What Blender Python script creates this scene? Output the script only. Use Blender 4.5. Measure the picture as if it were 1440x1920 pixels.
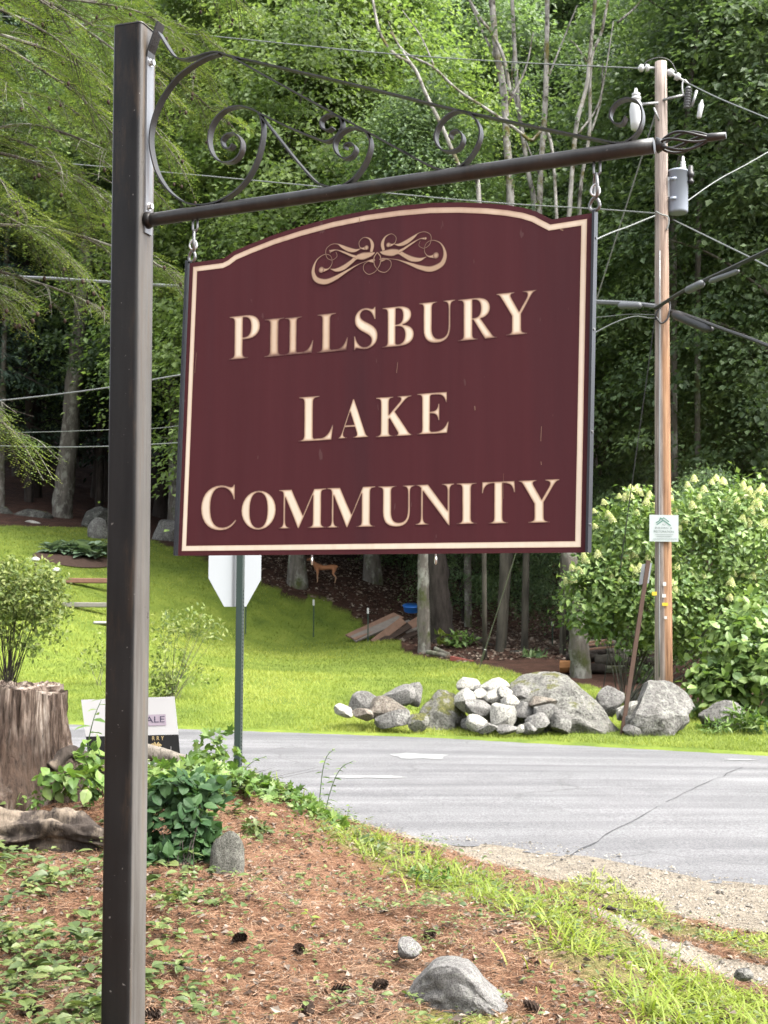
import bpy, bmesh, math, random
import numpy as np
from mathutils import Vector, Matrix, geometry
from mathutils import noise as mnoise

for o in list(bpy.data.objects):
    bpy.data.objects.remove(o)
scene = bpy.context.scene
C = scene.collection
R = math.radians
random.seed(7)
RNG = np.random.default_rng(7)

# ------------------------------------------------------------------ camera
FPX = 2400.0                       # focal length in photo pixels (1440 x 1920)
PITCH = math.atan(165.0 / FPX)
ROLL = 0.0055
CAMZ = 1.7
cp, sp = math.cos(PITCH), math.sin(PITCH)
_R0, _F, _U0 = np.array([1., 0, 0]), np.array([0, cp, sp]), np.array([0, -sp, cp])
RV = _R0 * math.cos(ROLL) + _U0 * math.sin(ROLL)
UV = _U0 * math.cos(ROLL) - _R0 * math.sin(ROLL)
CAM = np.array([0, 0, CAMZ])
cd = bpy.data.cameras.new('camera')
cam = bpy.data.objects.new('camera', cd)
C.objects.link(cam)
cam.matrix_world = Matrix(((RV[0], UV[0], -_F[0], 0), (RV[1], UV[1], -_F[1], 0), (RV[2], UV[2], -_F[2], CAMZ), (0, 0, 0, 1)))
cd.sensor_fit = 'VERTICAL'
cd.sensor_height = 36.0
cd.lens = FPX / 1920 * 36.0
cd.clip_start = 0.05
cd.clip_end = 2000
cd.dof.use_dof = True
cd.dof.focus_distance = 3.65
cd.dof.aperture_fstop = 15.0
scene.camera = cam

# ------------------------------------------------------------------ light: bright overcast
SUN_EL, SUN_AZ = 56.0, 116.0       # azimuth clockwise from +Y: behind the camera, to the right
w = bpy.data.worlds.new('World')
scene.world = w
w.use_nodes = True
wt = w.node_tree
wt.nodes.clear()
wo = wt.nodes.new('ShaderNodeOutputWorld')
wb = wt.nodes.new('ShaderNodeBackground')
sky = wt.nodes.new('ShaderNodeTexSky')
sky.sky_type = 'NISHITA'
sky.sun_disc = False
sky.sun_elevation = R(SUN_EL)
sky.sun_rotation = R(SUN_AZ)
sky.air_density = 1.0
sky.dust_density = 6.0
sky.ozone_density = 1.0
hs = wt.nodes.new('ShaderNodeHueSaturation')
hs.inputs['Saturation'].default_value = 0.30       # cloud cover: a nearly white sky
wt.links.new(sky.outputs[0], hs.inputs['Color'])
wt.links.new(hs.outputs[0], wb.inputs[0])
wb.inputs[1].default_value = 0.15
wt.links.new(wb.outputs[0], wo.inputs[0])
sl = bpy.data.lights.new('sun', 'SUN')
sun = bpy.data.objects.new('sun', sl)
C.objects.link(sun)
sl.energy = 1.5
sl.angle = R(40)
sl.color = (1.0, 0.96, 0.89)
sd = Vector((math.sin(R(SUN_AZ)) * math.cos(R(SUN_EL)), math.cos(R(SUN_AZ)) * math.cos(R(SUN_EL)), math.sin(R(SUN_EL))))
sun.rotation_euler = sd.to_track_quat('Z', 'Y').to_euler()
sun.location = (0, -5, 30)
vs = scene.view_settings
vs.view_transform = 'Standard'
vs.look = 'None'
vs.exposure = 2.5
vs.gamma = 1.0
vs.use_curve_mapping = False
scene.render.engine = 'CYCLES'
scene.cycles.max_bounces = 7
scene.cycles.diffuse_bounces = 4
scene.cycles.glossy_bounces = 3
scene.cycles.transmission_bounces = 4

# ------------------------------------------------------------------ geometry helpers
def ray(px, py):
    d = RV * ((px - 720) / FPX) + UV * ((960 - py) / FPX) + _F
    return d

def at(px, py, Y):                 # point seen at a photo pixel, Y metres in front of the camera
    d = ray(px, py)
    return CAM + d * (Y / d[1])

def pxsize(Y):                     # metres per photo pixel at depth Y
    return Y / FPX

def tag(o, label=None, cat=None, group=None, kind=None):
    if label: o['label'] = label
    if cat: o['category'] = cat
    if group: o['group'] = group
    if kind: o['kind'] = kind
    return o

def thing(name, loc, label, cat, group=None, rz=0.0):
    o = bpy.data.objects.new(name, None)
    C.objects.link(o)
    o.empty_display_size = 0.1
    o.location = tuple(loc)
    o.rotation_euler = (0, 0, rz)
    return tag(o, label, cat, group)

def npmesh(name, V, F, attrs=None, smooth=False):
    """V (n,3); F a list of (m,k) int arrays"""
    me = bpy.data.meshes.new(name)
    V = np.asarray(V, np.float32)
    if not isinstance(F, list): F = [F]
    F = [np.asarray(f, np.int32) for f in F if len(f)]
    nl = sum(f.size for f in F)
    npoly = sum(len(f) for f in F)
    me.vertices.add(len(V)); me.vertices.foreach_set('co', V.ravel())
    me.loops.add(nl); me.loops.foreach_set('vertex_index', np.concatenate([f.ravel() for f in F]))
    tot = np.concatenate([np.full(len(f), f.shape[1], np.int32) for f in F])
    st = np.concatenate([[0], np.cumsum(tot)[:-1]]).astype(np.int32)
    me.polygons.add(npoly)
    me.polygons.foreach_set('loop_start', st)
    me.polygons.foreach_set('loop_total', tot)
    me.polygons.foreach_set('use_smooth', np.full(npoly, bool(smooth)))
    me.update(calc_edges=True)
    for k, a in (attrs or {}).items():
        a = np.asarray(a, np.float32)
        at_ = me.attributes.new(k, 'FLOAT', 'POINT')
        at_.data.foreach_set('value', a)
    return me

def obj(name, me, material, parent=None, world=True):
    """link mesh; vertices are given in world coordinates, moved into the parent's frame"""
    o = bpy.data.objects.new(name, me)
    C.objects.link(o)
    if material is not None:
        me.materials.clear(); me.materials.append(material)
    if parent is not None:
        o.parent = parent
        if world:
            o.matrix_parent_inverse = Matrix.LocRotScale(None, None, None)
            pm = Matrix.LocRotScale(parent.location, parent.rotation_euler, parent.scale)
            if parent.parent is not None:
                pp = parent.parent
                pm = Matrix.LocRotScale(pp.location, pp.rotation_euler, pp.scale) @ parent.matrix_parent_inverse @ pm
            o.matrix_parent_inverse = pm.inverted()
    return o

class MB:
    """mesh builder: collects pieces with optional per-vertex attribute 'a'"""
    def __init__(s): s.V = []; s.F3 = []; s.F4 = []; s.A = []; s.n = 0
    def add(s, V, F, a=0.0):
        V = np.asarray(V, float).reshape(-1, 3)
        F = np.asarray(F, int)
        (s.F3 if F.shape[1] == 3 else s.F4).append(F + s.n)
        s.V.append(V); s.n += len(V)
        s.A.append(np.broadcast_to(np.asarray(a, float), (len(V),)).copy())
        return s
    def mesh(s, name, smooth=False):
        F = []
        if s.F3: F.append(np.concatenate(s.F3))
        if s.F4: F.append(np.concatenate(s.F4))
        return npmesh(name, np.concatenate(s.V), F, {'a': np.concatenate(s.A)}, smooth)
    def build(s, name, m, parent=None, smooth=False):
        return obj(name, s.mesh(name, smooth), m, parent)

def unit(v):
    v = np.asarray(v, float)
    return v / max(np.linalg.norm(v), 1e-9)

def tube(pts, rad, sides=8, cap=True, jitter=0.0, rng=None):
    P = np.asarray(pts, float); n = len(P)
    rad = np.broadcast_to(np.asarray(rad, float), (n,))
    T = np.gradient(P, axis=0); T /= np.maximum(np.linalg.norm(T, axis=1), 1e-9)[:, None]
    u = np.cross(T[0], [0.13, 0.31, 0.94]); u = unit(u) if np.linalg.norm(u) > 1e-3 else np.array([1., 0, 0])
    ang = np.arange(sides) * 2 * math.pi / sides
    V = np.zeros((n, sides, 3))
    for i in range(n):
        u = unit(u - T[i] * (u @ T[i])); v = np.cross(T[i], u)
        rr = rad[i] * (1 + (rng.normal(0, jitter, sides) if jitter else 0))
        V[i] = P[i] + (np.cos(ang) * rr)[:, None] * u + (np.sin(ang) * rr)[:, None] * v
    i, j = np.meshgrid(np.arange(n - 1), np.arange(sides), indexing='ij')
    a = i * sides + j; b = i * sides + (j + 1) % sides
    F = np.stack([a, b, b + sides, a + sides], -1).reshape(-1, 4)
    V = V.reshape(-1, 3)
    if cap:
        V = np.concatenate([V, P[:1], P[-1:]])
        k = np.arange(sides); k2 = (k + 1) % sides
        c0, c1 = n * sides, n * sides + 1
        F = np.concatenate([F, np.stack([k2, k, np.full(sides, c0), np.full(sides, c0)], -1)[:, :4],
                            np.stack([k + (n - 1) * sides, k2 + (n - 1) * sides, np.full(sides, c1), np.full(sides, c1)], -1)])
        # degenerate quads -> split as triangles
        q = F[: (n - 1) * sides]; t = F[(n - 1) * sides:][:, :3]
        return V, q, t
    return V, F, None

def add_tube(mb, pts, rad, sides=8, cap=True, a=0.0, jitter=0.0, rng=None):
    V, q, t = tube(pts, rad, sides, cap, jitter, rng)
    off = mb.n
    mb.add(V, q, a)
    if t is not None: mb.F3.append(t + off)

def smooth_line(pts, n=8):
    """Catmull-Rom through points"""
    P = np.asarray(pts, float)
    P = np.concatenate([[2 * P[0] - P[1]], P, [2 * P[-1] - P[-2]]])
    out = []
    t = np.linspace(0, 1, n, endpoint=False)[:, None]
    for i in range(1, len(P) - 2):
        p0, p1, p2, p3 = P[i - 1:i + 3]
        out.append(0.5 * ((2 * p1) + (p2 - p0) * t + (2 * p0 - 5 * p1 + 4 * p2 - p3) * t ** 2 + (-p0 + 3 * p1 - 3 * p2 + p3) * t ** 3))
    out.append(P[-2:-1])
    return np.concatenate(out)

def box_np(c, sx, sy, sz, M=None):
    s = np.array([[-1, -1, -1], [1, -1, -1], [1, 1, -1], [-1, 1, -1], [-1, -1, 1], [1, -1, 1], [1, 1, 1], [-1, 1, 1]], float) * [sx / 2, sy / 2, sz / 2]
    if M is not None: s = s @ np.asarray(M).T
    F = [[0, 3, 2, 1], [4, 5, 6, 7], [0, 1, 5, 4], [1, 2, 6, 5], [2, 3, 7, 6], [3, 0, 4, 7]]
    return s + np.asarray(c, float), F

def bevel_mesh(me, w, seg=2):
    bm = bmesh.new(); bm.from_mesh(me)
    bmesh.ops.bevel(bm, geom=list(bm.edges), offset=w, segments=seg, affect='EDGES', profile=0.5)
    bm.to_mesh(me); bm.free()
    return me

def inpoly(x, y, poly):
    poly = np.asarray(poly, float)
    inside = np.zeros(np.shape(x), bool)
    x0, y0 = poly[-1]
    for x1, y1 in poly:
        if y0 != y1:
            c = ((y1 > y) != (y0 > y)) & (x < (x0 - x1) * (y - y1) / (y0 - y1) + x1)
            inside ^= c
        x0, y0 = x1, y1
    return inside

_perm = np.random.default_rng(3).random((4, 64, 64))
def vnoise(x, y, k=0):             # tiling value noise 0..1
    x = np.asarray(x, float); y = np.asarray(y, float)
    xi = np.floor(x).astype(int); yi = np.floor(y).astype(int)
    fx = x - xi; fy = y - yi
    fx = fx * fx * (3 - 2 * fx); fy = fy * fy * (3 - 2 * fy)
    g = _perm[k % 4]
    a = g[xi % 64, yi % 64]; b = g[(xi + 1) % 64, yi % 64]; c = g[xi % 64, (yi + 1) % 64]; d = g[(xi + 1) % 64, (yi + 1) % 64]
    return (a * (1 - fx) + b * fx) * (1 - fy) + (c * (1 - fx) + d * fx) * fy

def fbm(x, y, o=3, k=0):
    s = 0; a = 0.5
    for i in range(o):
        s = s + a * vnoise(x * 2 ** i + 17 * i, y * 2 ** i + 5 * i, k + i); a *= 0.5
    return s / (1 - 0.5 ** o)

# ------------------------------------------------------------------ materials
class NT:
    def __init__(s, name):
        s.m = bpy.data.materials.new(name); s.m.use_nodes = True
        s.t = s.m.node_tree; s.t.nodes.clear()
        s.out = s.t.nodes.new('ShaderNodeOutputMaterial')
    def n(s, typ, ins=None, **props):
        nd = s.t.nodes.new('ShaderNode' + typ)
        for k, v in props.items(): setattr(nd, k, v)
        for k, v in (ins or {}).items():
            if isinstance(v, bpy.types.NodeSocket): s.t.links.new(v, nd.inputs[k])
            else: nd.inputs[k].default_value = v
        return nd
    def coord(s, which='Object', scale=None):
        c = s.n('TexCoord').outputs[which]
        if scale is not None: c = s.n('Mapping', {'Vector': c, 'Scale': scale}).outputs[0]
        return c
    def noise(s, scale, vec=None, detail=4, rough=0.55, dist=0.0):
        d = {'Scale': scale, 'Detail': detail, 'Roughness': rough, 'Distortion': dist}
        if vec is not None: d['Vector'] = vec
        return s.n('TexNoise', d).outputs['Fac']
    def ramp(s, fac, stops, interp='LINEAR'):
        r = s.n('ValToRGB', {'Fac': fac}); e = r.color_ramp.elements
        r.color_ramp.interpolation = interp
        while len(e) < len(stops): e.new(0.5)
        for x, (p, c) in zip(e, stops):
            x.position = p; x.color = (*c, 1) if len(c) == 3 else c
        return r.outputs[0]
    def mix(s, fac, a, b, mode='MIX'):
        nd = s.n('Mix', data_type='RGBA', blend_type=mode)
        for i, v in ((0, fac), (6, a), (7, b)):
            if isinstance(v, bpy.types.NodeSocket): s.t.links.new(v, nd.inputs[i])
            else: nd.inputs[i].default_value = v if i == 0 else ((*v, 1) if len(v) == 3 else v)
        return nd.outputs[2]
    def math(s, op, a, b=0.0, clamp=False):
        return s.n('Math', {0: a, 1: b}, operation=op, use_clamp=clamp).outputs[0]
    def attr(s, name): return s.n('Attribute', attribute_name=name).outputs['Fac']
    def bump(s, h, strength=0.5, dist=0.01):
        return s.n('Bump', {'Height': h, 'Strength': strength, 'Distance': dist}).outputs[0]
    def bsdf(s, col, rough=0.6, spec=0.3, metal=0.0, normal=None, extra=None):
        d = {'Base Color': col if isinstance(col, bpy.types.NodeSocket) else (*col, 1), 'Roughness': rough, 'Specular IOR Level': spec, 'Metallic': metal}
        if normal is not None: d['Normal'] = normal
        d.update(extra or {})
        return s.n('BsdfPrincipled', d).outputs[0]
    def done(s, sh):
        s.t.links.new(sh, s.out.inputs['Surface']); return s.m

M = {}
def plain(name, col, rough=0.6, spec=0.3, metal=0.0, var=0.25, scale=8.0, bump=0.0):
    t = NT(name)
    f = t.noise(scale, t.coord(), 5)
    c = t.mix(f, tuple(x * (1 - var) for x in col), tuple(min(1, x * (1 + var)) for x in col))
    nm = t.bump(t.noise(scale * 4, t.coord(), 5), bump, 0.01) if bump else None
    M[name] = t.done(t.bsdf(c, rough, spec, metal, nm))
    return M[name]

def leafmat(name, cols, trans=0.35, rough=0.5, spec=0.35, objvar=0.2, tcol=None):
    """cols: ramp over the per-leaf random attribute 'a'"""
    t = NT(name)
    stops = [(i / max(1, len(cols) - 1), c) for i, c in enumerate(cols)]
    c = t.ramp(t.attr('a'), stops)
    oi = t.n('ObjectInfo').outputs['Random']
    v = t.math('MULTIPLY_ADD', oi, 2 * objvar); t.t.nodes[-1].inputs[2].default_value = 1 - objvar
    hsv = t.n('HueSaturation', {'Color': c, 'Value': v}).outputs[0]
    b = t.bsdf(hsv, rough, spec)
    tc = t.mix(1.0, hsv, tcol or (1.1, 1.15, 0.65), 'MULTIPLY')
    tr = t.n('BsdfTranslucent', {'Color': tc}).outputs[0]
    M[name] = t.done(t.n('MixShader', {0: trans, 1: b, 2: tr}).outputs[0])
    return M[name]

def barkmat(name, lo, hi, moss=None, spots=None, scale=6.0):
    t = NT(name)
    co = t.coord('Object', (1, 1, 0.25))
    f = t.noise(scale * 2, co, 8, 0.65)
    c = t.ramp(f, [(0.3, lo), (0.7, hi)])
    if spots:
        s = t.ramp(t.noise(scale * 0.9, t.coord('Object', (1, 1, 0.6)), 5, 0.7), [(0.5, (0, 0, 0)), (0.62, (1, 1, 1))])
        c = t.mix(s, c, spots)
    if moss:
        s = t.ramp(t.noise(scale * 0.35, t.coord('Object'), 5, 0.7), [(0.52, (0, 0, 0)), (0.64, (1, 1, 1))])
        c = t.mix(s, c, moss)
    h = t.noise(scale * 3, co, 8, 0.7)
    M[name] = t.done(t.bsdf(c, 0.9, 0.15, 0, t.bump(h, 0.9, 0.03)))
    return M[name]

def rockmat(name, lo, hi, moss=0.0, lichen=0.4, scale=1.0):
    t = NT(name)
    co = t.coord('Object')
    f = t.noise(5 * scale, co, 8, 0.7)
    c = t.ramp(f, [(0.3, lo), (0.68, hi)])
    sp_ = t.ramp(t.noise(34 * scale, co, 3, 0.7), [(0.36, (0.3, 0.3, 0.3)), (0.5, (1, 1, 1)), (0.66, (1.35, 1.35, 1.35))])
    c = t.mix(0.8, c, sp_, 'MULTIPLY')
    if lichen:
        l = t.ramp(t.noise(9 * scale, co, 6, 0.75), [(0.54, (0, 0, 0)), (0.62, (lichen,) * 3)])
        c = t.mix(l, c, (0.24, 0.245, 0.215))
        l2 = t.ramp(t.noise(15 * scale, co, 5, 0.8), [(0.58, (0, 0, 0)), (0.66, (lichen,) * 3)])
        c = t.mix(l2, c, (0.03, 0.03, 0.028))
    if moss:
        geo = t.n('NewGeometry').outputs['Normal']
        z = t.n('SeparateXYZ', {0: geo}).outputs[2]
        k = t.math('ADD', t.math('MULTIPLY', z, 0.35), t.noise(4.5 * scale, co, 6, 0.7))
        l = t.ramp(k, [(0.92 - 0.36 * moss, (0, 0, 0)), (1.0 - 0.36 * moss, (0.9,) * 3)])
        c = t.mix(l, c, t.ramp(t.noise(22 * scale, co, 4), [(0.3, (0.034, 0.038, 0.008)), (0.7, (0.10, 0.098, 0.022))]))
    h = t.mix(0.5, t.noise(9 * scale, co, 8, 0.75), t.noise(40 * scale, co, 5, 0.7))
    M[name] = t.done(t.bsdf(c, 0.92, 0.15, 0, t.bump(h, 0.9, 0.08 / scale)))
    return M[name]

# ------------------------------------------------------------------ terrain
class TPS:
    def __init__(s, pts, lam=1e-3):
        P = np.asarray(pts, float); n = len(P); s.P = P
        K = s.k(P[:, :2], P[:, :2]) + lam * np.eye(n)
        A = np.zeros((n + 3, n + 3)); A[:n, :n] = K
        A[:n, n] = 1; A[:n, n + 1:] = P[:, :2]; A[n:, :n] = A[:n, n:].T
        s.w = np.linalg.solve(A, np.concatenate([P[:, 2], np.zeros(3)]))
    def k(s, a, b):
        r2 = ((a[:, None, :] - b[None]) ** 2).sum(-1) + 1e-9
        return 0.5 * r2 * np.log(r2)
    def __call__(s, x, y):
        x = np.asarray(x, float); sh = x.shape
        q = np.stack([x.ravel(), np.asarray(y, float).ravel()], -1)
        out = np.empty(len(q))
        for i in range(0, len(q), 40000):
            c = q[i:i + 40000]
            out[i:i + 40000] = s.k(c, s.P[:, :2]) @ s.w[:-3] + s.w[-3] + c @ s.w[-2:]
        return out.reshape(sh)

FAR_X = [-90, -40, -20, -8, -2.7, 0.53, 4.3, 10, 30, 90]
FAR_Y = [36, 27, 22.5, 18.7, 17.0, 16.1, 14.4, 11.6, 2, -27]
NEAR_X = [-90, -40, -20, -6, -2, -0.08, 0.67, 1.37, 1.93, 2.6, 4, 10, 30, 90]
NEAR_Y = [28, 19.5, 15.5, 11.9, 10.5, 9.6, 9.05, 8.6, 8.0, 7.55, 6.6, 3.0, -8, -42]
yfar = lambda x: np.interp(x, FAR_X, FAR_Y)
ynear = lambda x: np.interp(x, NEAR_X, NEAR_Y)

nc = [tuple(at(*p)) for p in [(200, 1920, 4.37), (850, 1900, 4.6), (1300, 1900, 5.04), (100, 1480, 7.6), (0, 1600, 6.6), (430, 1640, 6.2), (520, 1480, 8.0),
      (640, 1545, 8.2), (300, 1450, 8.2), (800, 1620, 7.8), (700, 1700, 6.35), (1000, 1745, 5.7), (880, 1690, 6.2), (1100, 1700, 6.9), (1150, 1800, 5.7), (600, 1850, 4.85), (250, 1750, 5.3), (930, 1640, 7.6)]]
nc += [(0, 0, .2), (-3, 1.5, .55), (3, 2, .02), (-6, 6, .9), (-6, 10, .35), (4, 4, 0), (-12, 8, .8), (-12, 0, 1.0), (0, -8, .2), (12, -6, 0), (-14, 13, .1), (-4.2, 8.4, .62), (3, 5.5, 0)]
nc += [(x, ynear(x), 0.0) for x in (-20, -10, -4, -2, -.9, 0, .7, 1.4, 2, 2.6, 4, 8)]
TN = TPS(nc, 2e-3)
fc = [tuple(at(*p)) for p in [(588, 1195, 34), (690, 1205, 32.5), (460, 1190, 33), (605, 1095, 37.5), (100, 985, 42), (150, 1060, 35), (150, 1140, 30), (300, 1250, 24),
      (795, 1225, 30), (825, 1205, 31), (1100, 1270, 25.5), (945, 1240, 28), (950, 1170, 38), (1060, 1200, 36), (330, 1030, 39), (500, 1070, 38), (420, 1120, 34.5), (1200, 1285, 24), (720, 1190, 34), (0, 1180, 27)]]
fc += [(x, yfar(x) + .1, 0.03) for x in (-30, -20, -12, -6, -2.7, 0.5, 2.5, 4.3, 7, 12)]
fc += [(1.5, 17.2, .05), (4, 16.3, .08), (6, 19, .1), (9, 22, .3), (14, 28, .9), (-16, 30, 2.6), (-22, 42, 5), (-10, 55, 6), (0, 55, 4.2), (10, 50, 3.0), (22, 45, 3.5), (0, 90, 15), (-40, 80, 15), (40, 80, 14), (20, 20, .6), (50, 20, 1.5), (-40, 40, 5), (0, 200, 45), (-120, 200, 45), (120, 200, 45)]
TF = TPS(fc, 2e-3)

def sstep(a, b, x):
    t = np.clip((x - a) / (b - a), 0, 1); return t * t * (3 - 2 * t)

def zg(x, y):
    x = np.asarray(x, float); y = np.asarray(y, float)
    yf = yfar(x); yn = ynear(x)
    zn = TN(x, y) + (fbm(x * 1.3, y * 1.3, 3) - .5) * .13 + (fbm(x * 6, y * 6, 2, 1) - .5) * .055 * sstep(0, .8, yn - y)
    zn = np.where(y < yn, np.maximum(zn, -0.01), -0.004 * sstep(0, .2, y - yn))
    zf = np.maximum(TF(x, y), 0.02) + (fbm(x * .35, y * .35, 2, 2) - .5) * .18 * sstep(0, 3, y - yf)
    kn = sstep(-0.75, -0.35, yn - y)      # 0 under the road, 1 on the near side
    kf = sstep(-0.45, -0.1, y - yf)
    z = -0.07 + kn * (zn + 0.07) + kf * (zf + 0.07)
    return z

def zg1(x, y): return float(zg(np.array([x]), np.array([y]))[0])

def G(px, py, ymax=80, off=0.0):
    """first hit of the ray through a photo pixel with the ground"""
    d = ray(px, py); d = d / d[1]
    ys = np.concatenate([np.arange(3, 12, .02), np.arange(12, ymax, .08)])
    P = CAM[None] + d[None] * ys[:, None]
    g = np.maximum(zg(P[:, 0], P[:, 1]), np.where((P[:, 1] > ynear(P[:, 0])) & (P[:, 1] < yfar(P[:, 0])), 0.0, -9))
    k = np.argmax(P[:, 2] < g + off)
    if P[k, 2] >= g[k] + off: k = len(ys) - 1
    return np.array([P[k, 0], P[k, 1], g[k]])

def Gpoly(pp): return np.array([G(*p)[:2] for p in pp])

LAWN = np.concatenate([[[-40, 30]], [[-26, 40]], Gpoly([(0, 985), (190, 990), (335, 1030), (470, 1085), (545, 1118), (650, 1140), (705, 1180), (790, 1228), (900, 1252), (1050, 1276), (1180, 1302)]),
                       [[5.6, 17.8], [8, 16.5], [12, 15], [14, 10.5], [10, 11.0], [4.3, 13.6], [0.53, 15.3], [-2.7, 16.2], [-8, 17.9], [-20, 21.7], [-40, 26]]])
GRASS1 = Gpoly([(1040, 1645), (1110, 1640), (1200, 1682), (1290, 1728), (1350, 1752), (1440, 1742), (1560, 1790), (1500, 1830), (1400, 1795), (1300, 1762), (1200, 1738), (1130, 1702), (1050, 1680)])
GRASS2 = Gpoly([(590, 1515), (680, 1560), (800, 1605), (900, 1635), (1000, 1680), (1130, 1735), (1250, 1800), (1330, 1832), (1440, 1858), (1600, 1900), (1600, 1990), (1230, 1960), (1130, 1860), (1060, 1800), (1030, 1755), (960, 1715), (880, 1680), (760, 1650), (620, 1580)])
GRAVEL = np.concatenate([Gpoly([(640, 1532), (760, 1572), (850, 1598), (940, 1625), (1040, 1648), (1140, 1662), (1270, 1716), (1440, 1752)]), [[3.2, 5.4], [6, 3.2], [12, -2], [12, 3], [5, 6.2], [2.6, 7.8], [1.9, 8.3], [1.4, 8.9], [.6, 9.3], [-.1, 9.9], [-1, 10.3]]])
TRACK = Gpoly([(1060, 1685), (1130, 1705), (1230, 1755), (1330, 1790), (1460, 1815), (1600, 1850), (1560, 1890), (1440, 1850), (1320, 1822), (1220, 1775), (1120, 1722)])
MOSS = Gpoly([(770, 1925), (800, 1900), (870, 1890), (960, 1905), (990, 1935), (900, 1960)])

def softmask(x, y, poly, amp=.25, fr=2.2, k=0):
    dx = (fbm(x * fr, y * fr, 3, k) - .5) * 2 * amp; dy = (fbm(x * fr + 31, y * fr + 9, 3, k + 1) - .5) * 2 * amp
    return inpoly(x + dx, y + dy, poly)

xs = np.unique(np.concatenate([np.linspace(-160, -14, 30), np.linspace(-14, -4.5, 40), np.linspace(-4.5, 4.5, 150), np.linspace(4.5, 14, 40), np.linspace(14, 160, 30)]))
ys = np.unique(np.concatenate([np.linspace(-60, 2.5, 25), np.linspace(2.5, 11, 150), np.linspace(11, 20, 50), np.linspace(20, 60, 90), np.linspace(60, 260, 25)]))
GX, GY = np.meshgrid(xs, ys)
GZ = zg(GX, GY)
gx, gy = GX.ravel(), GY.ravel()
def m01(b): return b.astype(float)
def blurm(poly, amp, fr, k):
    s = 0
    for q in range(5):
        s = s + m01(softmask(gx + .05 * math.cos(q * 1.26), gy + .05 * math.sin(q * 1.26), poly, amp, fr, k))
    return s / 5
a_lawn = m01(softmask(gx, gy, LAWN, .6, .5))
a_grass = np.maximum(blurm(GRASS1, .12, 3, 1), blurm(GRASS2, .3, 2.5, 2))
a_grav = np.maximum(blurm(GRAVEL, .18, 2.5, 0), blurm(TRACK, .06, 3, 3))
a_moss = blurm(MOSS, .1, 4, 2)
nx_, ny_ = len(xs), len(ys)
i, j = np.meshgrid(np.arange(ny_ - 1), np.arange(nx_ - 1), indexing='ij')
a = i * nx_ + j
F = np.stack([a, a + 1, a + nx_ + 1, a + nx_], -1).reshape(-1, 4)
t = NT('ground')
pos = t.n('NewGeometry').outputs['Position']
# pine needle duff
nf = t.noise(7, pos, 8, 0.7)
duff = t.ramp(nf, [(0.25, (0.014, 0.010, 0.008)), (0.5, (0.085, 0.045, 0.026)), (0.72, (0.20, 0.135, 0.088))])
duff = t.mix(t.ramp(t.noise(60, pos, 4, 0.8), [(0.35, (0, 0, 0)), (0.7, (.8, .8, .8))]), duff, (0.14, 0.072, 0.045))
# woods floor: darker brown leaf litter
wood = t.ramp(t.noise(3.2, pos, 8, 0.75), [(0.3, (0.014, 0.009, 0.007)), (0.55, (0.045, 0.023, 0.016)), (0.75, (0.08, 0.045, 0.031))])
sep = t.n('SeparateXYZ', {0: pos})
farm = t.n('MapRange', {0: sep.outputs[1], 1: 12.0, 2: 13.0}).outputs[0]
col = t.mix(farm, duff, wood)
lawnc = t.ramp(t.noise(1.3, pos, 7, 0.65), [(0.3, (0.055, 0.085, 0.014)), (0.55, (0.105, 0.14, 0.022)), (0.75, (0.15, 0.175, 0.034))])
col = t.mix(t.attr('lawn'), col, lawnc)
soilg = t.ramp(t.noise(14, pos, 6, .7), [(0.3, (0.05, 0.06, 0.018)), (0.7, (0.14, 0.12, 0.05))])
col = t.mix(t.math('MULTIPLY', t.attr('grass'), .85), col, soilg)
gv = t.n('TexVoronoi', {'Vector': pos, 'Scale': 70.0}, feature='F1')
gcol = t.mix(0.75, t.ramp(t.noise(5, pos, 7, .7), [(0.3, (0.11, 0.094, 0.074)), (0.7, (0.20, 0.175, 0.14))]), t.ramp(gv.outputs['Color'], [(0.0, (.5, .5, .5)), (1, (1.3, 1.3, 1.3))]), 'MULTIPLY')
gedge = t.ramp(t.math('ADD', t.attr('gravel'), t.math('MULTIPLY', t.math('SUBTRACT', t.noise(18, pos, 6, .75), .5), 1.2)), [(0.42, (0, 0, 0)), (0.58, (1, 1, 1))])
col = t.mix(gedge, col, gcol)
mossc = t.ramp(t.noise(50, pos, 5, .7), [(0.3, (0.04, 0.05, 0.01)), (0.7, (0.16, 0.17, 0.045))])
col = t.mix(t.attr('moss'), col, mossc)
hh = t.mix(0.5, t.noise(25, pos, 8, 0.8), gv.outputs['Distance'])
M['ground'] = t.done(t.bsdf(col, 0.95, 0.1, 0, t.bump(hh, 0.8, 0.03)))
gm = npmesh('ground', np.stack([gx, gy, GZ.ravel()], -1), F, {'lawn': a_lawn, 'grass': a_grass, 'gravel': a_grav, 'moss': a_moss}, True)
tag(obj('ground', gm, M['ground']), kind='structure')

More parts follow.
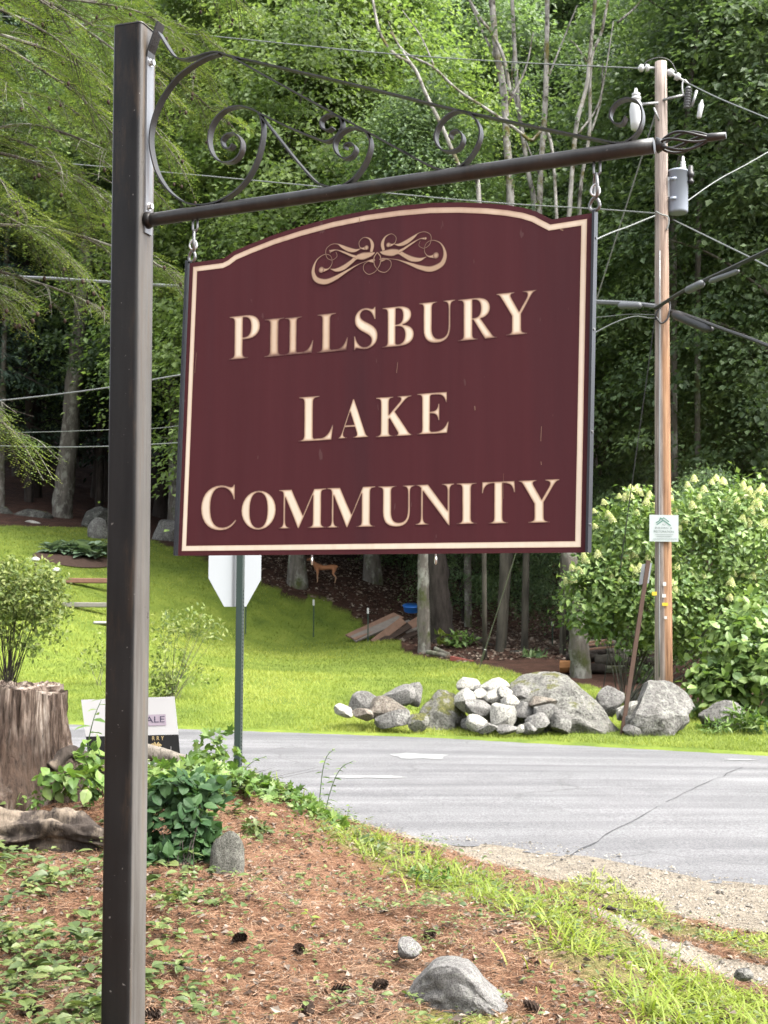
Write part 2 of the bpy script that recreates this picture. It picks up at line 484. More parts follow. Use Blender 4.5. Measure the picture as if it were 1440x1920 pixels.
# ------------------------------------------------------------------ road
t = NT('asphalt')
pos = t.n('NewGeometry').outputs['Position']
rot = t.n('Mapping', {'Vector': pos, 'Rotation': (0, 0, R(21)), 'Scale': (0.10, 1.6, 1.0)}).outputs[0]
streak = t.noise(1.6, rot, 6, 0.62, .4)
c = t.ramp(streak, [(0.25, (0.060, 0.060, 0.063)), (0.5, (0.096, 0.096, 0.099)), (0.75, (0.138, 0.138, 0.141))])
grit = t.ramp(t.noise(60, pos, 4, 0.85), [(0.34, (.35, .35, .35)), (0.5, (1, 1, 1)), (0.66, (1.6, 1.6, 1.6))])
c = t.mix(0.8, c, grit, 'MULTIPLY')
tyre = t.noise(1.1, t.n('Mapping', {'Vector': pos, 'Rotation': (0, 0, R(23)), 'Scale': (0.03, .9, 1.0)}).outputs[0], 3, 0.5)
c = t.mix(t.ramp(tyre, [(.52, (0, 0, 0)), (.66, (.5, .5, .5))]), c, (0.06, 0.06, 0.064))
blot = t.ramp(t.noise(2.3, pos, 5, .6), [(0.35, (.82, .82, .82)), (0.7, (1.1, 1.1, 1.1))])
c = t.mix(0.6, c, blot, 'MULTIPLY')
vor = t.n('TexVoronoi', {'Vector': t.mix(0.25, pos, t.n('TexNoise', {'Vector': pos, 'Scale': 3.0, 'Detail': 5}).outputs['Color']), 'Scale': 0.8}, feature='DISTANCE_TO_EDGE').outputs['Distance']
crk = t.math('MULTIPLY', t.ramp(vor, [(0.0, (1, 1, 1)), (0.012, (0, 0, 0))]), t.ramp(t.noise(.5, pos, 3), [(0.5, (0, 0, 0)), (0.6, (.7, .7, .7))]))
c = t.mix(crk, c, (0.05, 0.05, 0.05))
M['asphalt'] = t.done(t.bsdf(c, 0.85, 0.3, 0, t.bump(t.noise(120, pos, 4, 0.8), 0.6, 0.01)))
rx = np.unique(np.concatenate([np.linspace(-90, -8, 40), np.linspace(-8, 8, 320), np.linspace(8, 90, 40)]))
nr = 14
V = []
for x in rx:
    y0 = ynear(x) + (fbm(np.array(x * 2.5), np.array(3.1), 4) - .5) * .5 - .02
    y1 = yfar(x) + .05 + (fbm(np.array(x * 3.), np.array(8.1), 4) - .5) * .22
    for k in range(nr):
        f = k / (nr - 1)
        V.append((x, y0 + (y1 - y0) * f, 0.004 + 0.05 * (1 - (2 * f - 1) ** 2) - (0.008 if k in (0,) else 0)))
V = np.array(V)
i, j = np.meshgrid(np.arange(len(rx) - 1), np.arange(nr - 1), indexing='ij')
a = i * nr + j
F = np.stack([a, a + nr, a + nr + 1, a + 1], -1).reshape(-1, 4)
road = tag(obj('road', npmesh('road', V, F, None, True), M['asphalt']), kind='structure')

def zroad(x, y):
    f = np.clip((y - ynear(x)) / (yfar(x) - ynear(x)), 0, 1)
    return 0.004 + 0.05 * (1 - (2 * f - 1) ** 2)

def road_at(px, py):
    d = ray(px, py); d = d / d[1]; yy = 10.0
    for _ in range(20):
        p = CAM + d * yy; yy = (zroad(p[0], p[1]) - CAM[2]) / d[2]
    return CAM + d * yy

# tarred joint across the road and two worn pale patches
plain('tar', (0.03, 0.03, 0.032), 0.9, 0.2)
plain('pale_asphalt', (0.155, 0.155, 0.155), 0.85, 0.2, scale=30)
A, B = road_at(1010, 1634), road_at(1400, 1436)
V = []; n = 60
for k in range(n + 1):
    f = k / n; p = A + (B - A) * f
    o = (vnoise(np.array(f * 22.), np.array(1.5)) - .5) * .06
    ww = .008 * (0.05 + 1.1 * vnoise(np.array(f * 30.), np.array(9.5)))
    q = np.array([-(B - A)[1], (B - A)[0]]); q = q / np.linalg.norm(q)
    for s in (-1, 1):
        xy = p[:2] + q * (o + s * ww); V.append((xy[0], xy[1], zroad(xy[0], xy[1]) + .004))
F = [[2 * k, 2 * k + 1, 2 * k + 3, 2 * k + 2] for k in range(n) if vnoise(np.array(k * .35), np.array(2.5)) > .33]
obj('joint', npmesh('joint', V, np.array(F)), M['tar'], road)
for (px, py, wx, wy) in ((790, 1418, .34, .30), (690, 1457, .4, .10), (1390, 1425, .2, .08)):
    c0 = road_at(px, py); V = [(c0[0], c0[1], c0[2] + .005)]
    for k in range(28):
        th = k / 28 * 2 * math.pi; rr = 0.6 + .55 * vnoise(np.array(4 + 2 * math.cos(th)), np.array(px + 2 * math.sin(th)))
        x, y = c0[0] + wx * rr * math.cos(th), c0[1] + wy * rr * math.sin(th); V.append((x, y, zroad(x, y) + .005))
    obj('worn_patch', npmesh('worn_patch', V, np.array([[0, 1 + k, 1 + (k + 1) % 28] for k in range(28)])), M['pale_asphalt'], road)

# ------------------------------------------------------------------ signpost with scroll bracket
def steel(name, lo, hi, rust, rough, metal=0.55, rs=0.55, worn=None):  # worn: one face with rusty patina, lightened to paint in sky light
    t = NT(name)
    co = t.coord('Object'); st = t.coord('Object', (6, 6, 0.55))
    c = t.ramp(t.noise(3.0, st, 7, 0.6), [(0.3, lo), (0.7, hi)])
    r = t.ramp(t.noise(2.6, t.coord('Object', (3, 3, 0.5)), 8, 0.72), [(rs, (0, 0, 0)), (rs + .16, (.75, .75, .75))])
    c = t.mix(r, c, rust)
    sp_ = t.ramp(t.noise(75, co, 2, .5), [(0.735, (0, 0, 0)), (0.76, (.3, .3, .3))])
    c = t.mix(sp_, c, (0.3, 0.29, 0.27))
    rg = t.ramp(t.noise(5, co, 6, .6), [(0.3, (rough - .1,) * 3), (0.7, (rough + .18,) * 3)])
    if worn:  # lighter colour picked by face normal: painted sky light over patina and rust
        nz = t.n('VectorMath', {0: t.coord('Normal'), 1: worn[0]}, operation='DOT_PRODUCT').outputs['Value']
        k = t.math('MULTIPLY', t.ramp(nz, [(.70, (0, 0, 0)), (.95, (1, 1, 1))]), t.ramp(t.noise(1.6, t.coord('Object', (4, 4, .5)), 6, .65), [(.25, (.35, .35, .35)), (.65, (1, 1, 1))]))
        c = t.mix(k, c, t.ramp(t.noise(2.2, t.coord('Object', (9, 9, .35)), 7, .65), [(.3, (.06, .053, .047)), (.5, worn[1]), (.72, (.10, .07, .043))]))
    M[name] = t.done(t.bsdf(c, rg, 0.22 if worn else 0.45, metal, t.bump(t.noise(70, co, 5, .7), .12, .004)))
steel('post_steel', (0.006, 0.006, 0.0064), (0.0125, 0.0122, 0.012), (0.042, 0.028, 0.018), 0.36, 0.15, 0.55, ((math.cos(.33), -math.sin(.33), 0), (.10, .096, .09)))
steel('bracket_steel', (0.022, 0.022, 0.022), (0.045, 0.044, 0.043), (0.05, 0.033, 0.02), 0.36, 0.5, 0.6)
steel('plate_steel', (0.13, 0.135, 0.145), (0.20, 0.205, 0.215), (0.08, 0.045, 0.025), 0.35, 0.5, 0.55)
steel('zinc', (0.42, 0.42, 0.42), (0.6, 0.6, 0.6), (0.3, 0.27, 0.24), 0.3, 0.9, 0.75)
steel('dark_zinc', (0.10, 0.10, 0.10), (0.3, 0.3, 0.3), (0.1, 0.07, 0.05), 0.3, 0.8, 0.65)

AL = 0.466                                    # the sign's plane turns its right end towards the camera
e_u = np.array([math.cos(AL), -math.sin(AL), 0.0])
e_n = np.array([-math.sin(AL), -math.cos(AL), 0.0])      # towards the viewer
PLANE_Y = 3.53
P0 = at(720, 700, PLANE_Y)
def on_plane(px, py, off=0.0):
    """point of the sign plane (moved off metres towards the viewer) seen at a photo pixel"""
    d = ray(px, py); q = P0 + e_n * off
    return CAM + d * (((q - CAM) @ e_n) / (d @ e_n))

# post: square tube, slightly leaning
AP = 0.33
p_u = np.array([math.cos(AP), -math.sin(AP), 0.0]); p_n = np.array([-math.sin(AP), -math.cos(AP), 0.0])
pt = on_plane(253, 60); pb_ = on_plane(231, 1900)
pb_ = pb_ + e_n * 0.0
axis = unit(pt - pb_)
PW = 0.1016
post_base = pb_ + axis * ((zg1(pb_[0], pb_[1]) - pb_[2]) / axis[2] - .02)
signpost = thing('sign_post', post_base, 'dark square steel post with a long scrolled iron bracket arm holding the maroon sign', 'sign post')
def post_ring(c, w, rad, k=5):
    out = []
    for (sx, sy, a0) in ((1, 1, 0), (-1, 1, 90), (-1, -1, 180), (1, -1, 270)):
        for i in range(k):
            th = R(a0 + 90 * i / (k - 1))
            out.append(c + p_u * (sx * (w / 2 - rad) + rad * math.cos(th)) - p_n * (sy * (w / 2 - rad) + rad * math.sin(th)))
    return np.array(out)
top_c = on_plane(254, 58)
mb = MB()
L = np.linalg.norm(top_c - post_base)
rings = [post_ring(post_base - axis * .4, PW, .014)] + [post_ring(post_base + axis * L * f, PW, .014) for f in np.linspace(0, 1, 12)]
ns = len(rings[0]); V = np.concatenate(rings)
F = [[r * ns + k, r * ns + (k + 1) % ns, (r + 1) * ns + (k + 1) % ns, (r + 1) * ns + k] for r in range(len(rings) - 1) for k in range(ns)]
mb.add(V, F)
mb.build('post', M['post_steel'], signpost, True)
mb = MB()
r0 = post_ring(top_c + axis * .0005, PW + .002, .014); r1 = post_ring(top_c + axis * .005, PW - .002, .012)
V = np.concatenate([r0, r1, [top_c + axis * .005]])
F = [[k, (k + 1) % ns, ns + (k + 1) % ns, ns + k] for k in range(ns)]
mb.add(V, F); mb.F3.append(np.array([[ns + k, ns + (k + 1) % ns, 2 * ns] for k in range(ns)]))
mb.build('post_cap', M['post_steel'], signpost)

# mounting plate on the post's right face: flat bar, its upper end bent outwards
face_c = lambda s: post_base + axis * s + p_u * (PW / 2)
def s_of(py):                                   # height along the post seen at pixel row py on the plate
    best = min(np.linspace(0, L, 1500), key=lambda s: abs(proj_y(face_c(s)) - py)); return best
def proj(p):
    q = np.asarray(p) - CAM; d = q @ _F
    return np.array([720 + FPX * (q @ RV) / d, 960 - FPX * (q @ UV) / d])
def proj_y(p): return proj(p)[1]
s0, s1, s2 = s_of(440), s_of(100), s_of(48)
HB = .021
def flatbar(prof, m, name, parent):
    mb = MB(); V = []
    for (s, o) in prof:
        for dn in (-HB, HB):
            for dt in (0, .006): V.append(face_c(s) + p_u * (o + dt - .003) + p_n * dn)
    F = []
    for k in range(len(prof) - 1):
        b = 4 * k
        F += [[b, b + 4, b + 6, b + 2], [b + 1, b + 3, b + 7, b + 5], [b, b + 1, b + 5, b + 4], [b + 2, b + 6, b + 7, b + 3]]
    F += [[0, 2, 3, 1], [4 * len(prof) - 4, 4 * len(prof) - 3, 4 * len(prof) - 1, 4 * len(prof) - 2]]
    mb.add(V, F)
    return mb.build(name, M[m], parent)
plate = flatbar([(s0, .0035), (s1 - .02, .0035)], 'plate_steel', 'mounting_plate', signpost)
flatbar([(s1 - .0199, .0036), (s1, .006), (s1 + .02, .014), (s2 + .01, .040)], 'bracket_steel', 'bent_flange', plate)
for py in (119, 387):
    c0 = face_c(s_of(py)) + p_u * .0068
    mb = MB()
    add_tube(mb, [c0, c0 + p_u * .002], .013, 16)
    add_tube(mb, [c0 + p_u * .002, c0 + p_u * .012], .0095, 6)
    mb.build('bolt', M['zinc'], plate)

# pipe arm
pa, pb2 = on_plane(284, 412), on_plane(1234, 272)
arm_d = unit(pb2 - pa)
mb = MB(); add_tube(mb, [pa - arm_d * .012 + (pb2 - pa) * f for f in np.linspace(0, 1, 30)] , .0205, 20)
arm = mb.build('pipe_arm', M['bracket_steel'], signpost, True)
mb = MB()
add_tube(mb, [pa - arm_d * .014, pa + arm_d * .004], [.027, .0205], 20)
mb.build('weld_bead', M['post_steel'], arm, True)

def strip(pts, name, wid=.025, th=.0045, parent=signpost, taper=False):
    """flat bar bent on edge along a line in the sign plane"""
    P = np.array([on_plane(*p) for p in pts])
    P = smooth_line(P, 7)
    keep = [0]
    for k in range(1, len(P)):
        if np.linalg.norm(P[k] - P[keep[-1]]) > .0012: keep.append(k)
    P = P[keep]
    T = np.gradient(P, axis=0); T /= np.linalg.norm(T, axis=1)[:, None]
    Nn = np.cross(T, e_n); Nn /= np.linalg.norm(Nn, axis=1)[:, None]
    V = []; F = []
    for k in range(len(P)):
        for (a, b) in ((-1, -1), (1, -1), (1, 1), (-1, 1)):
            V.append(P[k] + e_n * (a * wid / 2) + Nn[k] * (b * th / 2))
        if k: b0 = 4 * (k - 1); F += [[b0 + q, b0 + (q + 1) % 4, b0 + 4 + (q + 1) % 4, b0 + 4 + q] for q in range(4)]
    F += [[3, 2, 1, 0], [len(V) - 4, len(V) - 3, len(V) - 2, len(V) - 1]]
    mb = MB(); mb.add(V, F)
    o = mb.build(name, M['bracket_steel'], parent)
    return o
z1 = lambda L_: [(x / 2.4 + 180, y / 2.4) for x, y in L_]
z2 = lambda L_: [(x / 2.1176 + 760, y / 2.1176) for x, y in L_]
strip(z1([(288, 150), (318, 200), (350, 248), (375, 266), (410, 270), (460, 258), (540, 238), (620, 258), (760, 290), (1100, 368)]) + z2([(0, 388), (200, 438), (500, 503), (760, 556), (830, 570), (880, 566), (925, 528), (944, 470), (930, 415), (885, 395), (838, 415), (815, 460), (832, 492), (862, 494), (878, 466)]), 'scroll_strap')
strip(z1([(560, 246), (510, 260), (440, 298), (370, 352), (305, 440), (266, 530), (250, 620), (258, 705), (285, 790), (340, 868), (415, 916), (495, 924), (580, 898), (660, 838), (718, 750), (748, 655), (756, 580), (745, 520)]), 'scroll_hoop')
strip(z1([(622, 650), (608, 670), (585, 668), (572, 640), (592, 610), (630, 605), (660, 640), (655, 692), (620, 728), (570, 732), (530, 698), (513, 635), (530, 560), (580, 502), (640, 482), (700, 492), (760, 522), (900, 588), (1000, 628), (1040, 640), (1080, 622), (1108, 585), (1110, 548), (1085, 522), (1050, 520), (1018, 545), (1022, 578), (1048, 590), (1070, 576)]), 'scroll_curl')
strip(z1([(738, 515), (800, 592), (900, 718), (980, 808), (1020, 834), (1085, 846), (1150, 818), (1208, 750), (1238, 670), (1232, 618), (1200, 586), (1150, 579), (1104, 605), (1078, 650), (1088, 693), (1122, 716), (1158, 703), (1172, 670), (1152, 648), (1128, 654), (1124, 672)]), 'scroll_brace')
strip(z1([(622, 264), (900, 418), (1200, 582), (1420, 704)]) + z2([(0, 605), (90, 656), (165, 680), (228, 660), (280, 598), (301, 530), (283, 478), (240, 446), (190, 450), (142, 492), (122, 550), (142, 593), (180, 604), (218, 588), (232, 550), (214, 522), (188, 528), (180, 550)]), 'scroll_stay')

# twisted cage finial at the arm's end
mb = MB()
fa, fb, ft = on_plane(1237, 272), on_plane(1330, 258), on_plane(1361, 254)
ax = unit(fb - fa); up = unit(np.cross(e_n, ax)); dep = np.cross(ax, up)
for k in range(6):
    pts = []
    for f in np.linspace(0, 1, 16):
        r = .004 + .022 * (max(0, math.sin(math.pi * min(1, f ** .8))) ** 0.9)
        th = k * math.pi / 3 + 1.5 * f
        pts.append(fa + (fb - fa) * f + (up * math.cos(th) + dep * math.sin(th)) * r)
    add_tube(mb, pts, .0036, 8)
cage = mb.build('finial', M['bracket_steel'], signpost, True)
mb = MB(); add_tube(mb, [fa - ax * .006, fa + ax * .014], [.021, .011], 16); mb.build('finial_collar', M['bracket_steel'], cage, True)
mb = MB(); add_tube(mb, [fb - ax * .012, fb + ax * .004, ft], [.010, .0105, .0085], 14)
mb.build('finial_tip', M['bracket_steel'], cage, True)
# staples welded under the arm
def staple(px, py):
    c0 = on_plane(px, py); mb = MB(); pts = []
    for th in np.linspace(0, math.pi, 12): pts.append(c0 + e_u * (.0085 * math.cos(th)) - np.array([0, 0, 1]) * (.028 + .0085 * math.sin(th)))
    pts = [c0 + e_u * .0085 + np.array([0, 0, .004])] + pts + [c0 - e_u * .0085 + np.array([0, 0, .004])]
    add_tube(mb, pts, .0036, 8); mb.build('staple', M['dark_zinc'], signpost, True)
staple(366, 411); staple(1119, 302)

# ------------------------------------------------------------------ the hanging sign
org = on_plane(335, 1042)
sgn = thing('hanging_sign', org, 'maroon painted wooden sign with cream lettering hanging from the scrolled bracket', 'sign')
e_v = np.array([0, 0, 1.0])
def uv(px, py):
    p = on_plane(px, py); return np.array([(p - org) @ e_u, (p - org) @ e_v])
def xyz(q, off=0.0):
    q = np.atleast_2d(q); return org + q[:, :1] * e_u + q[:, 1:2] * e_v + e_n * off
TH = .012
t = NT('maroon_paint')
co = t.coord('Object'); st = t.coord('Object', (9, 9, 0.45))
c = t.ramp(t.noise(1.6, st, 7, .6), [(0.3, (0.046, 0.0098, 0.0130)), (0.7, (0.055, 0.0120, 0.0155))])
c = t.mix(t.ramp(t.noise(1.1, t.coord('Object', (5, 5, .5)), 4), [(.52, (0, 0, 0)), (.72, (.35, .35, .35))]), c, (0.024, 0.0095, 0.0135))
c = t.mix(t.ramp(t.noise(48, t.coord('Object', (1, 1, .35)), 2, .4), [(0.745, (0, 0, 0)), (0.765, (.5, .5, .5))]), c, (0.09, 0.05, 0.048))
M['maroon_paint'] = t.done(t.bsdf(c, t.ramp(t.noise(4, st, 5), [(.3, (.6,) * 3), (.7, (.75,) * 3)]), 0.2, 0, t.bump(t.noise(60, st, 4), .05, .003)))
def creammat(name, edge, mid, ctr):
    t = NT(name)
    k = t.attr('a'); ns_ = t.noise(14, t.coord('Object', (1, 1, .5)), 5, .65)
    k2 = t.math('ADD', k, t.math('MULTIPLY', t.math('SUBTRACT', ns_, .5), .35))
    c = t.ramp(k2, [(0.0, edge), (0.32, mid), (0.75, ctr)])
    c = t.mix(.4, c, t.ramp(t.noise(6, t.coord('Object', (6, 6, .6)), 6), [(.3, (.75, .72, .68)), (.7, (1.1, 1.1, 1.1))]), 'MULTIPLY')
    M[name] = t.done(t.bsdf(c, .55, .3))
creammat('cream_letter', (0.075, 0.03, 0.028), (0.42, 0.30, 0.21), (0.58, 0.525, 0.42))
creammat('cream_scroll', (0.06, 0.024, 0.022), (0.15, 0.088, 0.064), (0.33, 0.235, 0.16))
creammat('cream_border', (0.25, 0.15, 0.11), (0.46, 0.36, 0.27), (0.58, 0.53, 0.435))

top_px = [(358, 494), (419, 486), (427, 482), (440, 472), (470, 459), (515, 441.5), (565, 425.5), (625, 409), (690, 395.5), (750, 387), (810, 381.5), (865, 380.5), (918, 382.5), (955, 386), (985, 391), (1008, 398), (1025, 407), (1036, 412.5), (1112, 400.5)]
outline = np.array([uv(*p) for p in [(336, 1042), (1100, 1036)]] + [uv(*p) for p in top_px[::-1]])
def inset(poly, d):
    P = np.asarray(poly); n = len(P); out = []
    for k in range(n):
        a, b, c_ = P[k - 1], P[k], P[(k + 1) % n]
        t0, t1 = unit(b - a), unit(c_ - b)
        n0, n1 = np.array([-t0[1], t0[0]]), np.array([-t1[1], t1[0]])
        m_ = unit(n0 + n1); out.append(b + m_ * d / max(.5, m_ @ n0))
    return np.array(out)
def ngon(poly):                                # triangulated indices of a simple polygon
    r = geometry.tessellate_polygon([[Vector((p[0], p[1], 0)) for p in poly]])
    return np.array(r)
n = len(outline)
tri = ngon(outline)
def slab(poly, z0, z1):
    """closed plate between two offsets"""
    tri = ngon(poly); n = len(poly)
    V = np.concatenate([xyz(poly, z1), xyz(poly, z0)])
    # orientation: front faces viewer
    a_, b_, c_ = V[tri[0]]
    if np.cross(b_ - a_, c_ - a_) @ e_n < 0: tri = tri[:, ::-1]
    mb = MB(); mb.add(V, tri)
    mb.F3.append(tri[:, ::-1] + n)
    mb.F4.append(np.array([[k, k + n, (k + 1) % n + n, (k + 1) % n] for k in range(n)]))
    return mb
board = slab(outline, -TH / 2, TH / 2).build('board', M['maroon_paint'], sgn)
ZF = TH / 2
# cream border line
ib, ob = inset(outline, .029), inset(outline, .0135)
mids = [inset(outline, .0135 + f * .0155) for f in (0, .25, .5, .75, 1)]
V = np.concatenate([xyz(q, ZF + .0008) for q in mids]); n = len(outline)
F = [[r * n + k, r * n + (k + 1) % n, (r + 1) * n + (k + 1) % n, (r + 1) * n + k] for r in range(4) for k in range(n)]
vv = np.concatenate(mids)
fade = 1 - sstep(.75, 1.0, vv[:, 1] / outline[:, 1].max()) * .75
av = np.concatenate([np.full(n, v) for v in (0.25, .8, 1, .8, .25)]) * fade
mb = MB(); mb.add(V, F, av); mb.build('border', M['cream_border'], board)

# letters
GL = {
 'I': [[(20, 0), (370, 0), (370, 19), (290, 22, 272, 36, 272, 105), (272, 571), (272, 640, 290, 653, 370, 657), (370, 676), (20, 676), (20, 657), (100, 653, 118, 640, 118, 571), (118, 105), (118, 36, 100, 23, 20, 19)]],
 'P': [[(16, 676), (16, 657), (95, 653, 113, 636, 113, 571), (113, 105), (113, 40, 95, 23, 16, 19), (16, 0), (380, 0), (380, 19), (300, 22, 275, 36, 275, 105), (275, 298), (350, 298), (500, 298, 600, 370, 600, 489), (600, 610, 490, 676, 334, 676)],
       [(275, 641), (310, 641), (380, 641, 425, 600, 425, 490), (425, 380, 380, 335, 300, 335), (275, 335)]],
 'L': [[(19, 676), (19, 657), (98, 653, 116, 638, 116, 571), (116, 105), (116, 36, 98, 22, 19, 19), (19, 0), (605, 0), (638, 226), (613, 226), (560, 95, 500, 36, 395, 36), (320, 36), (285, 36, 276, 46, 276, 80), (276, 571), (276, 640, 300, 653, 390, 657), (390, 676)]],
 'S': [[(465, 692), (440, 692), (430, 672, 418, 664, 400, 664), (368, 664, 325, 692, 255, 692), (135, 692, 48, 608, 48, 500), (48, 395, 105, 340, 240, 270), (345, 216, 385, 180, 385, 125), (385, 65, 335, 24, 262, 24), (165, 24, 95, 95, 62, 225), (36, 225), (36, -19), (62, -19), (68, 2, 80, 10, 95, 10), (125, 10, 175, -19, 262, -19), (410, -19, 513, 72, 513, 195), (513, 300, 455, 360, 320, 430), (215, 485, 165, 515, 165, 567), (165, 615, 205, 650, 262, 650), (345, 650, 405, 590, 440, 480), (470, 480)]],
 'B': [[(16, 676), (16, 657), (95, 653, 113, 638, 113, 571), (113, 105), (113, 38, 95, 23, 16, 19), (16, 0), (345, 0), (515, 0, 618, 70, 618, 185), (618, 285, 535, 345, 410, 360), (510, 380, 570, 440, 570, 520), (570, 620, 480, 676, 330, 676)],
       [(272, 641), (310, 641), (375, 641, 408, 600, 408, 515), (408, 425, 370, 378, 300, 375), (272, 375)],
       [(272, 338), (300, 338), (395, 338, 450, 290, 450, 185), (450, 85, 400, 38, 315, 38), (285, 38, 272, 48, 272, 75)]],
 'U': [[(16, 676), (16, 657), (85, 653, 103, 640, 103, 571), (103, 235), (103, 60, 190, -19, 360, -19), (525, -19, 610, 65, 610, 245), (610, 540), (610, 628, 630, 648, 701, 657), (701, 676), (475, 676), (475, 657), (550, 653, 570, 630, 570, 540), (570, 255), (570, 115, 520, 50, 405, 50), (310, 50, 262, 110, 262, 240), (262, 571), (262, 640, 285, 653, 360, 657), (360, 676)]],
 'R': [[(26, 676), (26, 657), (105, 653, 123, 638, 123, 571), (123, 105), (123, 38, 105, 23, 26, 19), (26, 0), (378, 0), (378, 19), (305, 22, 286, 36, 286, 105), (286, 318), (300, 318), (505, 0), (715, 0), (715, 19), (680, 20, 660, 28, 640, 50), (432, 332), (540, 350, 595, 410, 595, 500), (595, 610, 500, 676, 340, 676)],
       [(286, 641), (320, 641), (390, 641, 430, 600, 430, 500), (430, 400, 390, 355, 305, 355), (286, 355)]],
 'Y': [[(15, 676), (15, 657), (60, 652, 75, 640, 110, 580), (280, 300), (280, 105), (280, 36, 262, 22, 180, 19), (180, 0), (540, 0), (540, 19), (460, 22, 440, 36, 440, 105), (440, 320), (600, 575), (635, 630, 655, 650, 700, 657), (700, 676), (462, 676), (462, 657), (520, 655, 545, 640, 545, 612), (545, 595, 535, 570, 520, 545), (405, 365), (285, 570), (270, 595, 262, 612, 262, 625), (262, 645, 280, 655, 330, 657), (330, 676)]],
 'A': [[(345, 690), (105, 125), (70, 45, 50, 24, 9, 19), (9, 0), (215, 0), (215, 19), (155, 22, 128, 36, 128, 72), (128, 90, 132, 108, 140, 130), (165, 195), (395, 195), (422, 128), (432, 102, 440, 80, 440, 62), (440, 32, 420, 22, 355, 19), (355, 0), (700, 0), (700, 19), (655, 25, 640, 45, 605, 135), (373, 690)], [(183, 233), (380, 233), (283, 470)]],
 'K': [[(30, 676), (30, 657), (108, 653, 125, 638, 125, 571), (125, 105), (125, 38, 108, 23, 30, 19), (30, 0), (372, 0), (372, 19), (300, 22, 285, 36, 285, 105), (285, 290), (300, 305), (440, 92), (455, 70, 462, 58, 462, 45), (462, 28, 440, 20, 400, 19), (400, 0), (745, 0), (745, 19), (705, 22, 685, 38, 655, 75), (405, 415), (570, 575), (625, 630, 660, 652, 722, 657), (722, 676), (450, 676), (450, 657), (500, 655, 518, 645, 518, 622), (518, 608, 510, 597, 490, 575), (285, 375), (285, 571), (285, 638, 300, 654, 372, 657), (372, 676)]],
 'E': [[(16, 676), (16, 657), (95, 653, 113, 638, 113, 571), (113, 105), (113, 38, 95, 23, 16, 19), (16, 0), (605, 0), (641, 190), (610, 190), (560, 80, 500, 37, 360, 37), (330, 37), (285, 37, 272, 48, 272, 85), (272, 334), (290, 334), (380, 334, 417, 305, 430, 215), (455, 215), (455, 490), (430, 490), (415, 400, 385, 370, 290, 370), (272, 370), (272, 605), (272, 632, 282, 639, 310, 639), (390, 639), (505, 639, 550, 605, 577, 500), (600, 500), (600, 676)]],
 'C': [[(640, 691), (617, 691), (608, 665, 595, 655, 575, 655), (540, 655, 480, 691, 400, 691), (190, 691, 49, 545, 49, 335), (49, 125, 185, -19, 395, -19), (515, -19, 610, 30, 675, 130), (655, 148), (590, 65, 520, 28, 430, 28), (290, 28, 215, 140, 215, 345), (215, 545, 285, 650, 400, 650), (515, 650, 590, 580, 620, 455), (645, 455)]],
 'O': [[(389, 691), (195, 691, 35, 540, 35, 336), (35, 130, 195, -19, 389, -19), (583, -19, 743, 130, 743, 336), (743, 540, 583, 691, 389, 691)],
       [(389, 653), (510, 653, 568, 540, 568, 336), (568, 130, 510, 19, 389, 19), (268, 19, 210, 130, 210, 336), (210, 540, 268, 653, 389, 653)]],
 'M': [[(14, 676), (14, 657), (80, 653, 100, 640, 100, 571), (100, 145), (100, 50, 80, 28, 14, 19), (14, 0), (240, 0), (240, 19), (165, 24, 140, 50, 140, 145), (140, 540), (385, 0), (405, 0), (670, 555), (670, 105), (670, 36, 650, 22, 575, 19), (575, 0), (925, 0), (925, 19), (850, 22, 830, 36, 830, 105), (830, 571), (830, 640, 850, 653, 925, 657), (925, 676), (690, 676), (480, 225), (262, 676)]],
 'N': [[(16, 676), (16, 657), (60, 657, 80, 650, 110, 615), (110, 145), (110, 50, 90, 26, 18, 19), (18, 0), (255, 0), (255, 19), (178, 24, 152, 50, 152, 145), (152, 560), (600, -18), (622, -18), (622, 540), (622, 625, 640, 648, 701, 657), (701, 676), (480, 676), (480, 657), (555, 653, 580, 630, 580, 540), (580, 235), (240, 676)]],
 'T': [[(31, 676), (22, 490), (48, 490), (66, 600, 112, 640, 226, 642), (254, 642), (254, 105), (254, 36, 232, 22, 152, 19), (152, 0), (515, 0), (515, 19), (435, 22, 412, 36, 412, 105), (412, 642), (440, 642), (555, 640, 600, 600, 618, 490), (645, 490), (636, 676)]],
}
def flat(cont, n=7):
    out = [np.array(cont[0], float)]
    for s in cont[1:]:
        if len(s) == 2: out.append(np.array(s, float))
        else:
            p0 = out[-1]; c1, c2, p3 = np.array(s[:2]), np.array(s[2:4]), np.array(s[4:])
            for k in range(1, n + 1):
                f = k / n; out.append((1 - f) ** 3 * p0 + 3 * (1 - f) ** 2 * f * c1 + 3 * (1 - f) * f * f * c2 + f ** 3 * p3)
    if np.linalg.norm(out[0] - out[-1]) < 1e-6: out.pop()
    return np.array(out)
def densify(P, step):
    out = []
    for k in range(len(P)):
        a_, b_ = P[k], P[(k + 1) % len(P)]
        m_ = max(1, int(np.linalg.norm(b_ - a_) / step))
        for q in range(m_): out.append(a_ + (b_ - a_) * q / m_)
    return np.array(out)
_gcache = {}
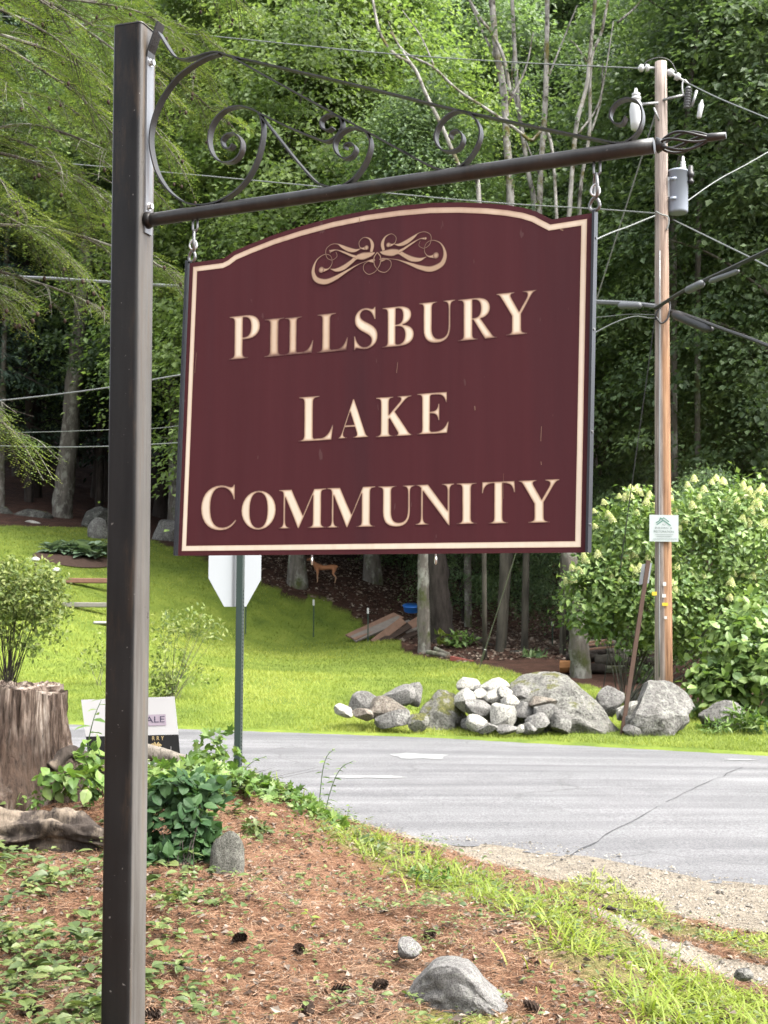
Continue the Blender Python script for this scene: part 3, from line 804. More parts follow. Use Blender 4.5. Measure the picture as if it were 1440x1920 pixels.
def glyph(ch):
    """vertices (font units), triangles, distance to the edge"""
    if ch in _gcache: return _gcache[ch]
    conts = [densify(flat(c), 36) for c in GL[ch]]
    pts = list(np.concatenate(conts)); edges = []; b0 = 0
    for c in conts:
        m_ = len(c); edges += [(b0 + k, b0 + (k + 1) % m_) for k in range(m_)]; b0 += m_
    B_ = np.concatenate(conts)
    def ins(x, y):
        r = np.zeros(np.shape(x), bool)
        for c in conts: r ^= inpoly(x, y, c)
        return r
    def dist(q):
        d = np.full(len(q), 1e9)
        for c in conts:
            a_ = c; b_ = np.roll(c, -1, 0); ab = b_ - a_
            for k in range(len(a_)):
                f = np.clip(((q - a_[k]) @ ab[k]) / (ab[k] @ ab[k]), 0, 1)
                d = np.minimum(d, np.linalg.norm(q - (a_[k] + f[:, None] * ab[k]), axis=1))
        return d
    gxx, gyy = np.meshgrid(np.arange(B_[:, 0].min(), B_[:, 0].max(), 17.), np.arange(B_[:, 1].min(), B_[:, 1].max(), 17.))
    q = np.stack([gxx.ravel(), gyy.ravel()], -1); q = q[ins(q[:, 0], q[:, 1])]
    q = q[dist(q) > 7]
    allp = pts + list(q)
    r = geometry.delaunay_2d_cdt([Vector(p) for p in allp], edges, [], 0, 1e-4)
    V = np.array([tuple(v) for v in r[0]]); F = np.array([f for f in r[2] if len(f) == 3])
    cen = V[F].mean(1); F = F[ins(cen[:, 0], cen[:, 1])]
    d = dist(V)
    _gcache[ch] = (V, F, d); return _gcache[ch]
LET = [('P', 432, 489.7, 673, 592), ('I', 498, 534.6, 669, 598), ('L', 536, 590, 664.5, 594.4), ('L', 597, 655, 660, 588), ('S', 665.6, 710.5, 655.8, 578), ('B', 719, 778, 650.3, 575.5), ('U', 787.4, 855.8, 644, 566), ('R', 860.6, 933.8, 637.6, 559), ('Y', 932.6, 1008, 628.6, 548),
       ('L', 562, 627.5, 827, 743), ('A', 636, 693, 821.6, 749), ('K', 707, 775.6, 818.7, 744), ('E', 784, 844, 814, 737),
       ('C', 378.7, 445.7, 995, 910), ('O', 454.5, 519.5, 993.7, 920), ('M', 525, 613.7, 990.7, 917.5), ('M', 615.5, 705.5, 989, 913.7), ('U', 711, 780, 988, 911), ('N', 781, 853.7, 986, 908), ('I', 858, 896, 983, 906), ('T', 905, 968, 982, 903), ('Y', 974, 1051, 980.5, 900)]
for li, (ch, x0, x1, yb, ytp) in enumerate(LET):
    V, F, d = glyph(ch)
    lo, hi = V.min(0), V.max(0)
    slope = -0.148 + (0.5 * (yb + ytp) - 348) * (0.139 / 690)     # lines fall towards the sign's far end
    wpx = x1 - x0
    q0 = uv(x0, yb - slope * wpx * .5); q1 = uv(x1, yb + slope * wpx * .5)
    qt0 = uv(x0, ytp - slope * wpx * .5)
    base = uv((x0 + x1) / 2, yb); top = uv((x0 + x1) / 2, ytp)
    dirv = np.array([0., 0.])
    U_ = q0[0] + (V[:, 0] - lo[0]) / (hi[0] - lo[0]) * (q1[0] - q0[0])
    W_ = base[1] + (V[:, 1] - lo[1]) / (hi[1] - lo[1]) * (top[1] - base[1])
    sc = (top[1] - base[1]) / (hi[1] - lo[1])
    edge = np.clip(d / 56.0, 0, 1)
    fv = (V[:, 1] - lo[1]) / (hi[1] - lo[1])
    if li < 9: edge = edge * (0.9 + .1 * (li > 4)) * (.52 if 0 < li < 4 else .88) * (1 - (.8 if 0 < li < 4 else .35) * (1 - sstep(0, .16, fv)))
    X = xyz(np.stack([U_, W_], -1), ZF + .0011)
    a_, b_, c_ = X[F[0]]
    if np.cross(b_ - a_, c_ - a_) @ e_n < 0: F = F[:, ::-1]
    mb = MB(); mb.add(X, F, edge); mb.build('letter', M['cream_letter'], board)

# scroll ornament: thick and thin strokes, mirrored
cx_uv = uv(710, 486)
zo = lambda x, y: uv(x / 4.8 + 560, y / 4.8 + 410) - cx_uv
ST = [
 [(745, 380, 34), (775, 372, 26), (820, 366, 6), (900, 376, 9), (1000, 408, 22), (1100, 443, 38), (1200, 458, 48), (1290, 418, 46), (1325, 350, 36), (1318, 280, 22), (1280, 222, 11), (1210, 200, 6), (1155, 232, 5), (1142, 298, 6), (1170, 340, 11), (1210, 346, 24), (1245, 336, 52)],
 [(742, 306, 8), (780, 312, 38), (850, 310, 62), (910, 306, 38), (960, 335, 36), (1030, 368, 44), (1100, 374, 30), (1160, 348, 4)],
 [(912, 302, 26), (960, 275, 22), (1030, 228, 18), (1100, 188, 9), (1152, 184, 22)],
 [(775, 292, 26), (765, 232, 32), (790, 172, 16), (845, 143, 6), (886, 172, 6), (880, 220, 8), (850, 241, 18), (818, 242, 40)],
 [(868, 236, 4), (920, 241, 26), (980, 217, 38), (1045, 172, 26), (1090, 137, 8), (1150, 125, 6), (1200, 158, 6), (1193, 232, 6), (1142, 272, 5), (1094, 250, 5), (1104, 206, 5)],
 [(720, 310, 10), (748, 350, 10), (745, 410, 9), (722, 455, 7), (690, 490, 7), (640, 506, 7), (598, 470, 6), (600, 420, 6), (640, 392, 6), (700, 378, 10)],
]
mb = MB()
for side in (1, -1):
    for si, stk in enumerate(ST):
        P = smooth_line(np.array([[*zo(x, y), w_ * 1.12 + 1] for x, y, w_ in stk]), 8)
        # pixel widths to metres in the sign plane (rows of the zoom are 4.8 px per photo px)
        wm = P[:, 2] / 4.8 * 0.00148
        P2 = P[:, :2].copy()
        if side < 0: P2[:, 0] *= -1
        P2 = P2 + cx_uv
        T = np.gradient(P2, axis=0); T /= np.maximum(np.linalg.norm(T, axis=1), 1e-9)[:, None]
        Nn = np.stack([-T[:, 1], T[:, 0]], -1)
        rows = [P2 + Nn * (wm * f)[:, None] for f in (-.5, -.2, .2, .5)]
        zoff = ZF + .0009 + .00022 * (si + 6 * (side < 0))
        n = len(P2); V = np.concatenate([xyz(q, zoff) for q in rows])
        F = [[r * n + k, r * n + k + 1, (r + 1) * n + k + 1, (r + 1) * n + k] for r in range(3) for k in range(n - 1)]
        bold = np.clip((P[:, 2] - 4) / 30, 0, 1)
        av = np.concatenate([.15 * bold, .35 + .65 * bold, .35 + .65 * bold, .15 * bold])
        mb.add(V, F, av)
        # round bulb at the stroke's end
        if stk[-1][2] > 15:
            c0 = P2[-1]; rr = wm[-1] / 2; ring = [c0 + rr * np.array([math.cos(a_), math.sin(a_)]) for a_ in np.linspace(0, 2 * math.pi, 16, endpoint=False)]
            mb.add(xyz(np.array([c0] + ring), zoff + .0001), np.array([[0, 1 + k, 1 + (k + 1) % 16] for k in range(16)]), np.array([1] + [.2] * 16))
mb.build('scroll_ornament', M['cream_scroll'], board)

for (x0, y0, x1, y1, w_) in ((1017, 800, 1016, 828, .0016), (371, 662, 368, 700, .0011), (892, 762, 893, 770, .003), (1016, 866, 1017, 872, .002), (946, 888, 946, 936, .0007), (748, 680, 746, 700, .0014), (676, 410, 677, 418, .004), (620, 470, 622, 476, .003), (1052, 432, 1058, 433, .004)):
    q = np.array([uv(x0, y0), uv(x1, y1)]); d_ = unit(q[1] - q[0]); s_ = np.array([-d_[1], d_[0]]) * w_ / 2
    mb = MB(); mb.add(xyz(np.array([q[0] - s_ * .3, q[1] - s_, q[1] + s_ * .6, q[0] + s_]), ZF + .0018), [[0, 1, 2, 3]], .5); mb.build('paint_chip', M['cream_scroll'], board)
# steel edge channels left and right, dark back strips
plain('channel_paint', (0.02, 0.024, 0.03), 0.45, 0.5, 0.3, 0.3, 12)
wd = uv(1110, 700)[0] - uv(340, 700)[0]
def channel(pt_, pb__, side):
    a_, b_ = on_plane(*pt_), on_plane(*pb__)
    d_ = unit(a_ - b_); x_ = unit(e_u - d_ * (e_u @ d_))
    Mx = np.stack([x_, -e_n, d_], 1)
    c0 = (a_ + b_) / 2; ln = np.linalg.norm(a_ - b_)
    mb = MB()
    mb.add(*box_np(c0 + x_ * side * .0035, .003, .030, ln, Mx))
    for s in (-1, 1): mb.add(*box_np(c0 + x_ * side * .0005 - e_n * (s * .0135) * 1.0, .0045, .0028, ln - .002, Mx))
    o = mb.build('edge_channel', M['channel_paint'], sgn)
    for f in (-.42, -.15, .15, .42):
        q = c0 + d_ * ln * f + x_ * side * .005
        m2 = MB(); add_tube(m2, [q, q + x_ * side * .0025], .004, 8); m2.build('screw', M['dark_zinc'], o)
    return o
channel((1114.5, 396), (1102, 1036), 1)
channel((355, 490), (333, 1042), -1)
# snap hooks carrying the sign
def torus_link(c0, hgt, wid_, r, rot, tilt=0.0):
    pts = []
    d_ = np.array([0, 0, 1.0]); x_ = e_u * math.cos(rot) + e_n * math.sin(rot)
    for th in np.linspace(0, 2 * math.pi, 26):
        a_, b_ = math.cos(th), math.sin(th)
        pts.append(c0 + d_ * (hgt / 2 * b_ + tilt * a_ * .01) + x_ * (wid_ / 2 * a_ * (1 - .25 * b_)))
    return pts
for (hx, hy, ex, ey) in ((364, 452, 360, 494), (1117, 349, 1115, 399)):
    h0 = on_plane(hx, hy); e0 = on_plane(ex, ey)
    mb = MB(); add_tube(mb, torus_link(h0, .066, .034, .0042, 1.0), .0042, 8, False); hk = mb.build('snap_hook', M['dark_zinc'], sgn, True)
    mb = MB(); add_tube(mb, torus_link(h0 - np.array([0, 0, .012]) + e_n * .004, .030, .022, .003, -.3), .003, 8, False); mb.build('hook_gate', M['zinc'], hk, True)
    c1 = e0 + np.array([0, 0, .022])
    mb = MB(); add_tube(mb, torus_link(c1, .034, .030, .0042, .3), .0045, 8, False)
    add_tube(mb, [c1 - np.array([0, 0, .017]), c1 - np.array([0, 0, .032])], .004, 8); mb.build('screw_eye', M['dark_zinc'], sgn, True)
for (ex, ey) in ((585, 1041), (817, 1039)):
    e0 = on_plane(ex, ey)
    mb = MB(); pts = [e0 - np.array([0, 0, .016]) + (e_u * .5 + e_n * .8) * (.0095 * math.cos(a_)) + np.array([0, 0, .0095 * math.sin(a_)]) for a_ in np.linspace(0, 2 * math.pi, 20)]
    add_tube(mb, pts, .0028, 8, False); add_tube(mb, [e0 - np.array([0, 0, .007]), e0 + np.array([0, 0, .004])], .0026, 8)
    mb.build('screw_eye', M['zinc'], sgn, True)

# ------------------------------------------------------------------ utility pole, wires, road signs
def lathe(mb, c0, axis_, prof, sides=16, a=0.0):
    """prof: (distance along axis, radius)"""
    ax_ = unit(axis_); add_tube(mb, [np.asarray(c0) + ax_ * h for h, _ in prof], [max(r, 1e-4) for _, r in prof], sides, True, a)
ZUP = np.array([0, 0, 1.0])
PY = 18.4
pole_top, pole_bot = at(1239, 117, PY), at(1245, 1352, PY)
pole_bot[2] = min(pole_bot[2], zg1(pole_bot[0], pole_bot[1]))
t = NT('pole_wood')
co = t.coord('Object'); sx = t.n('SeparateXYZ', {0: co})
st = t.coord('Object', (9, 9, .35))
grain = t.noise(4, st, 8, .65)
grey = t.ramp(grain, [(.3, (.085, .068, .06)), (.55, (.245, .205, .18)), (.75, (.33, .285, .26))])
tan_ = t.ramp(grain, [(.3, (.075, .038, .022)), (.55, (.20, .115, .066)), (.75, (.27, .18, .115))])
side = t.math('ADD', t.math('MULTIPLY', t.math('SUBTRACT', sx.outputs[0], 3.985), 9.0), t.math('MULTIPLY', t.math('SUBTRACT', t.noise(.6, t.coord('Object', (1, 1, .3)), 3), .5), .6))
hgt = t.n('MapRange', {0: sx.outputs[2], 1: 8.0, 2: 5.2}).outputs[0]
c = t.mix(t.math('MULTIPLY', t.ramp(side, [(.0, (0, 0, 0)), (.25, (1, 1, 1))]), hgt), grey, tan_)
crack = t.ramp(t.noise(3.5, t.coord('Object', (8, 8, .12)), 5, .6), [(.60, (0, 0, 0)), (.66, (.9, .9, .9))])
c = t.mix(crack, c, (.035, .025, .02))
M['pole_wood'] = t.done(t.bsdf(c, .9, .15, 0, t.bump(grain, .6, .02)))
upole = thing('utility_pole', pole_bot, 'tall weathered wooden utility pole with a grey transformer and wires, behind the boulder', 'utility pole')
pax = unit(pole_top - pole_bot); pl = np.linalg.norm(pole_top - pole_bot)
mb = MB()
add_tube(mb, [pole_bot + pax * (pl * f - (.3 if f == 0 else 0)) for f in np.linspace(0, 1, 24)], [.130 - .043 * f for f in np.linspace(0, 1, 24)], 24, True, 0, .012, RNG)
mb.build('pole', M['pole_wood'], upole, True)
plain('grey_paint', (.20, .225, .265), .45, .4, 0, .08, 3)
plain('porcelain', (.34, .35, .35), .25, .5, 0, .05, 6)
plain('galvanised', (.18, .185, .185), .45, .5, .5, .2, 10)
plain('black_rubber', (.014, .014, .015), .5, .4, 0, .2, 8)
plain('grey_polymer', (.085, .09, .095), .5, .4, 0, .2, 8)
plain('wire_grey', (.13, .14, .135), .5, .4, .3, .15, 4)
pxm = pxsize(PY)
# transformer can
tc = at(1271, 400, PY + .02) ; tc_t = at(1271, 322, PY + .02)
h = np.linalg.norm(tc_t - tc)
mb = MB(); lathe(mb, tc, tc_t - tc, [(0, .10), (0.002, .135), (.03, .147), (h - .02, .147), (h - .018, .153), (h, .153), (h + .015, .14), (h + .03, .06)], 24)
can = mb.build('transformer', M['grey_paint'], upole, True)
mb = MB(); b0 = tc_t + ZUP * .02 + np.array([.07, -.03, 0]); lathe(mb, b0, ZUP, [(0, .035), (.04, .045), (.05, .03), (.08, .042), (.09, .028), (.12, .036), (.13, .02), (.19, .018), (.2, .012)], 12)
mb.build('bushing', M['porcelain'], can, True)
mb = MB(); b0 = at(1295, 345, PY - .05); lathe(mb, b0, ZUP, [(0, .02), (.02, .045), (.05, .045), (.06, .03), (.1, .03), (.11, .05), (.17, .05), (.18, .035), (.26, .035), (.27, .03)], 12)
mb.build('arrester', M['black_rubber'], can, True)
for yy in (335, 372):
    mb = MB(); q = at(1256, yy, PY - .1); add_tube(mb, [q, q + np.array([.09, -.02, 0])], .022, 10); mb.build('lug', M['grey_paint'], can, True)
mb = MB(); mb.add(*box_np(at(1249, 352, PY), .10, .08, .30)); mb.build('bracket', M['galvanised'], can)
# fused cutouts on short arms
def bellstack(c0, axis_, n, r0, r1, pitch):
    prof = []
    for k in range(n):
        prof += [(k * pitch, r0), (k * pitch + pitch * .25, r1), (k * pitch + pitch * .55, r1 * .8), (k * pitch + pitch * .6, r0)]
    return prof + [(n * pitch, r0)]
cl = at(1193, 246, PY - .1)
mb = MB(); lathe(mb, cl, ZUP, [(0, .03), (.03, .075), (.12, .085), (.30, .10), (.40, .085), (.46, .06), (.47, .075), (.50, .075), (.52, .05), (.53, .062), (.56, .062), (.58, .03), (.64, .02)], 16)
co1 = mb.build('cutout', M['porcelain'], upole, True)
mb = MB(); add_tube(mb, [at(1199, 196, PY - .1), at(1234, 193, PY - .1)], .02, 8); add_tube(mb, [at(1226, 202, PY - .11), at(1236, 226, PY - .11)], .014, 8); mb.build('arm', M['galvanised'], co1, True)
mb = MB(); add_tube(mb, [at(1244, 187, PY - .1), at(1284, 178, PY - .15)], .02, 8); arm2 = mb.build('arm', M['galvanised'], upole, True)
c0 = at(1288, 203, PY - .15); mb = MB(); lathe(mb, c0, at(1291, 160, PY - .15) - c0, bellstack(0, 0, 8, .03, .058, .04), 14); mb.build('insulator', M['grey_polymer'], arm2, True)
mb = MB(); add_tube(mb, [at(1297, 200, PY - .2), at(1306, 170, PY - .2)], [.02, .022], 10); mb.build('fuse_tube', M['galvanised'], arm2, True)
mb = MB(); lathe(mb, at(1310, 222, PY - .2), at(1316, 190, PY - .2) - at(1310, 222, PY - .2), [(0, .02), (.02, .035), (.2, .04), (.24, .02), (.28, .012)], 12); mb.build('line_clamp', M['porcelain'], arm2, True)
mb = MB(); add_tube(mb, smooth_line([at(1281, 178, PY - .15), at(1279, 160, PY - .16), at(1283, 150, PY - .17), at(1290, 156, PY - .17)], 6), .012, 6); mb.build('jumper', M['porcelain'], arm2, True)
# dead-end insulators at the top
for (A_, B_) in (((1196, 128), (1229, 127)), ((1250, 132), (1288, 155))):
    a_, b_ = at(*A_, PY), at(*B_, PY); n_ = np.linalg.norm(b_ - a_)
    mb = MB(); lathe(mb, a_, b_ - a_, [(0, .012), (n_ * .05, .03), (n_ * .15, .062), (n_ * .3, .05), (n_ * .32, .02), (n_ * .42, .022), (n_ * .46, .062), (n_ * .62, .05), (n_ * .64, .02), (n_, .016)], 12)
    mb.build('insulator', M['porcelain'], upole, True)
mb = MB(); add_tube(mb, smooth_line([at(1205, 124, PY), at(1215, 114, PY), at(1238, 108, PY), at(1258, 116, PY), at(1270, 140, PY)], 6), .008, 6); mb.build('jumper', M['black_rubber'], upole, True)
# ground wire stapled down the pole, tags
mb = MB(); add_tube(mb, [at(1237 - .1 * k, 470 + 80 * k, PY - .14) for k in range(11)], .010, 6); mb.build('ground_wire', M['galvanised'], upole, True)
plain('yellow_tag', (.35, .27, .02), .5, .3); plain('white_tag', (.35, .35, .34), .5, .3)
for (px, py, w_, h_, m_) in ((1227, 1113, 9, 7, 'yellow_tag'), (1247, 1133, 11, 6, 'yellow_tag'), (1246, 1095, 6, 7, 'white_tag'), (1245, 1117, 7, 6, 'white_tag'), (1248, 1158, 5, 5, 'white_tag')):
    p = at(px, py, PY - .145); mb = MB(); mb.add(*box_np(p, w_ * pxm, .006, h_ * pxm)); mb.build('tag', M[m_], upole)
# wire loops where the cables meet the pole
mb = MB(); add_tube(mb, smooth_line([at(1229, 600, PY - .12), at(1232, 585, PY - .15), at(1250, 565, PY - .15), at(1256, 572, PY - .12), at(1252, 596, PY - .16), at(1240, 606, PY - .16), at(1230, 594, PY - .14)], 6), .014, 6); mb.build('cable_loop', M['black_rubber'], upole, True)
mb = MB(); add_tube(mb, smooth_line([at(1229, 396, PY - .11), at(1240, 402, PY - .13), at(1252, 406, PY - .1), at(1254, 418, PY - .1), at(1250, 432, PY - .1)], 6), .010, 6); mb.build('cable_loop', M['wire_grey'], upole, True)

def wire(pts, r, m, label, name='overhead_wire', cat='wire'):
    P = smooth_line([at(*p) for p in pts], 10)
    mb = MB(); add_tube(mb, P - P[0], r * (.78 if r < .02 else .9), 6)
    o = mb.build(name, M[m]); o.location = tuple(P[0])
    return tag(o, label, cat, 'overhead wires')
wire([(1197, 128, PY), (950, 116, 20), (700, 98, 22), (380, 66, 25), (0, 30, 28), (-400, -10, 32)], .0125, 'wire_grey', 'thin bare wire crossing above the scrolled bracket to the pole top')
wire([(1288, 155, PY), (1350, 185, 17.5), (1440, 222, 16.3), (1700, 330, 14)], .0125, 'wire_grey', 'thin bare wire running right from the pole top past the fuses')
wire([(1229, 400, PY - .1), (1120, 392, 18.8), (900, 378, 19.8), (600, 350, 21.5), (300, 322, 23.5), (0, 296, 26), (-400, 262, 30)], .013, 'wire_grey', 'pale wire passing just under the pipe arm to the pole')
wire([(1229, 404, PY - .1), (1180, 424, 18), (1116, 450, 17.3), (900, 560, 15.6), (640, 660, 15), (345, 702, 15), (200, 727, 15.4), (0, 751, 16), (-300, 775, 17)], .012, 'wire_grey', 'sagging grey service wire left of the post above two fainter wires')
wire([(1262, 412, PY), (1350, 455, 17), (1440, 500, 15.8), (1700, 640, 13)], .014, 'wire_grey', 'pale wire sloping down to the right below the transformer')
wire([(1252, 404, PY), (1290, 376, 19), (1350, 335, 20), (1440, 285, 21.5), (1700, 130, 26)], .010, 'wire_grey', 'pale wire rising to the right from below the transformer')
wire([(1229, 578, PY - .1), (1290, 541, 17), (1360, 508, 15.6), (1440, 470, 14.2), (1800, 300, 10)], .030, 'black_rubber', 'thick black cable rising to the right with a splice', 'overhead_cable', 'cable')
wire([(1255, 582, PY), (1290, 592, 17.4), (1350, 615, 16.2), (1440, 648, 15), (1800, 790, 11)], .027, 'black_rubber', 'thick black cable sloping down to the right below the other cable', 'overhead_cable', 'cable')
wire([(1229, 574, PY - .1), (1160, 568, 18.8), (1000, 563, 20), (600, 550, 23), (300, 535, 26), (110, 523, 27.5), (0, 518, 28.5), (-400, 500, 33)], .040, 'grey_polymer', 'thick grey cable level behind the sign crossing under the hemlock boughs', 'overhead_cable', 'cable')
wire([(1227, 590, PY - .1), (1150, 592, 18.8), (1000, 620, 20), (600, 740, 23), (345, 797, 25), (200, 806, 26), (0, 812, 28), (-300, 818, 31)], .009, 'wire_grey', 'faint upper wire of the level pair low behind the post')
wire([(1228, 596, PY - .1), (1150, 606, 18.4), (900, 740, 18.5), (600, 810, 19), (340, 830, 20), (150, 838, 21), (0, 836, 22), (-300, 828, 24)], .010, 'wire_grey', 'lowest wire of the level pair low behind the post')
# splice cases lashed to the cables
def splice(pts, r, m, label):
    P = [at(*p) for p in pts]; P = [P[0] + (P[1] - P[0]) * f for f in (0, .06, .12, .88, .94, 1)]
    mb = MB(); add_tube(mb, [p - P[0] for p in P], [r * .4, r * .8, r, r, r * .8, r * .4], 10)
    o = mb.build('splice_case', M[m], None, True); o.location = tuple(P[0]); tag(o, label, 'splice case', 'splice cases on the cables')
splice([(1160, 573, PY + .3), (1203, 573, PY)], .055, 'grey_polymer', 'grey splice case hanging on the level cable left of the pole')
splice([(1288, 545, 16.9), (1318, 531, 16.3)], .055, 'grey_polymer', 'short grey splice case on the rising black cable')
splice([(1330, 528, 16.1), (1385, 508, 15.2)], .035, 'grey_polymer', 'slim grey splice sleeve further up the rising black cable')
splice([(1262, 588, 18.1), (1335, 618, 16.5)], .07, 'black_rubber', 'large black splice case on the cable sloping down right of the pole')
# guy wires
def guy(A_, B_, r, label, m='galvanised'):
    a_, b_ = at(*A_), at(*B_); mb = MB(); add_tube(mb, [np.zeros(3), b_ - a_], r, 6)
    o = thing('guy_wire', a_, label, 'guy wire', 'guy wires'); o2 = obj('strand', mb.mesh('strand'), M[m], o, False); return o
g0 = G(899, 1252)
ga = at(1229, 214, PY)
g = guy((1229, 214, PY), (899, 1252, g0[1]), .010, 'pale guy wire running down from the pole to the lawn behind the stones')
gd = g0 - ga
mb = MB(); add_tube(mb, [gd * .955, gd * .985], .022, 8); obj('turnbuckle', mb.mesh('turnbuckle'), M['galvanised'], g, False)
mb = MB(); add_tube(mb, [gd * .90, gd * .953], .013, 8); obj('grip', mb.mesh('grip'), M['galvanised'], g, False)
guy((1228, 600, PY - .05), (1130, 1300, 19.5), .007, 'thin dark guy wire beside the lower half of the pole', 'black_rubber')

# placard on the pole
def text_mesh(body, size, name='lettering', extrude=0.0):
    cu = bpy.data.curves.new('txt', 'FONT'); cu.body = body; cu.size = size; cu.align_x = 'CENTER'; cu.align_y = 'CENTER'; cu.extrude = extrude; cu.resolution_u = 3
    ob = bpy.data.objects.new('txt', cu); C.objects.link(ob)
    dg = bpy.context.evaluated_depsgraph_get(); me = bpy.data.meshes.new_from_object(ob.evaluated_get(dg)); me.name = name
    bpy.data.objects.remove(ob); return me
def plane_frame(TL, TR, BL):
    x_ = unit(TR - TL); y_ = BL - TL; y_ = unit(-(y_ - x_ * (x_ @ y_))); z_ = np.cross(x_, y_); return x_, y_, z_
def put_text(me, name, m, parent, c0, fr, wid=None):
    V = np.array([v.co[:] for v in me.vertices]); k = 1.0 if wid is None else wid / max(1e-6, np.ptp(V[:, 0]))
    V = V * [k, 1, 1]
    Wv = c0 + V[:, :1] * fr[0] + V[:, 1:2] * fr[1]
    me.vertices.foreach_set('co', Wv.astype(np.float32).ravel()); me.update()
    return obj(name, me, M[m], parent)
plain('placard_white', (.27, .30, .295), .5, .3, 0, .03); plain('ink_green', (.01, .10, .065), .6, .2); plain('ink_grey', (.06, .085, .08), .6, .2); plain('ink_faint', (.16, .19, .185), .6, .2)
YP = PY - .16
TL, TR, BL, BR = [at(*p, YP) for p in ((1218, 965), (1272.5, 966), (1219, 1015), (1272, 1016))]
fr = plane_frame(TL, TR, BL)
pc = (TL + BR) / 2
plac = thing('placard', pc, 'small white business placard with a green roof logo nailed to the pole', 'placard')
mb = MB(); mb.add(*box_np(pc - fr[2] * .004, np.linalg.norm(TR - TL), .38 * 0 + np.linalg.norm(TL - BL), .006, np.stack(fr, 1))); mb.build('panel', M['placard_white'], plac)
def on_pl(x, y): return at(x, y, YP - .006)
zp = lambda x, y: on_pl(1180 + x / 9.6, 920 + y / 9.6)
def polyline_flat(mb, pts, wd_, nrm):
    for a_, b_ in zip(pts[:-1], pts[1:]):
        d_ = unit(b_ - a_); s_ = np.cross(nrm, d_) * wd_ / 2
        mb.add([a_ - s_, b_ - s_, b_ + s_, a_ + s_], [[0, 1, 2, 3]])
mb = MB()
polyline_flat(mb, [zp(480, 575), zp(545, 540), zp(560, 485), zp(590, 520), zp(615, 485), zp(715, 560)], .010, fr[2])
mb.V = [v for v in mb.V]
mb.build('roof_logo', M['ink_green'], plac)
mb = MB(); polyline_flat(mb, [zp(495, 610) , zp(610, 532) , zp(745, 630)], .011, fr[2]); mb.build('roof_line', M['ink_green'], plac)
put_text(text_mesh('A J', .035), 'lettering', 'ink_grey', plac, zp(618, 612), fr, .045)
put_text(text_mesh('BUILDING  &', .036), 'lettering', 'ink_grey', plac, zp(615, 672), fr, .24)
put_text(text_mesh('RESTORATION', .042), 'lettering', 'ink_grey', plac, zp(622, 738), fr, .285)
for yy, x0, x1 in ((790, 465, 790), (825, 490, 760), (870, 430, 860)):
    mb = MB(); polyline_flat(mb, [zp(x0, yy), zp(x1, yy)], .008, fr[2]); mb.build('small_print', M['ink_faint'], plac)

# back of a stop sign on a green post
SY = 10.3
plain('sign_back', (.20, .215, .225), .4, .5, .3, .06, 2); plain('post_green', (.012, .024, .02), .5, .4, .1, .3, 6); plain('galv_edge', (.10, .115, .11), .5, .4, .4, .2, 20); plain('stop_red', (.45, .02, .02), .4, .4)
sb = at(447, 1470, SY); gz = zg1(sb[0], sb[1])
stop = thing('stop_sign', (sb[0], sb[1], gz), 'back of an octagonal road sign turned sideways on a green channel post', 'road sign')
oc = at(442, 1049, SY + .06); th = R(63)
o_x = np.array([math.cos(th), math.sin(th), 0]); o_n = np.array([math.sin(th), -math.cos(th), 0])
ring = [oc + .762 / 2 / math.cos(math.pi / 8) * (o_x * math.cos(math.pi / 8 + k * math.pi / 4) + ZUP * math.sin(math.pi / 8 + k * math.pi / 4)) for k in range(8)]
V = np.concatenate([[p - o_n * .0015 for p in ring], [p + o_n * .0015 for p in ring]])
mb = MB(); me = bpy.data.meshes.new('blade'); me.from_pydata([tuple(v) for v in V], [], [tuple(range(7, -1, -1)), tuple(range(8, 16))] + [(k, (k + 1) % 8, 8 + (k + 1) % 8, 8 + k) for k in range(8)])
obj('blade', me, M['sign_back'], stop)
me = bpy.data.meshes.new('face'); me.from_pydata([tuple(oc + (p - oc) * .96 - o_n * .0025) for p in ring], [], [tuple(range(7, -1, -1))]); obj('face', me, M['stop_red'], stop)
ptop = at(447, 950, SY)
mb = MB(); c0 = (np.array([sb[0], sb[1], gz - .1]) + ptop) / 2; ln = ptop[2] - gz + .1
ax_ = unit(ptop - np.array([sb[0], sb[1], gz - .1]))
mb.add(*box_np(c0, .044, .004, ln)); mb.add(*box_np(c0 + [-.022, .018, 0], .004, .036, ln)); mb.add(*box_np(c0 + [.022, .018, 0], .004, .036, ln))
chan = mb.build('channel_post', M['post_green'], stop)
mb = MB(); mb.add(*box_np(c0 + [.031, .037, 0], .016, .003, ln)); fl = mb.build('flange', M['galv_edge'], chan)
mb = MB()
for k in range(60):
    zz = c0[2] - ln / 2 + .1 + k * .03
    if zz > c0[2] + ln / 2 - .02: break
    mb.add(*box_np([c0[0] + .031, c0[1] + .0348, zz], .008, .001, .013))
o = mb.build('punched_holes', M['post_green'], chan); o['kind'] = 'stuff'
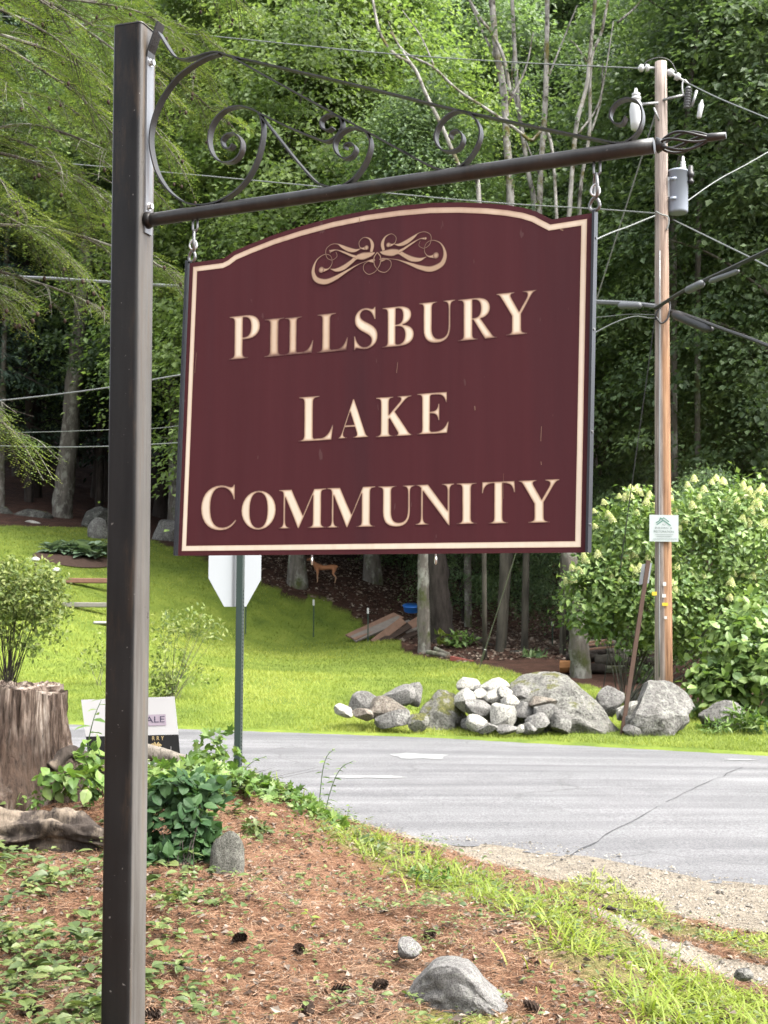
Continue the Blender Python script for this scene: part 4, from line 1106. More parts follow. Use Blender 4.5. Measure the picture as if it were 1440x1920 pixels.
# sign board for sale by the road
plain('board_white', (.27, .27, .27), .45, .3, 0, .02); plain('board_black', (.006, .006, .006), .6, .15); plain('ink_violet', (.02, .017, .035), .5, .3); plain('strip_pink', (.19, .16, .19), .5, .3); plain('ink_gold', (.25, .19, .09), .5, .3)
RY = 11.0
def rq(px, py, off=0.0): return at(px, py, RY + (1420 - py) / 110 * .10 - off)
cs = [rq(152, 1312), rq(327, 1306), rq(338, 1421), rq(166, 1427)]
fr2 = plane_frame(cs[0], cs[1], cs[3])
sale = thing('yard_sign', (cs[3] + cs[2]) / 2 * [1, 1, 0] + [0, 0, zg1(*((cs[3] + cs[2]) / 2)[:2])], 'white and black for sale board behind the post at the roadside', 'yard sign')
def quadplate(name, q, thick, m, parent):
    n_ = unit(np.cross(q[1] - q[0], q[3] - q[0])); n_ = n_ if n_[1] < 0 else -n_
    V = np.array([*q, *[p - n_ * thick for p in q]]); mb = MB(); mb.add(V, [[0, 1, 2, 3], [7, 6, 5, 4], [0, 4, 5, 1], [1, 5, 6, 2], [2, 6, 7, 3], [3, 7, 4, 0]])
    return mb.build(name, M[m], parent), n_
up_, n_ = quadplate('upper_panel', [rq(152, 1312), rq(327, 1306), rq(334.4, 1377), rq(161, 1381)], .008, 'board_white', sale)
lo_, n_ = quadplate('lower_panel', [rq(161, 1381.3), rq(334.4, 1377.3), rq(338, 1421), rq(166, 1427)], .010, 'board_black', sale)
quadplate('label_strip', [rq(215, 1342, .004), rq(310.5, 1339, .004), rq(312, 1360, .004), rq(216, 1363, .004)], .001, 'strip_pink', up_)
put_text(text_mesh('FOR SALE', .075), 'lettering', 'ink_violet', up_, rq(262, 1350.5, .006), fr2, .42)
put_text(text_mesh('R R Y', .05), 'lettering', 'ink_gold', lo_, rq(296, 1384.5, .004), fr2, .10)
mb = MB()                                  # palm emblem
pc0 = rq(291, 1412, .004); tp = rq(293, 1400, .004)
polyline_flat(mb, [pc0, tp], .010, fr2[2])
for (dx, dy) in ((-11, -2), (-9, 5), (10, -1), (9, 6), (-4, -7), (5, -7)):
    polyline_flat(mb, [tp, rq(293 + dx * .6, 1398 + dy * .3 - 3, .0045 + .0001 * dx), rq(293 + dx, 1399 + dy, .004 + .0001 * dx)], .010, fr2[2])
polyline_flat(mb, [rq(283, 1413, .0052), rq(306, 1411, .0052)], .009, fr2[2])
mb.build('palm_emblem', M['ink_gold'], lo_)
for px in (185, 320):
    a_ = rq(px, 1422, -.01); mb = MB(); add_tube(mb, [a_ + ZUP * .1, [a_[0], a_[1], zg1(a_[0], a_[1]) - .1]], .005, 6); mb.build('stake', M['dark_zinc'], sale)
# leaning marker post by the stones
MY = 15.9
plain('rust_brown', (.055, .034, .025), .8, .2, .2, .35, 14)
a_ = at(1165, 1388, MY); b_ = at(1215, 1058, MY + .25)
mk = thing('marker_post', a_, 'leaning rusty steel post with a small white plate beside the utility pole', 'marker post')
d_ = unit(b_ - a_); x_ = unit(np.array([1., 0, 0]) - d_ * d_[0]); y_ = np.cross(d_, x_); Mx = np.stack([x_, y_, d_], 1); ln = np.linalg.norm(b_ - a_)
mb = MB(); mb.add(*box_np((a_ + b_) / 2, .050, .006, ln + .1, Mx)); mb.add(*box_np((a_ + b_) / 2 - x_ * .024 + y_ * .016, .005, .03, ln + .1, Mx)); mb.add(*box_np((a_ + b_) / 2 + x_ * .024 + y_ * .016, .005, .03, ln + .1, Mx)); mb.build('rail', M['rust_brown'], mk)
q = [at(*p, MY + .33) for p in ((1203.5, 1058), (1222.5, 1055.5), (1216.5, 1093.5), (1197.5, 1096.5))]
quadplate('plate', q, .003, 'sign_back', mk)
# thin garden posts with white caps
plain('tpost_green', (.012, .028, .019), .6, .3); plain('cap_white', (.36, .36, .35), .6, .3)
for (px, y0, y1, dx, lab) in ((588, 1124, 1196, 0, 'green fence post with a white cap alone on the lawn below the sign'), (690, 1140, 1206, 0, 'green fence post with a white cap before the plank heap'), (463, 1122, 1191, -4, 'leaning green fence post with a white cap behind the road sign'),
                              (709, 1048, 1090, 0, 'white capped fence post standing in the dark leaf litter'), (1036, 1166, 1212, 0, 'white capped fence post deep between the tree trunks')):
    b0 = G(px + dx, y1); Yb = b0[1]
    tp = at(px, y0, Yb); tp_ = thing('fence_post', b0, lab, 'fence post', 'capped fence posts')
    cut = b0 + (tp - b0) * .84
    mb = MB(); mb.add(*box_np((b0 + cut) / 2 - [0, 0, .05], .030, .006, cut[2] - b0[2] + .1)); mb.add(*box_np((b0 + cut) / 2 - [0, -.012, .05], .006, .024, cut[2] - b0[2] + .1)); mb.build('stake', M['tpost_green'], tp_)
    mb = MB(); add_tube(mb, [cut, tp], .028, 8); mb.build('cap', M['cap_white'], tp_)

# ------------------------------------------------------------------ stones
def rock_mesh(seed, cuts=9, sub=3, rough=.06, box=None):
    rg = np.random.default_rng(seed)
    bm = bmesh.new(); bmesh.ops.create_icosphere(bm, subdivisions=sub, radius=1.0)
    V = np.array([v.co[:] for v in bm.verts]); Fm = np.array([[v.index for v in f.verts] for f in bm.faces]); bm.free()
    if box: V = V / (np.abs(V) ** box).sum(1)[:, None] ** (1 / box)
    for _ in range(cuts):
        n_ = unit(rg.normal(size=3)); d_ = rg.uniform(.46, .84)
        V = V - n_ * np.maximum(0, V @ n_ - d_)[:, None] * .93
    o = rg.uniform(0, 50, 3)
    nz = np.array([mnoise.fractal(Vector(v * 2.1 + o), 1.0, 2.0, 4) for v in V])
    V = V + unit_rows(V) * (nz * rough)[:, None]
    V /= np.abs(V).max(0)
    return V, Fm
def unit_rows(V): return V / np.maximum(np.linalg.norm(V, axis=1), 1e-9)[:, None]
rockmat('granite', (0.072, 0.069, 0.063), (0.165, 0.160, 0.149), 0, .5, 1.0)
rockmat('pale_stone', (.20, .195, .17), (.36, .35, .315), 0, .25, 1.6)
rockmat('grey_stone', (0.083, 0.080, 0.074), (0.182, 0.176, 0.165), 0, .3, 1.6)
rockmat('brown_stone', (0.088, 0.074, 0.061), (0.176, 0.154, 0.127), 0, .3, 1.6)
rockmat('mossy_stone', (0.094, 0.091, 0.077), (0.209, 0.204, 0.182), .72, .6, 1.1)
rockmat('great_boulder', (.075, .073, .066), (.19, .185, .165), .30, .55, 1.0)
rockmat('dark_boulder', (0.028, 0.028, 0.025), (0.072, 0.072, 0.063), .25, .3, .8)
rockmat('near_rock', (0.077, 0.074, 0.072), (0.182, 0.176, 0.168), 0, .45, 5.0)
rockmat('near_mossy', (.062, .062, .052), (.15, .148, .13), .62, .4, 4.0)
def rock(name, seed, ctr, size, m, parent=None, rz=0.0, tilt=0.0, cuts=9, sub=3, rough=.06, label=None, cat=None, group=None, prof=None):
    V, Fm = rock_mesh(seed, cuts, sub, rough, 3.2 if prof is not None else None)
    if prof is not None: V[:, 2] = (V[:, 2] + 1) * np.interp(V[:, 0], prof[0], prof[1]) - 1
    V = V * (np.asarray(size) / 2)
    ct, s_ = math.cos(tilt), math.sin(tilt)
    V = V @ np.array([[ct, 0, -s_], [0, 1, 0], [s_, 0, ct]]).T
    cz, sz_ = math.cos(rz), math.sin(rz)
    V = V @ np.array([[cz, -sz_, 0], [sz_, cz, 0], [0, 0, 1]]).T
    me = npmesh(name, V, Fm, None, True)
    try: me.set_sharp_from_angle(angle=R(18))
    except Exception: pass
    o = obj(name, me, M[m], None)
    o.location = tuple(ctr)
    if parent is not None:
        o.parent = parent; o.matrix_parent_inverse = Matrix.Translation(parent.location).inverted()
    else: tag(o, label, cat, group)
    return o
def rock_px(name, seed, x0, y0, x1, y1, Y, m, depth=1.0, sink=.12, **k):
    """a stone whose outline spans the given photo box at depth Y"""
    a_, b_ = at(x0, y0, Y), at(x1, y1, Y)
    wx = abs(b_[0] - a_[0]); hz = abs(a_[2] - b_[2])
    c0 = (a_ + b_) / 2; hz2 = hz * (1 + sink); c0[2] -= hz * sink / 2
    return rock(name, seed, c0, (wx, wx * depth, hz2), m, **k)
# boulders along the road verge
rock_px('boulder', 11, 758, 1276, 884, 1378, 16.9, 'mossy_stone', .8, .2, cuts=9, sub=5, rough=.1, prof=([-1, -.5, 0, .5, 1], [.5, .85, 1, .9, .4]), label='mossy upright boulder left of the pale stone heap', cat='boulder', group='boulders along the verge')
rock_px('boulder', 22, 936, 1248, 1186, 1390, 16.55, 'great_boulder', .75, .2, cuts=10, sub=5, rough=.11, prof=([-1, -.8, -.3, .1, .5, .8, 1], [.75, 1, 1, .92, .66, .42, .25]), label='largest grey boulder with a mossy slope at the middle of the verge', cat='boulder', group='boulders along the verge')
rock_px('boulder', 33, 1150, 1276, 1318, 1380, 16.2, 'granite', .8, .2, cuts=10, sub=5, rough=.09, prof=([-1, -.7, -.2, .4, .8, 1], [.45, .7, 1, 1, .85, .6]), label='big rounded grey boulder in front of the utility pole', cat='boulder', group='boulders along the verge')
rock_px('boulder', 35, 1296, 1308, 1395, 1362, 16.6, 'granite', .8, .3, label='low grey boulder right of the pole boulder under the bush', cat='boulder', group='boulders along the verge')
wl = G(940, 1372)
wall = thing('stone_heap', wl, 'loose heap of pale fieldstones piled between the boulders on the verge', 'stone wall')
SW = [  # x0 y0 x1 y1 depth tilt material
 (858, 1288, 890, 1335, 16.55, .3, 'pale_stone'), (872, 1312, 922, 1342, 16.35, -.25, 'grey_stone'), (882, 1293, 912, 1312, 16.75, 0, 'pale_stone'), (905, 1276, 950, 1302, 16.8, .15, 'pale_stone'), (912, 1293, 938, 1318, 16.6, .5, 'pale_stone'),
 (938, 1290, 962, 1310, 16.6, 0, 'pale_stone'), (958, 1286, 994, 1312, 16.55, .2, 'grey_stone'), (942, 1303, 974, 1330, 16.4, -.2, 'pale_stone'), (922, 1318, 970, 1362, 16.15, .4, 'pale_stone'), (962, 1320, 992, 1352, 16.25, 0, 'grey_stone'),
 (980, 1308, 1040, 1330, 16.3, .08, 'brown_stone'), (994, 1325, 1044, 1364, 16.1, .3, 'granite'), (984, 1343, 1024, 1370, 15.95, .35, 'grey_stone'), (878, 1340, 908, 1366, 16.05, -.6, 'pale_stone'), (900, 1356, 932, 1372, 16.0, .1, 'grey_stone'), (936, 1363, 970, 1373, 15.9, 0, 'grey_stone'),
 (970, 1362, 984, 1372, 15.9, 0, 'pale_stone'), (1034, 1335, 1064, 1376, 16.0, 0, 'granite'), (860, 1274, 894, 1294, 16.9, .1, 'pale_stone'), (884, 1284, 908, 1298, 16.9, 0, 'grey_stone'), (905, 1330, 930, 1356, 16.4, .2, 'brown_stone'), (1010, 1312, 1030, 1330, 16.35, 0, 'grey_stone'), (984, 1358, 1008, 1374, 15.85, 0, 'grey_stone'), (915, 1308, 945, 1330, 16.7, 0, 'brown_stone'),
 (984, 1360, 1000, 1372, 15.95, .2, 'pale_stone')]
for k, (x0, y0, x1, y1, Y, tl, m_) in enumerate(SW): rock_px('stone', 200 + k, x0 - 7, y0 - 5, x1 + 7, y1 + 5, Y, m_, .85, .05, parent=wall, tilt=tl, cuts=20, rough=.02)
rgw = np.random.default_rng(17)
for k in range(16):
    px_, py_ = rgw.uniform(868, 1040), rgw.uniform(1300, 1362); w2 = rgw.uniform(14, 22)
    rock_px('stone', 260 + k, px_ - w2, py_ - w2 * .75, px_ + w2, py_ + w2 * .75, 16.85 - (py_ - 1300) * .006, ['grey_stone', 'brown_stone', 'granite'][k % 3], .85, .05, parent=wall, tilt=rgw.uniform(-.4, .4), cuts=13, rough=.04)
wall2 = thing('stone_heap', G(690, 1340), 'low run of grey weathered stones at the lawn end of the verge', 'stone wall')
for k, (x0, y0, x1, y1, Y, tl, m_) in enumerate([(656, 1298, 718, 1334, 16.9, .05, 'grey_stone'), (684, 1308, 760, 1340, 16.6, 0, 'brown_stone'), (714, 1290, 775, 1318, 17.1, .2, 'grey_stone'), (760, 1284, 790, 1320, 17.2, .2, 'grey_stone'), (706, 1334, 775, 1358, 16.4, .1, 'granite'), (664, 1330, 706, 1345, 16.5, 0, 'brown_stone'), (630, 1324, 664, 1338, 16.7, -.25, 'pale_stone'), (765, 1335, 800, 1364, 16.3, .3, 'mossy_stone')]):
    rock_px('stone', 300 + k, x0 - 5, y0 - 4, x1 + 5, y1 + 4, Y, m_, .8, .15, parent=wall2, tilt=tl, cuts=12, rough=.045)
wall3 = thing('stone_heap', G(1180, 1372), 'small stones wedged between the two largest boulders', 'stone wall')
for k, (x0, y0, x1, y1, Y, tl, m_) in enumerate([(1122, 1288, 1172, 1335, 16.9, .3, 'grey_stone'), (1168, 1318, 1215, 1345, 16.2, 0, 'pale_stone'), (1188, 1330, 1232, 1372, 15.95, .1, 'granite'), (1172, 1338, 1198, 1360, 15.95, .2, 'granite'), (1172, 1360, 1202, 1376, 15.85, 0, 'grey_stone'), (1158, 1322, 1180, 1345, 16.4, 0, 'pale_stone')]):
    rock_px('stone', 330 + k, x0 - 5, y0 - 4, x1 + 5, y1 + 4, Y, m_, .8, .1, parent=wall3, tilt=tl, cuts=9)
# boulders at the top of the lawn and in the woods
for k, (x0, y0, x1, y1, Y, m_, lab) in enumerate([(143, 948, 215, 992, 43, 'dark_boulder', 'rounded dark boulder behind the flower bed at the top of the lawn'), (22, 952, 100, 984, 44, 'dark_boulder', 'low mossy boulder left of the pale leaning trunk'), (165, 970, 205, 1022, 40, 'granite', 'tilted brownish boulder beside the flower bed'),
        (285, 960, 345, 1030, 41, 'granite', 'cracked grey boulder between the post and the sign'), (44, 975, 78, 984, 42, 'pale_stone', 'small flat pale stone at the top edge of the lawn'), (-20, 945, 26, 980, 44, 'dark_boulder', 'grey rubble stone at the left end of the lawn top'),
        (950, 1208, 1014, 1246, 29.5, 'dark_boulder', 'dark mossy boulder between the thin trunks in the woods'), (1012, 1214, 1062, 1244, 30, 'dark_boulder', 'smaller dark boulder beside the cut log in the woods')]):
    rock_px('boulder', 400 + k, x0, y0, x1, y1, Y, m_, .8, .35, cuts=6, rough=.05, label=lab, cat='boulder', group='boulders by the wood edge')
# near stones
rock_px('rock', 51, 754, 1794, 962, 1905, 4.75, 'near_rock', .7, .15, cuts=1, sub=5, rough=.10, prof=([-1, -.8, -.6, -.4, -.2, .0, .2, .35, .5, .65, .8, 1], [.50, .66, .80, .92, .99, 1, .95, .84, .68, .56, .50, .44]), label='grey speckled rock lying in the pine needles', cat='rock', group='rocks in the needles')
rock_px('rock', 52, 737, 1756, 791, 1794, 5.15, 'near_rock', .8, .1, cuts=4, rough=.05, label='fist sized pale stone behind the speckled rock', cat='rock', group='rocks in the needles')
rock_px('rock', 53, 962, 1838, 1026, 1884, 5.0, 'near_mossy', .7, .1, cuts=4, rough=.04, label='flat greenish stone half buried right of the speckled rock', cat='rock', group='rocks in the needles')
rock_px('rock', 57, 394, 1545, 458, 1655, 6.25, 'near_mossy', .55, .15, cuts=2, rough=.06, sub=4, prof=([-1, -.4, .3, .7, 1], [.72, .86, 1, .98, .9]), label='upright mossy stone beside the dark leafy shrub', cat='rock', group='rocks in the needles')
rock_px('rock', 55, 1095, 1652 + 60, 1125, 1728, 6.3, 'near_rock', .8, .3, label='small grey stone at the edge of the worn track', cat='rock', group='rocks in the needles')
rock_px('rock', 56, 1375, 1812, 1412, 1834, 5.5, 'grey_stone', .8, .3, label='dark stone on the worn track near the right edge', cat='rock', group='rocks in the needles')

# ------------------------------------------------------------------ stump and dead wood
t = NT('stump_wood')
co = t.coord('Object', (7, 7, .5))
f = t.noise(2.4, co, 8, .7, .3)
c = t.ramp(f, [(.40, (.018, .013, .010)), (.47, (.085, .062, .049)), (.54, (.175, .14, .115)), (.64, (.31, .275, .24))])
f2 = t.noise(1.7, t.coord('Object', (1, 1, .5)), 5, .6)
c = t.mix(t.ramp(f2, [(.52, (0, 0, 0)), (.62, (.9, .9, .9))]), c, t.ramp(t.noise(14, t.coord('Object', (2, 2, .6)), 6, .7), [(.3, (.008, .006, .005)), (.7, (.05, .032, .024))]))
fine = t.noise(26, t.coord('Object', (1, 1, .22)), 8, .75)
c = t.mix(t.ramp(fine, [(.36, (.85, .85, .85)), (.46, (0, 0, 0))]), c, (.014, .010, .008))
c = t.mix(t.ramp(t.noise(1.3, t.coord('Object'), 4, .6), [(.5, (0, 0, 0)), (.62, (.7, .7, .7))]), c, t.ramp(fine, [(.3, (.012, .009, .007)), (.7, (.075, .05, .036))]))
M['stump_wood'] = t.done(t.bsdf(c, .95, .1, 0, t.bump(t.mix(.5, f, fine), 1.0, .05)))
barkmat('dead_bark', (.010, .008, .007), (.062, .050, .042), None, (.16, .13, .10), 6)
barkmat('grey_log', (0.068, 0.059, 0.050), (0.198, 0.177, 0.149), None, None, 9)
barkmat('bark_grey', (0.043, 0.038, 0.032), (0.124, 0.112, 0.096), (0.046, 0.053, 0.019), (0.186, 0.186, 0.161), 4)
barkmat('bark_dark', (0.014, 0.011, 0.009), (0.043, 0.036, 0.031), None, None, 5)
barkmat('bark_pale', (.13, .125, .112), (.33, .32, .295), (.085, .075, .025), (.05, .045, .038), 5)
t = NT('bark_pale')                       # the same mossy bark, woodland shade painted in as a darker foot
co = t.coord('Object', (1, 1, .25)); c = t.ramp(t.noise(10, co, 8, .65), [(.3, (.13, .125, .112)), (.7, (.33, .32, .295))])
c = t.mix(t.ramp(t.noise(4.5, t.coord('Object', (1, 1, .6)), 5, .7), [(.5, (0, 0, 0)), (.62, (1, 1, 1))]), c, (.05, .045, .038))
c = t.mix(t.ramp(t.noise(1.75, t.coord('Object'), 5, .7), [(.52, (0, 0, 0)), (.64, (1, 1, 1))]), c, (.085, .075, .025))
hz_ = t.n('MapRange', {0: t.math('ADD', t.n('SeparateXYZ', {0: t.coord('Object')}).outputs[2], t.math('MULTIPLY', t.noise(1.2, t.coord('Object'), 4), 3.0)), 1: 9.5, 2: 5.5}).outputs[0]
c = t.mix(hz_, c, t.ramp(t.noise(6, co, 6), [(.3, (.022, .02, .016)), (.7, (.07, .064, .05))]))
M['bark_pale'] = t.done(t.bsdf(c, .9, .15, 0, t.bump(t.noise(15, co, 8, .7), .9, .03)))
barkmat('bark_conifer', (0.034, 0.030, 0.025), (0.105, 0.096, 0.081), None, (0.155, 0.155, 0.130), 4)
SYd = 7.55
sc0 = at(28, 1480, SYd); sc0[2] = zg1(sc0[0], sc0[1])
ht = at(28, 1284, SYd)[2] - sc0[2]
stump = thing('tree_stump', sc0, 'tall weathered tree stump with splintered pale sides at the left edge', 'stump')
mb = MB(); V = []; ns = 260; nh = 26
rg = np.random.default_rng(5)
for h in range(nh + 1):
    f = h / nh
    for k in range(ns):
        th = 2 * math.pi * k / ns
        fl = .5 + .5 * math.cos(5 * th + 1.3 + .6 * math.sin(2 * th))
        r = .27 + .16 * (1 - f) ** 2.5 * (.4 + fl) + .03 * fl + .03 * (mnoise.noise(Vector((math.cos(th) * 5, math.sin(th) * 5, f * 1.5)))) + .016 * mnoise.noise(Vector((math.cos(th) * 9, math.sin(th) * 9, f * 1.4))) - .022 * max(0, mnoise.noise(Vector((math.cos(th) * 22, math.sin(th) * 22, f * 2.2)))) + .012 * mnoise.noise(Vector((math.cos(th) * 48, math.sin(th) * 48, f * 9)))
        zz = f * (ht + .025 * mnoise.noise(Vector((math.cos(th) * 2.5, math.sin(th) * 2.5, 4.2))) - .05 * max(0, math.cos(th + .2)) ** 3 + .012 * mnoise.noise(Vector((math.cos(th) * 14, math.sin(th) * 14, 1.2)))) - (.1 if h == 0 else 0)
        V.append((r * math.cos(th), r * math.sin(th), zz))
F = [[h * ns + k, h * ns + (k + 1) % ns, (h + 1) * ns + (k + 1) % ns, (h + 1) * ns + k] for h in range(nh) for k in range(ns)]
mb.add(V, F)
me = mb.mesh('bark_shell', True); obj('bark_shell', me, M['stump_wood'], stump, False)
tops = [V[nh * ns + k] for k in range(ns)]
inner = [(x * .9, y * .9, z - .012 - .012 * rg.random()) for x, y, z in tops]
mb = MB(); mb.add(np.array(tops + inner + [(0, 0, ht - .03)]), [[k, (k + 1) % ns, ns + (k + 1) % ns, ns + k] for k in range(ns)])
mb.F3.append(np.array([[ns + k, ns + (k + 1) % ns, 2 * ns] for k in range(ns)]))
obj('broken_top', mb.mesh('broken_top'), M['stump_wood'], stump, False)
def rough_log(name, pts, rad, m, label, cat, group=None, sides=28, amp=.16, nseg=10, seed=0):
    P = smooth_line(pts, nseg); n_ = len(P); rr = np.interp(np.linspace(0, 1, n_), np.linspace(0, 1, len(rad)), rad)
    V, q, t_ = tube(P, rr, sides)
    c_ = np.repeat(P, sides, 0); body = V[:n_ * sides] - c_
    k = np.array([mnoise.fractal(Vector((unit(b) * 1.9 + p * 3.2 + seed)), 1, 2, 4) for b, p in zip(body, c_)])
    V[:n_ * sides] = c_ + body * (1 + amp * k)[:, None]
    base = P[0].copy(); me = npmesh(name, V - base, [q, t_], {'a': np.zeros(len(V))}, True)
    o = obj(name, me, M[m]); o.location = tuple(base)
    return tag(o, label, cat, group)
def gp(px, py, off=0.0): p = G(px, py); return p + [0, 0, off]
rough_log('rotten_log', [at(-70, 1556, 6.75), at(30, 1566, 6.7), at(120, 1562, 6.65), at(205, 1580, 6.6)], [.10, .115, .10, .05], 'dead_bark', 'rotten dark log with peeling bark lying left of the post', 'log', 'dead wood on the bank', amp=.7, seed=3, sides=44, nseg=22)
rough_log('fallen_log', [at(255, 1405, 8.3), at(330, 1425, 8.2), at(420, 1460, 8.05), at(500, 1500, 7.95), at(560, 1540, 7.9)], [.05, .05, .042, .035, .02], 'grey_log', 'slim grey log lying along the crest of the bank', 'log', 'dead wood on the bank', 16, .2)
rough_log('root', [at(95, 1440, 7.4), at(125, 1412, 7.45), at(160, 1420, 7.5), at(200, 1445, 7.5), at(240, 1470, 7.5)], [.05, .04, .035, .03, .02], 'dead_bark', 'dark curved root reaching right from the stump', 'root', 'dead wood on the bank', 14, .25)
rough_log('root', [at(110, 1490, 7.25), at(135, 1465, 7.3), at(150, 1440, 7.35), at(165, 1425, 7.4)], [.025, .025, .02, .012], 'stump_wood', 'short reddish root snag at the foot of the stump', 'root', 'dead wood on the bank', 12, .25)
for k, (p, r_, lab) in enumerate([([(300, 1812), (340, 1822), (385, 1830)], .006, 'thin grey twig on the needles right of the post foot'), ([(8, 1870), (40, 1845), (60, 1828)], .006, 'thin twig among the low plants at the lower left'), ([(1130, 1705), (1160, 1712), (1192, 1716)], .012, 'short dark stick on the worn track'),
        ([(765, 1605), (795, 1602)], .012, 'short black stick in the grass at the crest of the bank'), ([(885, 1690), (925, 1702)], .006, 'grey twig at the grass edge above the needles')]):
    P = smooth_line([gp(*q, .015) for q in p], 5); mb = MB(); add_tube(mb, P - P[0], np.linspace(r_, r_ * .6, len(P)), 7, True, 0, .12, RNG)
    o = mb.build('twig', M['grey_log'] if 'grey' in lab or 'thin' in lab else M['bark_dark']); o.location = tuple(P[0]); tag(o, lab, 'twig', 'twigs on the ground')
# pine cones
plain('cone_brown', (0.027, 0.017, 0.012), .8, .2, 0, .4, 30)
def cone_mesh():
    mb = MB(); rg = np.random.default_rng(2)
    add_tube(mb, [(0, 0, -.035), (0, 0, -.01), (0, 0, .02), (0, 0, .04)], [.006, .012, .010, .003], 8)
    for k in range(60):
        f = k / 60; z = -.036 + .074 * f; r = .021 * math.sin(math.pi * min(1, .18 + .82 * f)) + .003; th = k * 2.4
        d_ = np.array([math.cos(th), math.sin(th), 0]); s_ = np.array([-math.sin(th), math.cos(th), 0]); a_ = np.array([0, 0, z])
        w_ = .007
        mb.add([a_ + d_ * r * .3 - s_ * w_ * .6, a_ + d_ * r * .3 + s_ * w_ * .6, a_ + d_ * r + s_ * w_ + [0, 0, .006], a_ + d_ * (r + .003) + [0, 0, .01], a_ + d_ * r - s_ * w_ + [0, 0, .006]][:4] , [[0, 1, 2, 3]])
        mb.add([a_ + d_ * r * .3 - s_ * w_ * .6, a_ + d_ * (r + .003) + [0, 0, .01], a_ + d_ * r - s_ * w_ + [0, 0, .006], a_ + d_ * r * .5 - s_ * w_], [[0, 1, 2, 3]])
    return mb.mesh('pine_cone')
cm = cone_mesh(); cm.materials.append(M['cone_brown'])
for k, (px, py, lab) in enumerate([(560, 1788, 'dark pine cone below the pale green seedling'), (638, 1866, 'pine cone lying on its side by the lower middle'), (578, 1903, 'pine cone near the bottom edge right of the post'), (282, 1915, 'pine cone touching the post foot at the bottom edge'), (805, 1762, 'dark pine cone just right of the fist sized stone'), (60, 1906, 'pine cone at the bottom left corner'), (1000, 1900, 'pine cone below the flat greenish stone'), (450, 1770, 'dark pine cone in the needles under the mossy stone'), (712, 1856, 'pine cone just left of the speckled rock')]):
    o = bpy.data.objects.new('pine_cone', cm); C.objects.link(o); p = gp(px, py, .016); o.location = tuple(p); o.rotation_euler = (R(80 + 15 * math.sin(k * 3)), R(20 * math.cos(k * 2)), k * 1.7); o.scale = (.95,) * 3
    tag(o, lab, 'pine cone', 'pine cones on the needles')

# ------------------------------------------------------------------ wood heaps, tub, garden things
plain('board_tan', (0.144, 0.087, 0.060), .8, .2, 0, .35, 9); plain('board_grey', (0.132, 0.114, 0.099), .85, .2, 0, .3, 9); plain('board_dark', (0.036, 0.024, 0.018), .85, .2, 0, .3, 9); plain('board_red', (0.132, 0.036, 0.027), .7, .25, 0, .3, 7); plain('cut_wood', (0.252, 0.120, 0.048), .8, .2, 0, .25, 10); plain('tub_blue', (0.018, 0.120, 0.408), .4, .4, 0, .1, 3)
def plank(parent, A_, B_, w_, th_, m, roll=0.0):
    a_, b_ = at(*A_), at(*B_); d_ = unit(b_ - a_); y_ = unit(np.cross(ZUP, d_)); z_ = np.cross(d_, y_)
    y2 = y_ * math.cos(roll) + z_ * math.sin(roll); z2 = np.cross(d_, y2)
    mb = MB(); mb.add(*box_np((a_ + b_) / 2, np.linalg.norm(b_ - a_), w_, th_, np.stack([d_, y2, z2], 1)))
    o = mb.build('plank', M[m], parent); bevel_mesh(o.data, .006, 1); return o
lb = thing('plank_heap', G(720, 1203), 'heap of brown salvaged boards propped up at the wood edge', 'plank heap')
YL = 33.2
for (A_, B_, w_, m_, rl) in [((657, 1196, YL), (748, 1154, YL + .7), .5, 'board_tan', .25), ((662, 1199, YL - .1), (752, 1160, YL + .4), .3, 'board_grey', .5), ((700, 1206, YL - .5), (756, 1163, YL), .22, 'board_tan', .9), ((712, 1206, YL - .5), (768, 1172, YL), .2, 'board_dark', .8),
        ((725, 1200, YL - .2), (792, 1160, YL + .4), .25, 'board_tan', .7), ((735, 1204, YL - .4), (800, 1180, YL + .2), .2, 'board_dark', .3), ((720, 1186, YL + .5), (772, 1166, YL + 1), .25, 'board_grey', .4), ((742, 1206, YL - .5), (802, 1196, YL), .2, 'board_dark', .2), ((758, 1185, YL), (800, 1172, YL + .3), .2, 'board_grey', .2),
        ((830, 1205, YL - 3), (890, 1190, YL - 2), .16, 'board_dark', .2), ((845, 1198, YL - 3), (900, 1205, YL - 2.6), .14, 'board_dark', .3)]:
    plank(lb, A_, B_, w_, .05, m_, rl)
tb = at(772, 1138, 35.5); tb[2] = at(772, 1147, 35.5)[2]
mb = MB(); lathe(mb, tb, ZUP + np.array([0, -.25, 0]), [(0, .19), (.02, .21), (.16, .24), (.17, .255), (.185, .255), (.185, .235), (.06, .20), (.05, .02)], 24)
o = mb.build('plastic_tub', M['tub_blue'], None, True); tag(o, 'bright blue plastic tub on the leaf litter behind the plank heap', 'tub')
rb = thing('red_beam', at(905, 1245, 28.4), 'long dull red beam lying on stones at the wood edge', 'beam')
plank(rb, (845, 1234, 28.4), (900, 1246, 28.2), .16, .10, 'board_red'); plank(rb, (890, 1244, 28.4), (968, 1247, 28.2), .16, .11, 'board_red')
for k, (A_, B_) in enumerate([((800, 1222, 29.3), (838, 1230, 29)), ((815, 1216, 29.6), (842, 1228, 29.4))]):
    rough_log('short_log', [at(*A_), (at(*A_) + at(*B_)) / 2, at(*B_)], [.05, .055, .05], 'bark_grey', ['short grey log beside the pair of trunks on the lawn edge', 'short log lying on top of another at the lawn edge'][k], 'log', 'short logs at the lawn edge', 12, .15, 4)
lp = thing('log_pile', at(1140, 1292, 26.2), 'stacked dark firewood logs under the flowering bush', 'log pile')
rg = np.random.default_rng(8)
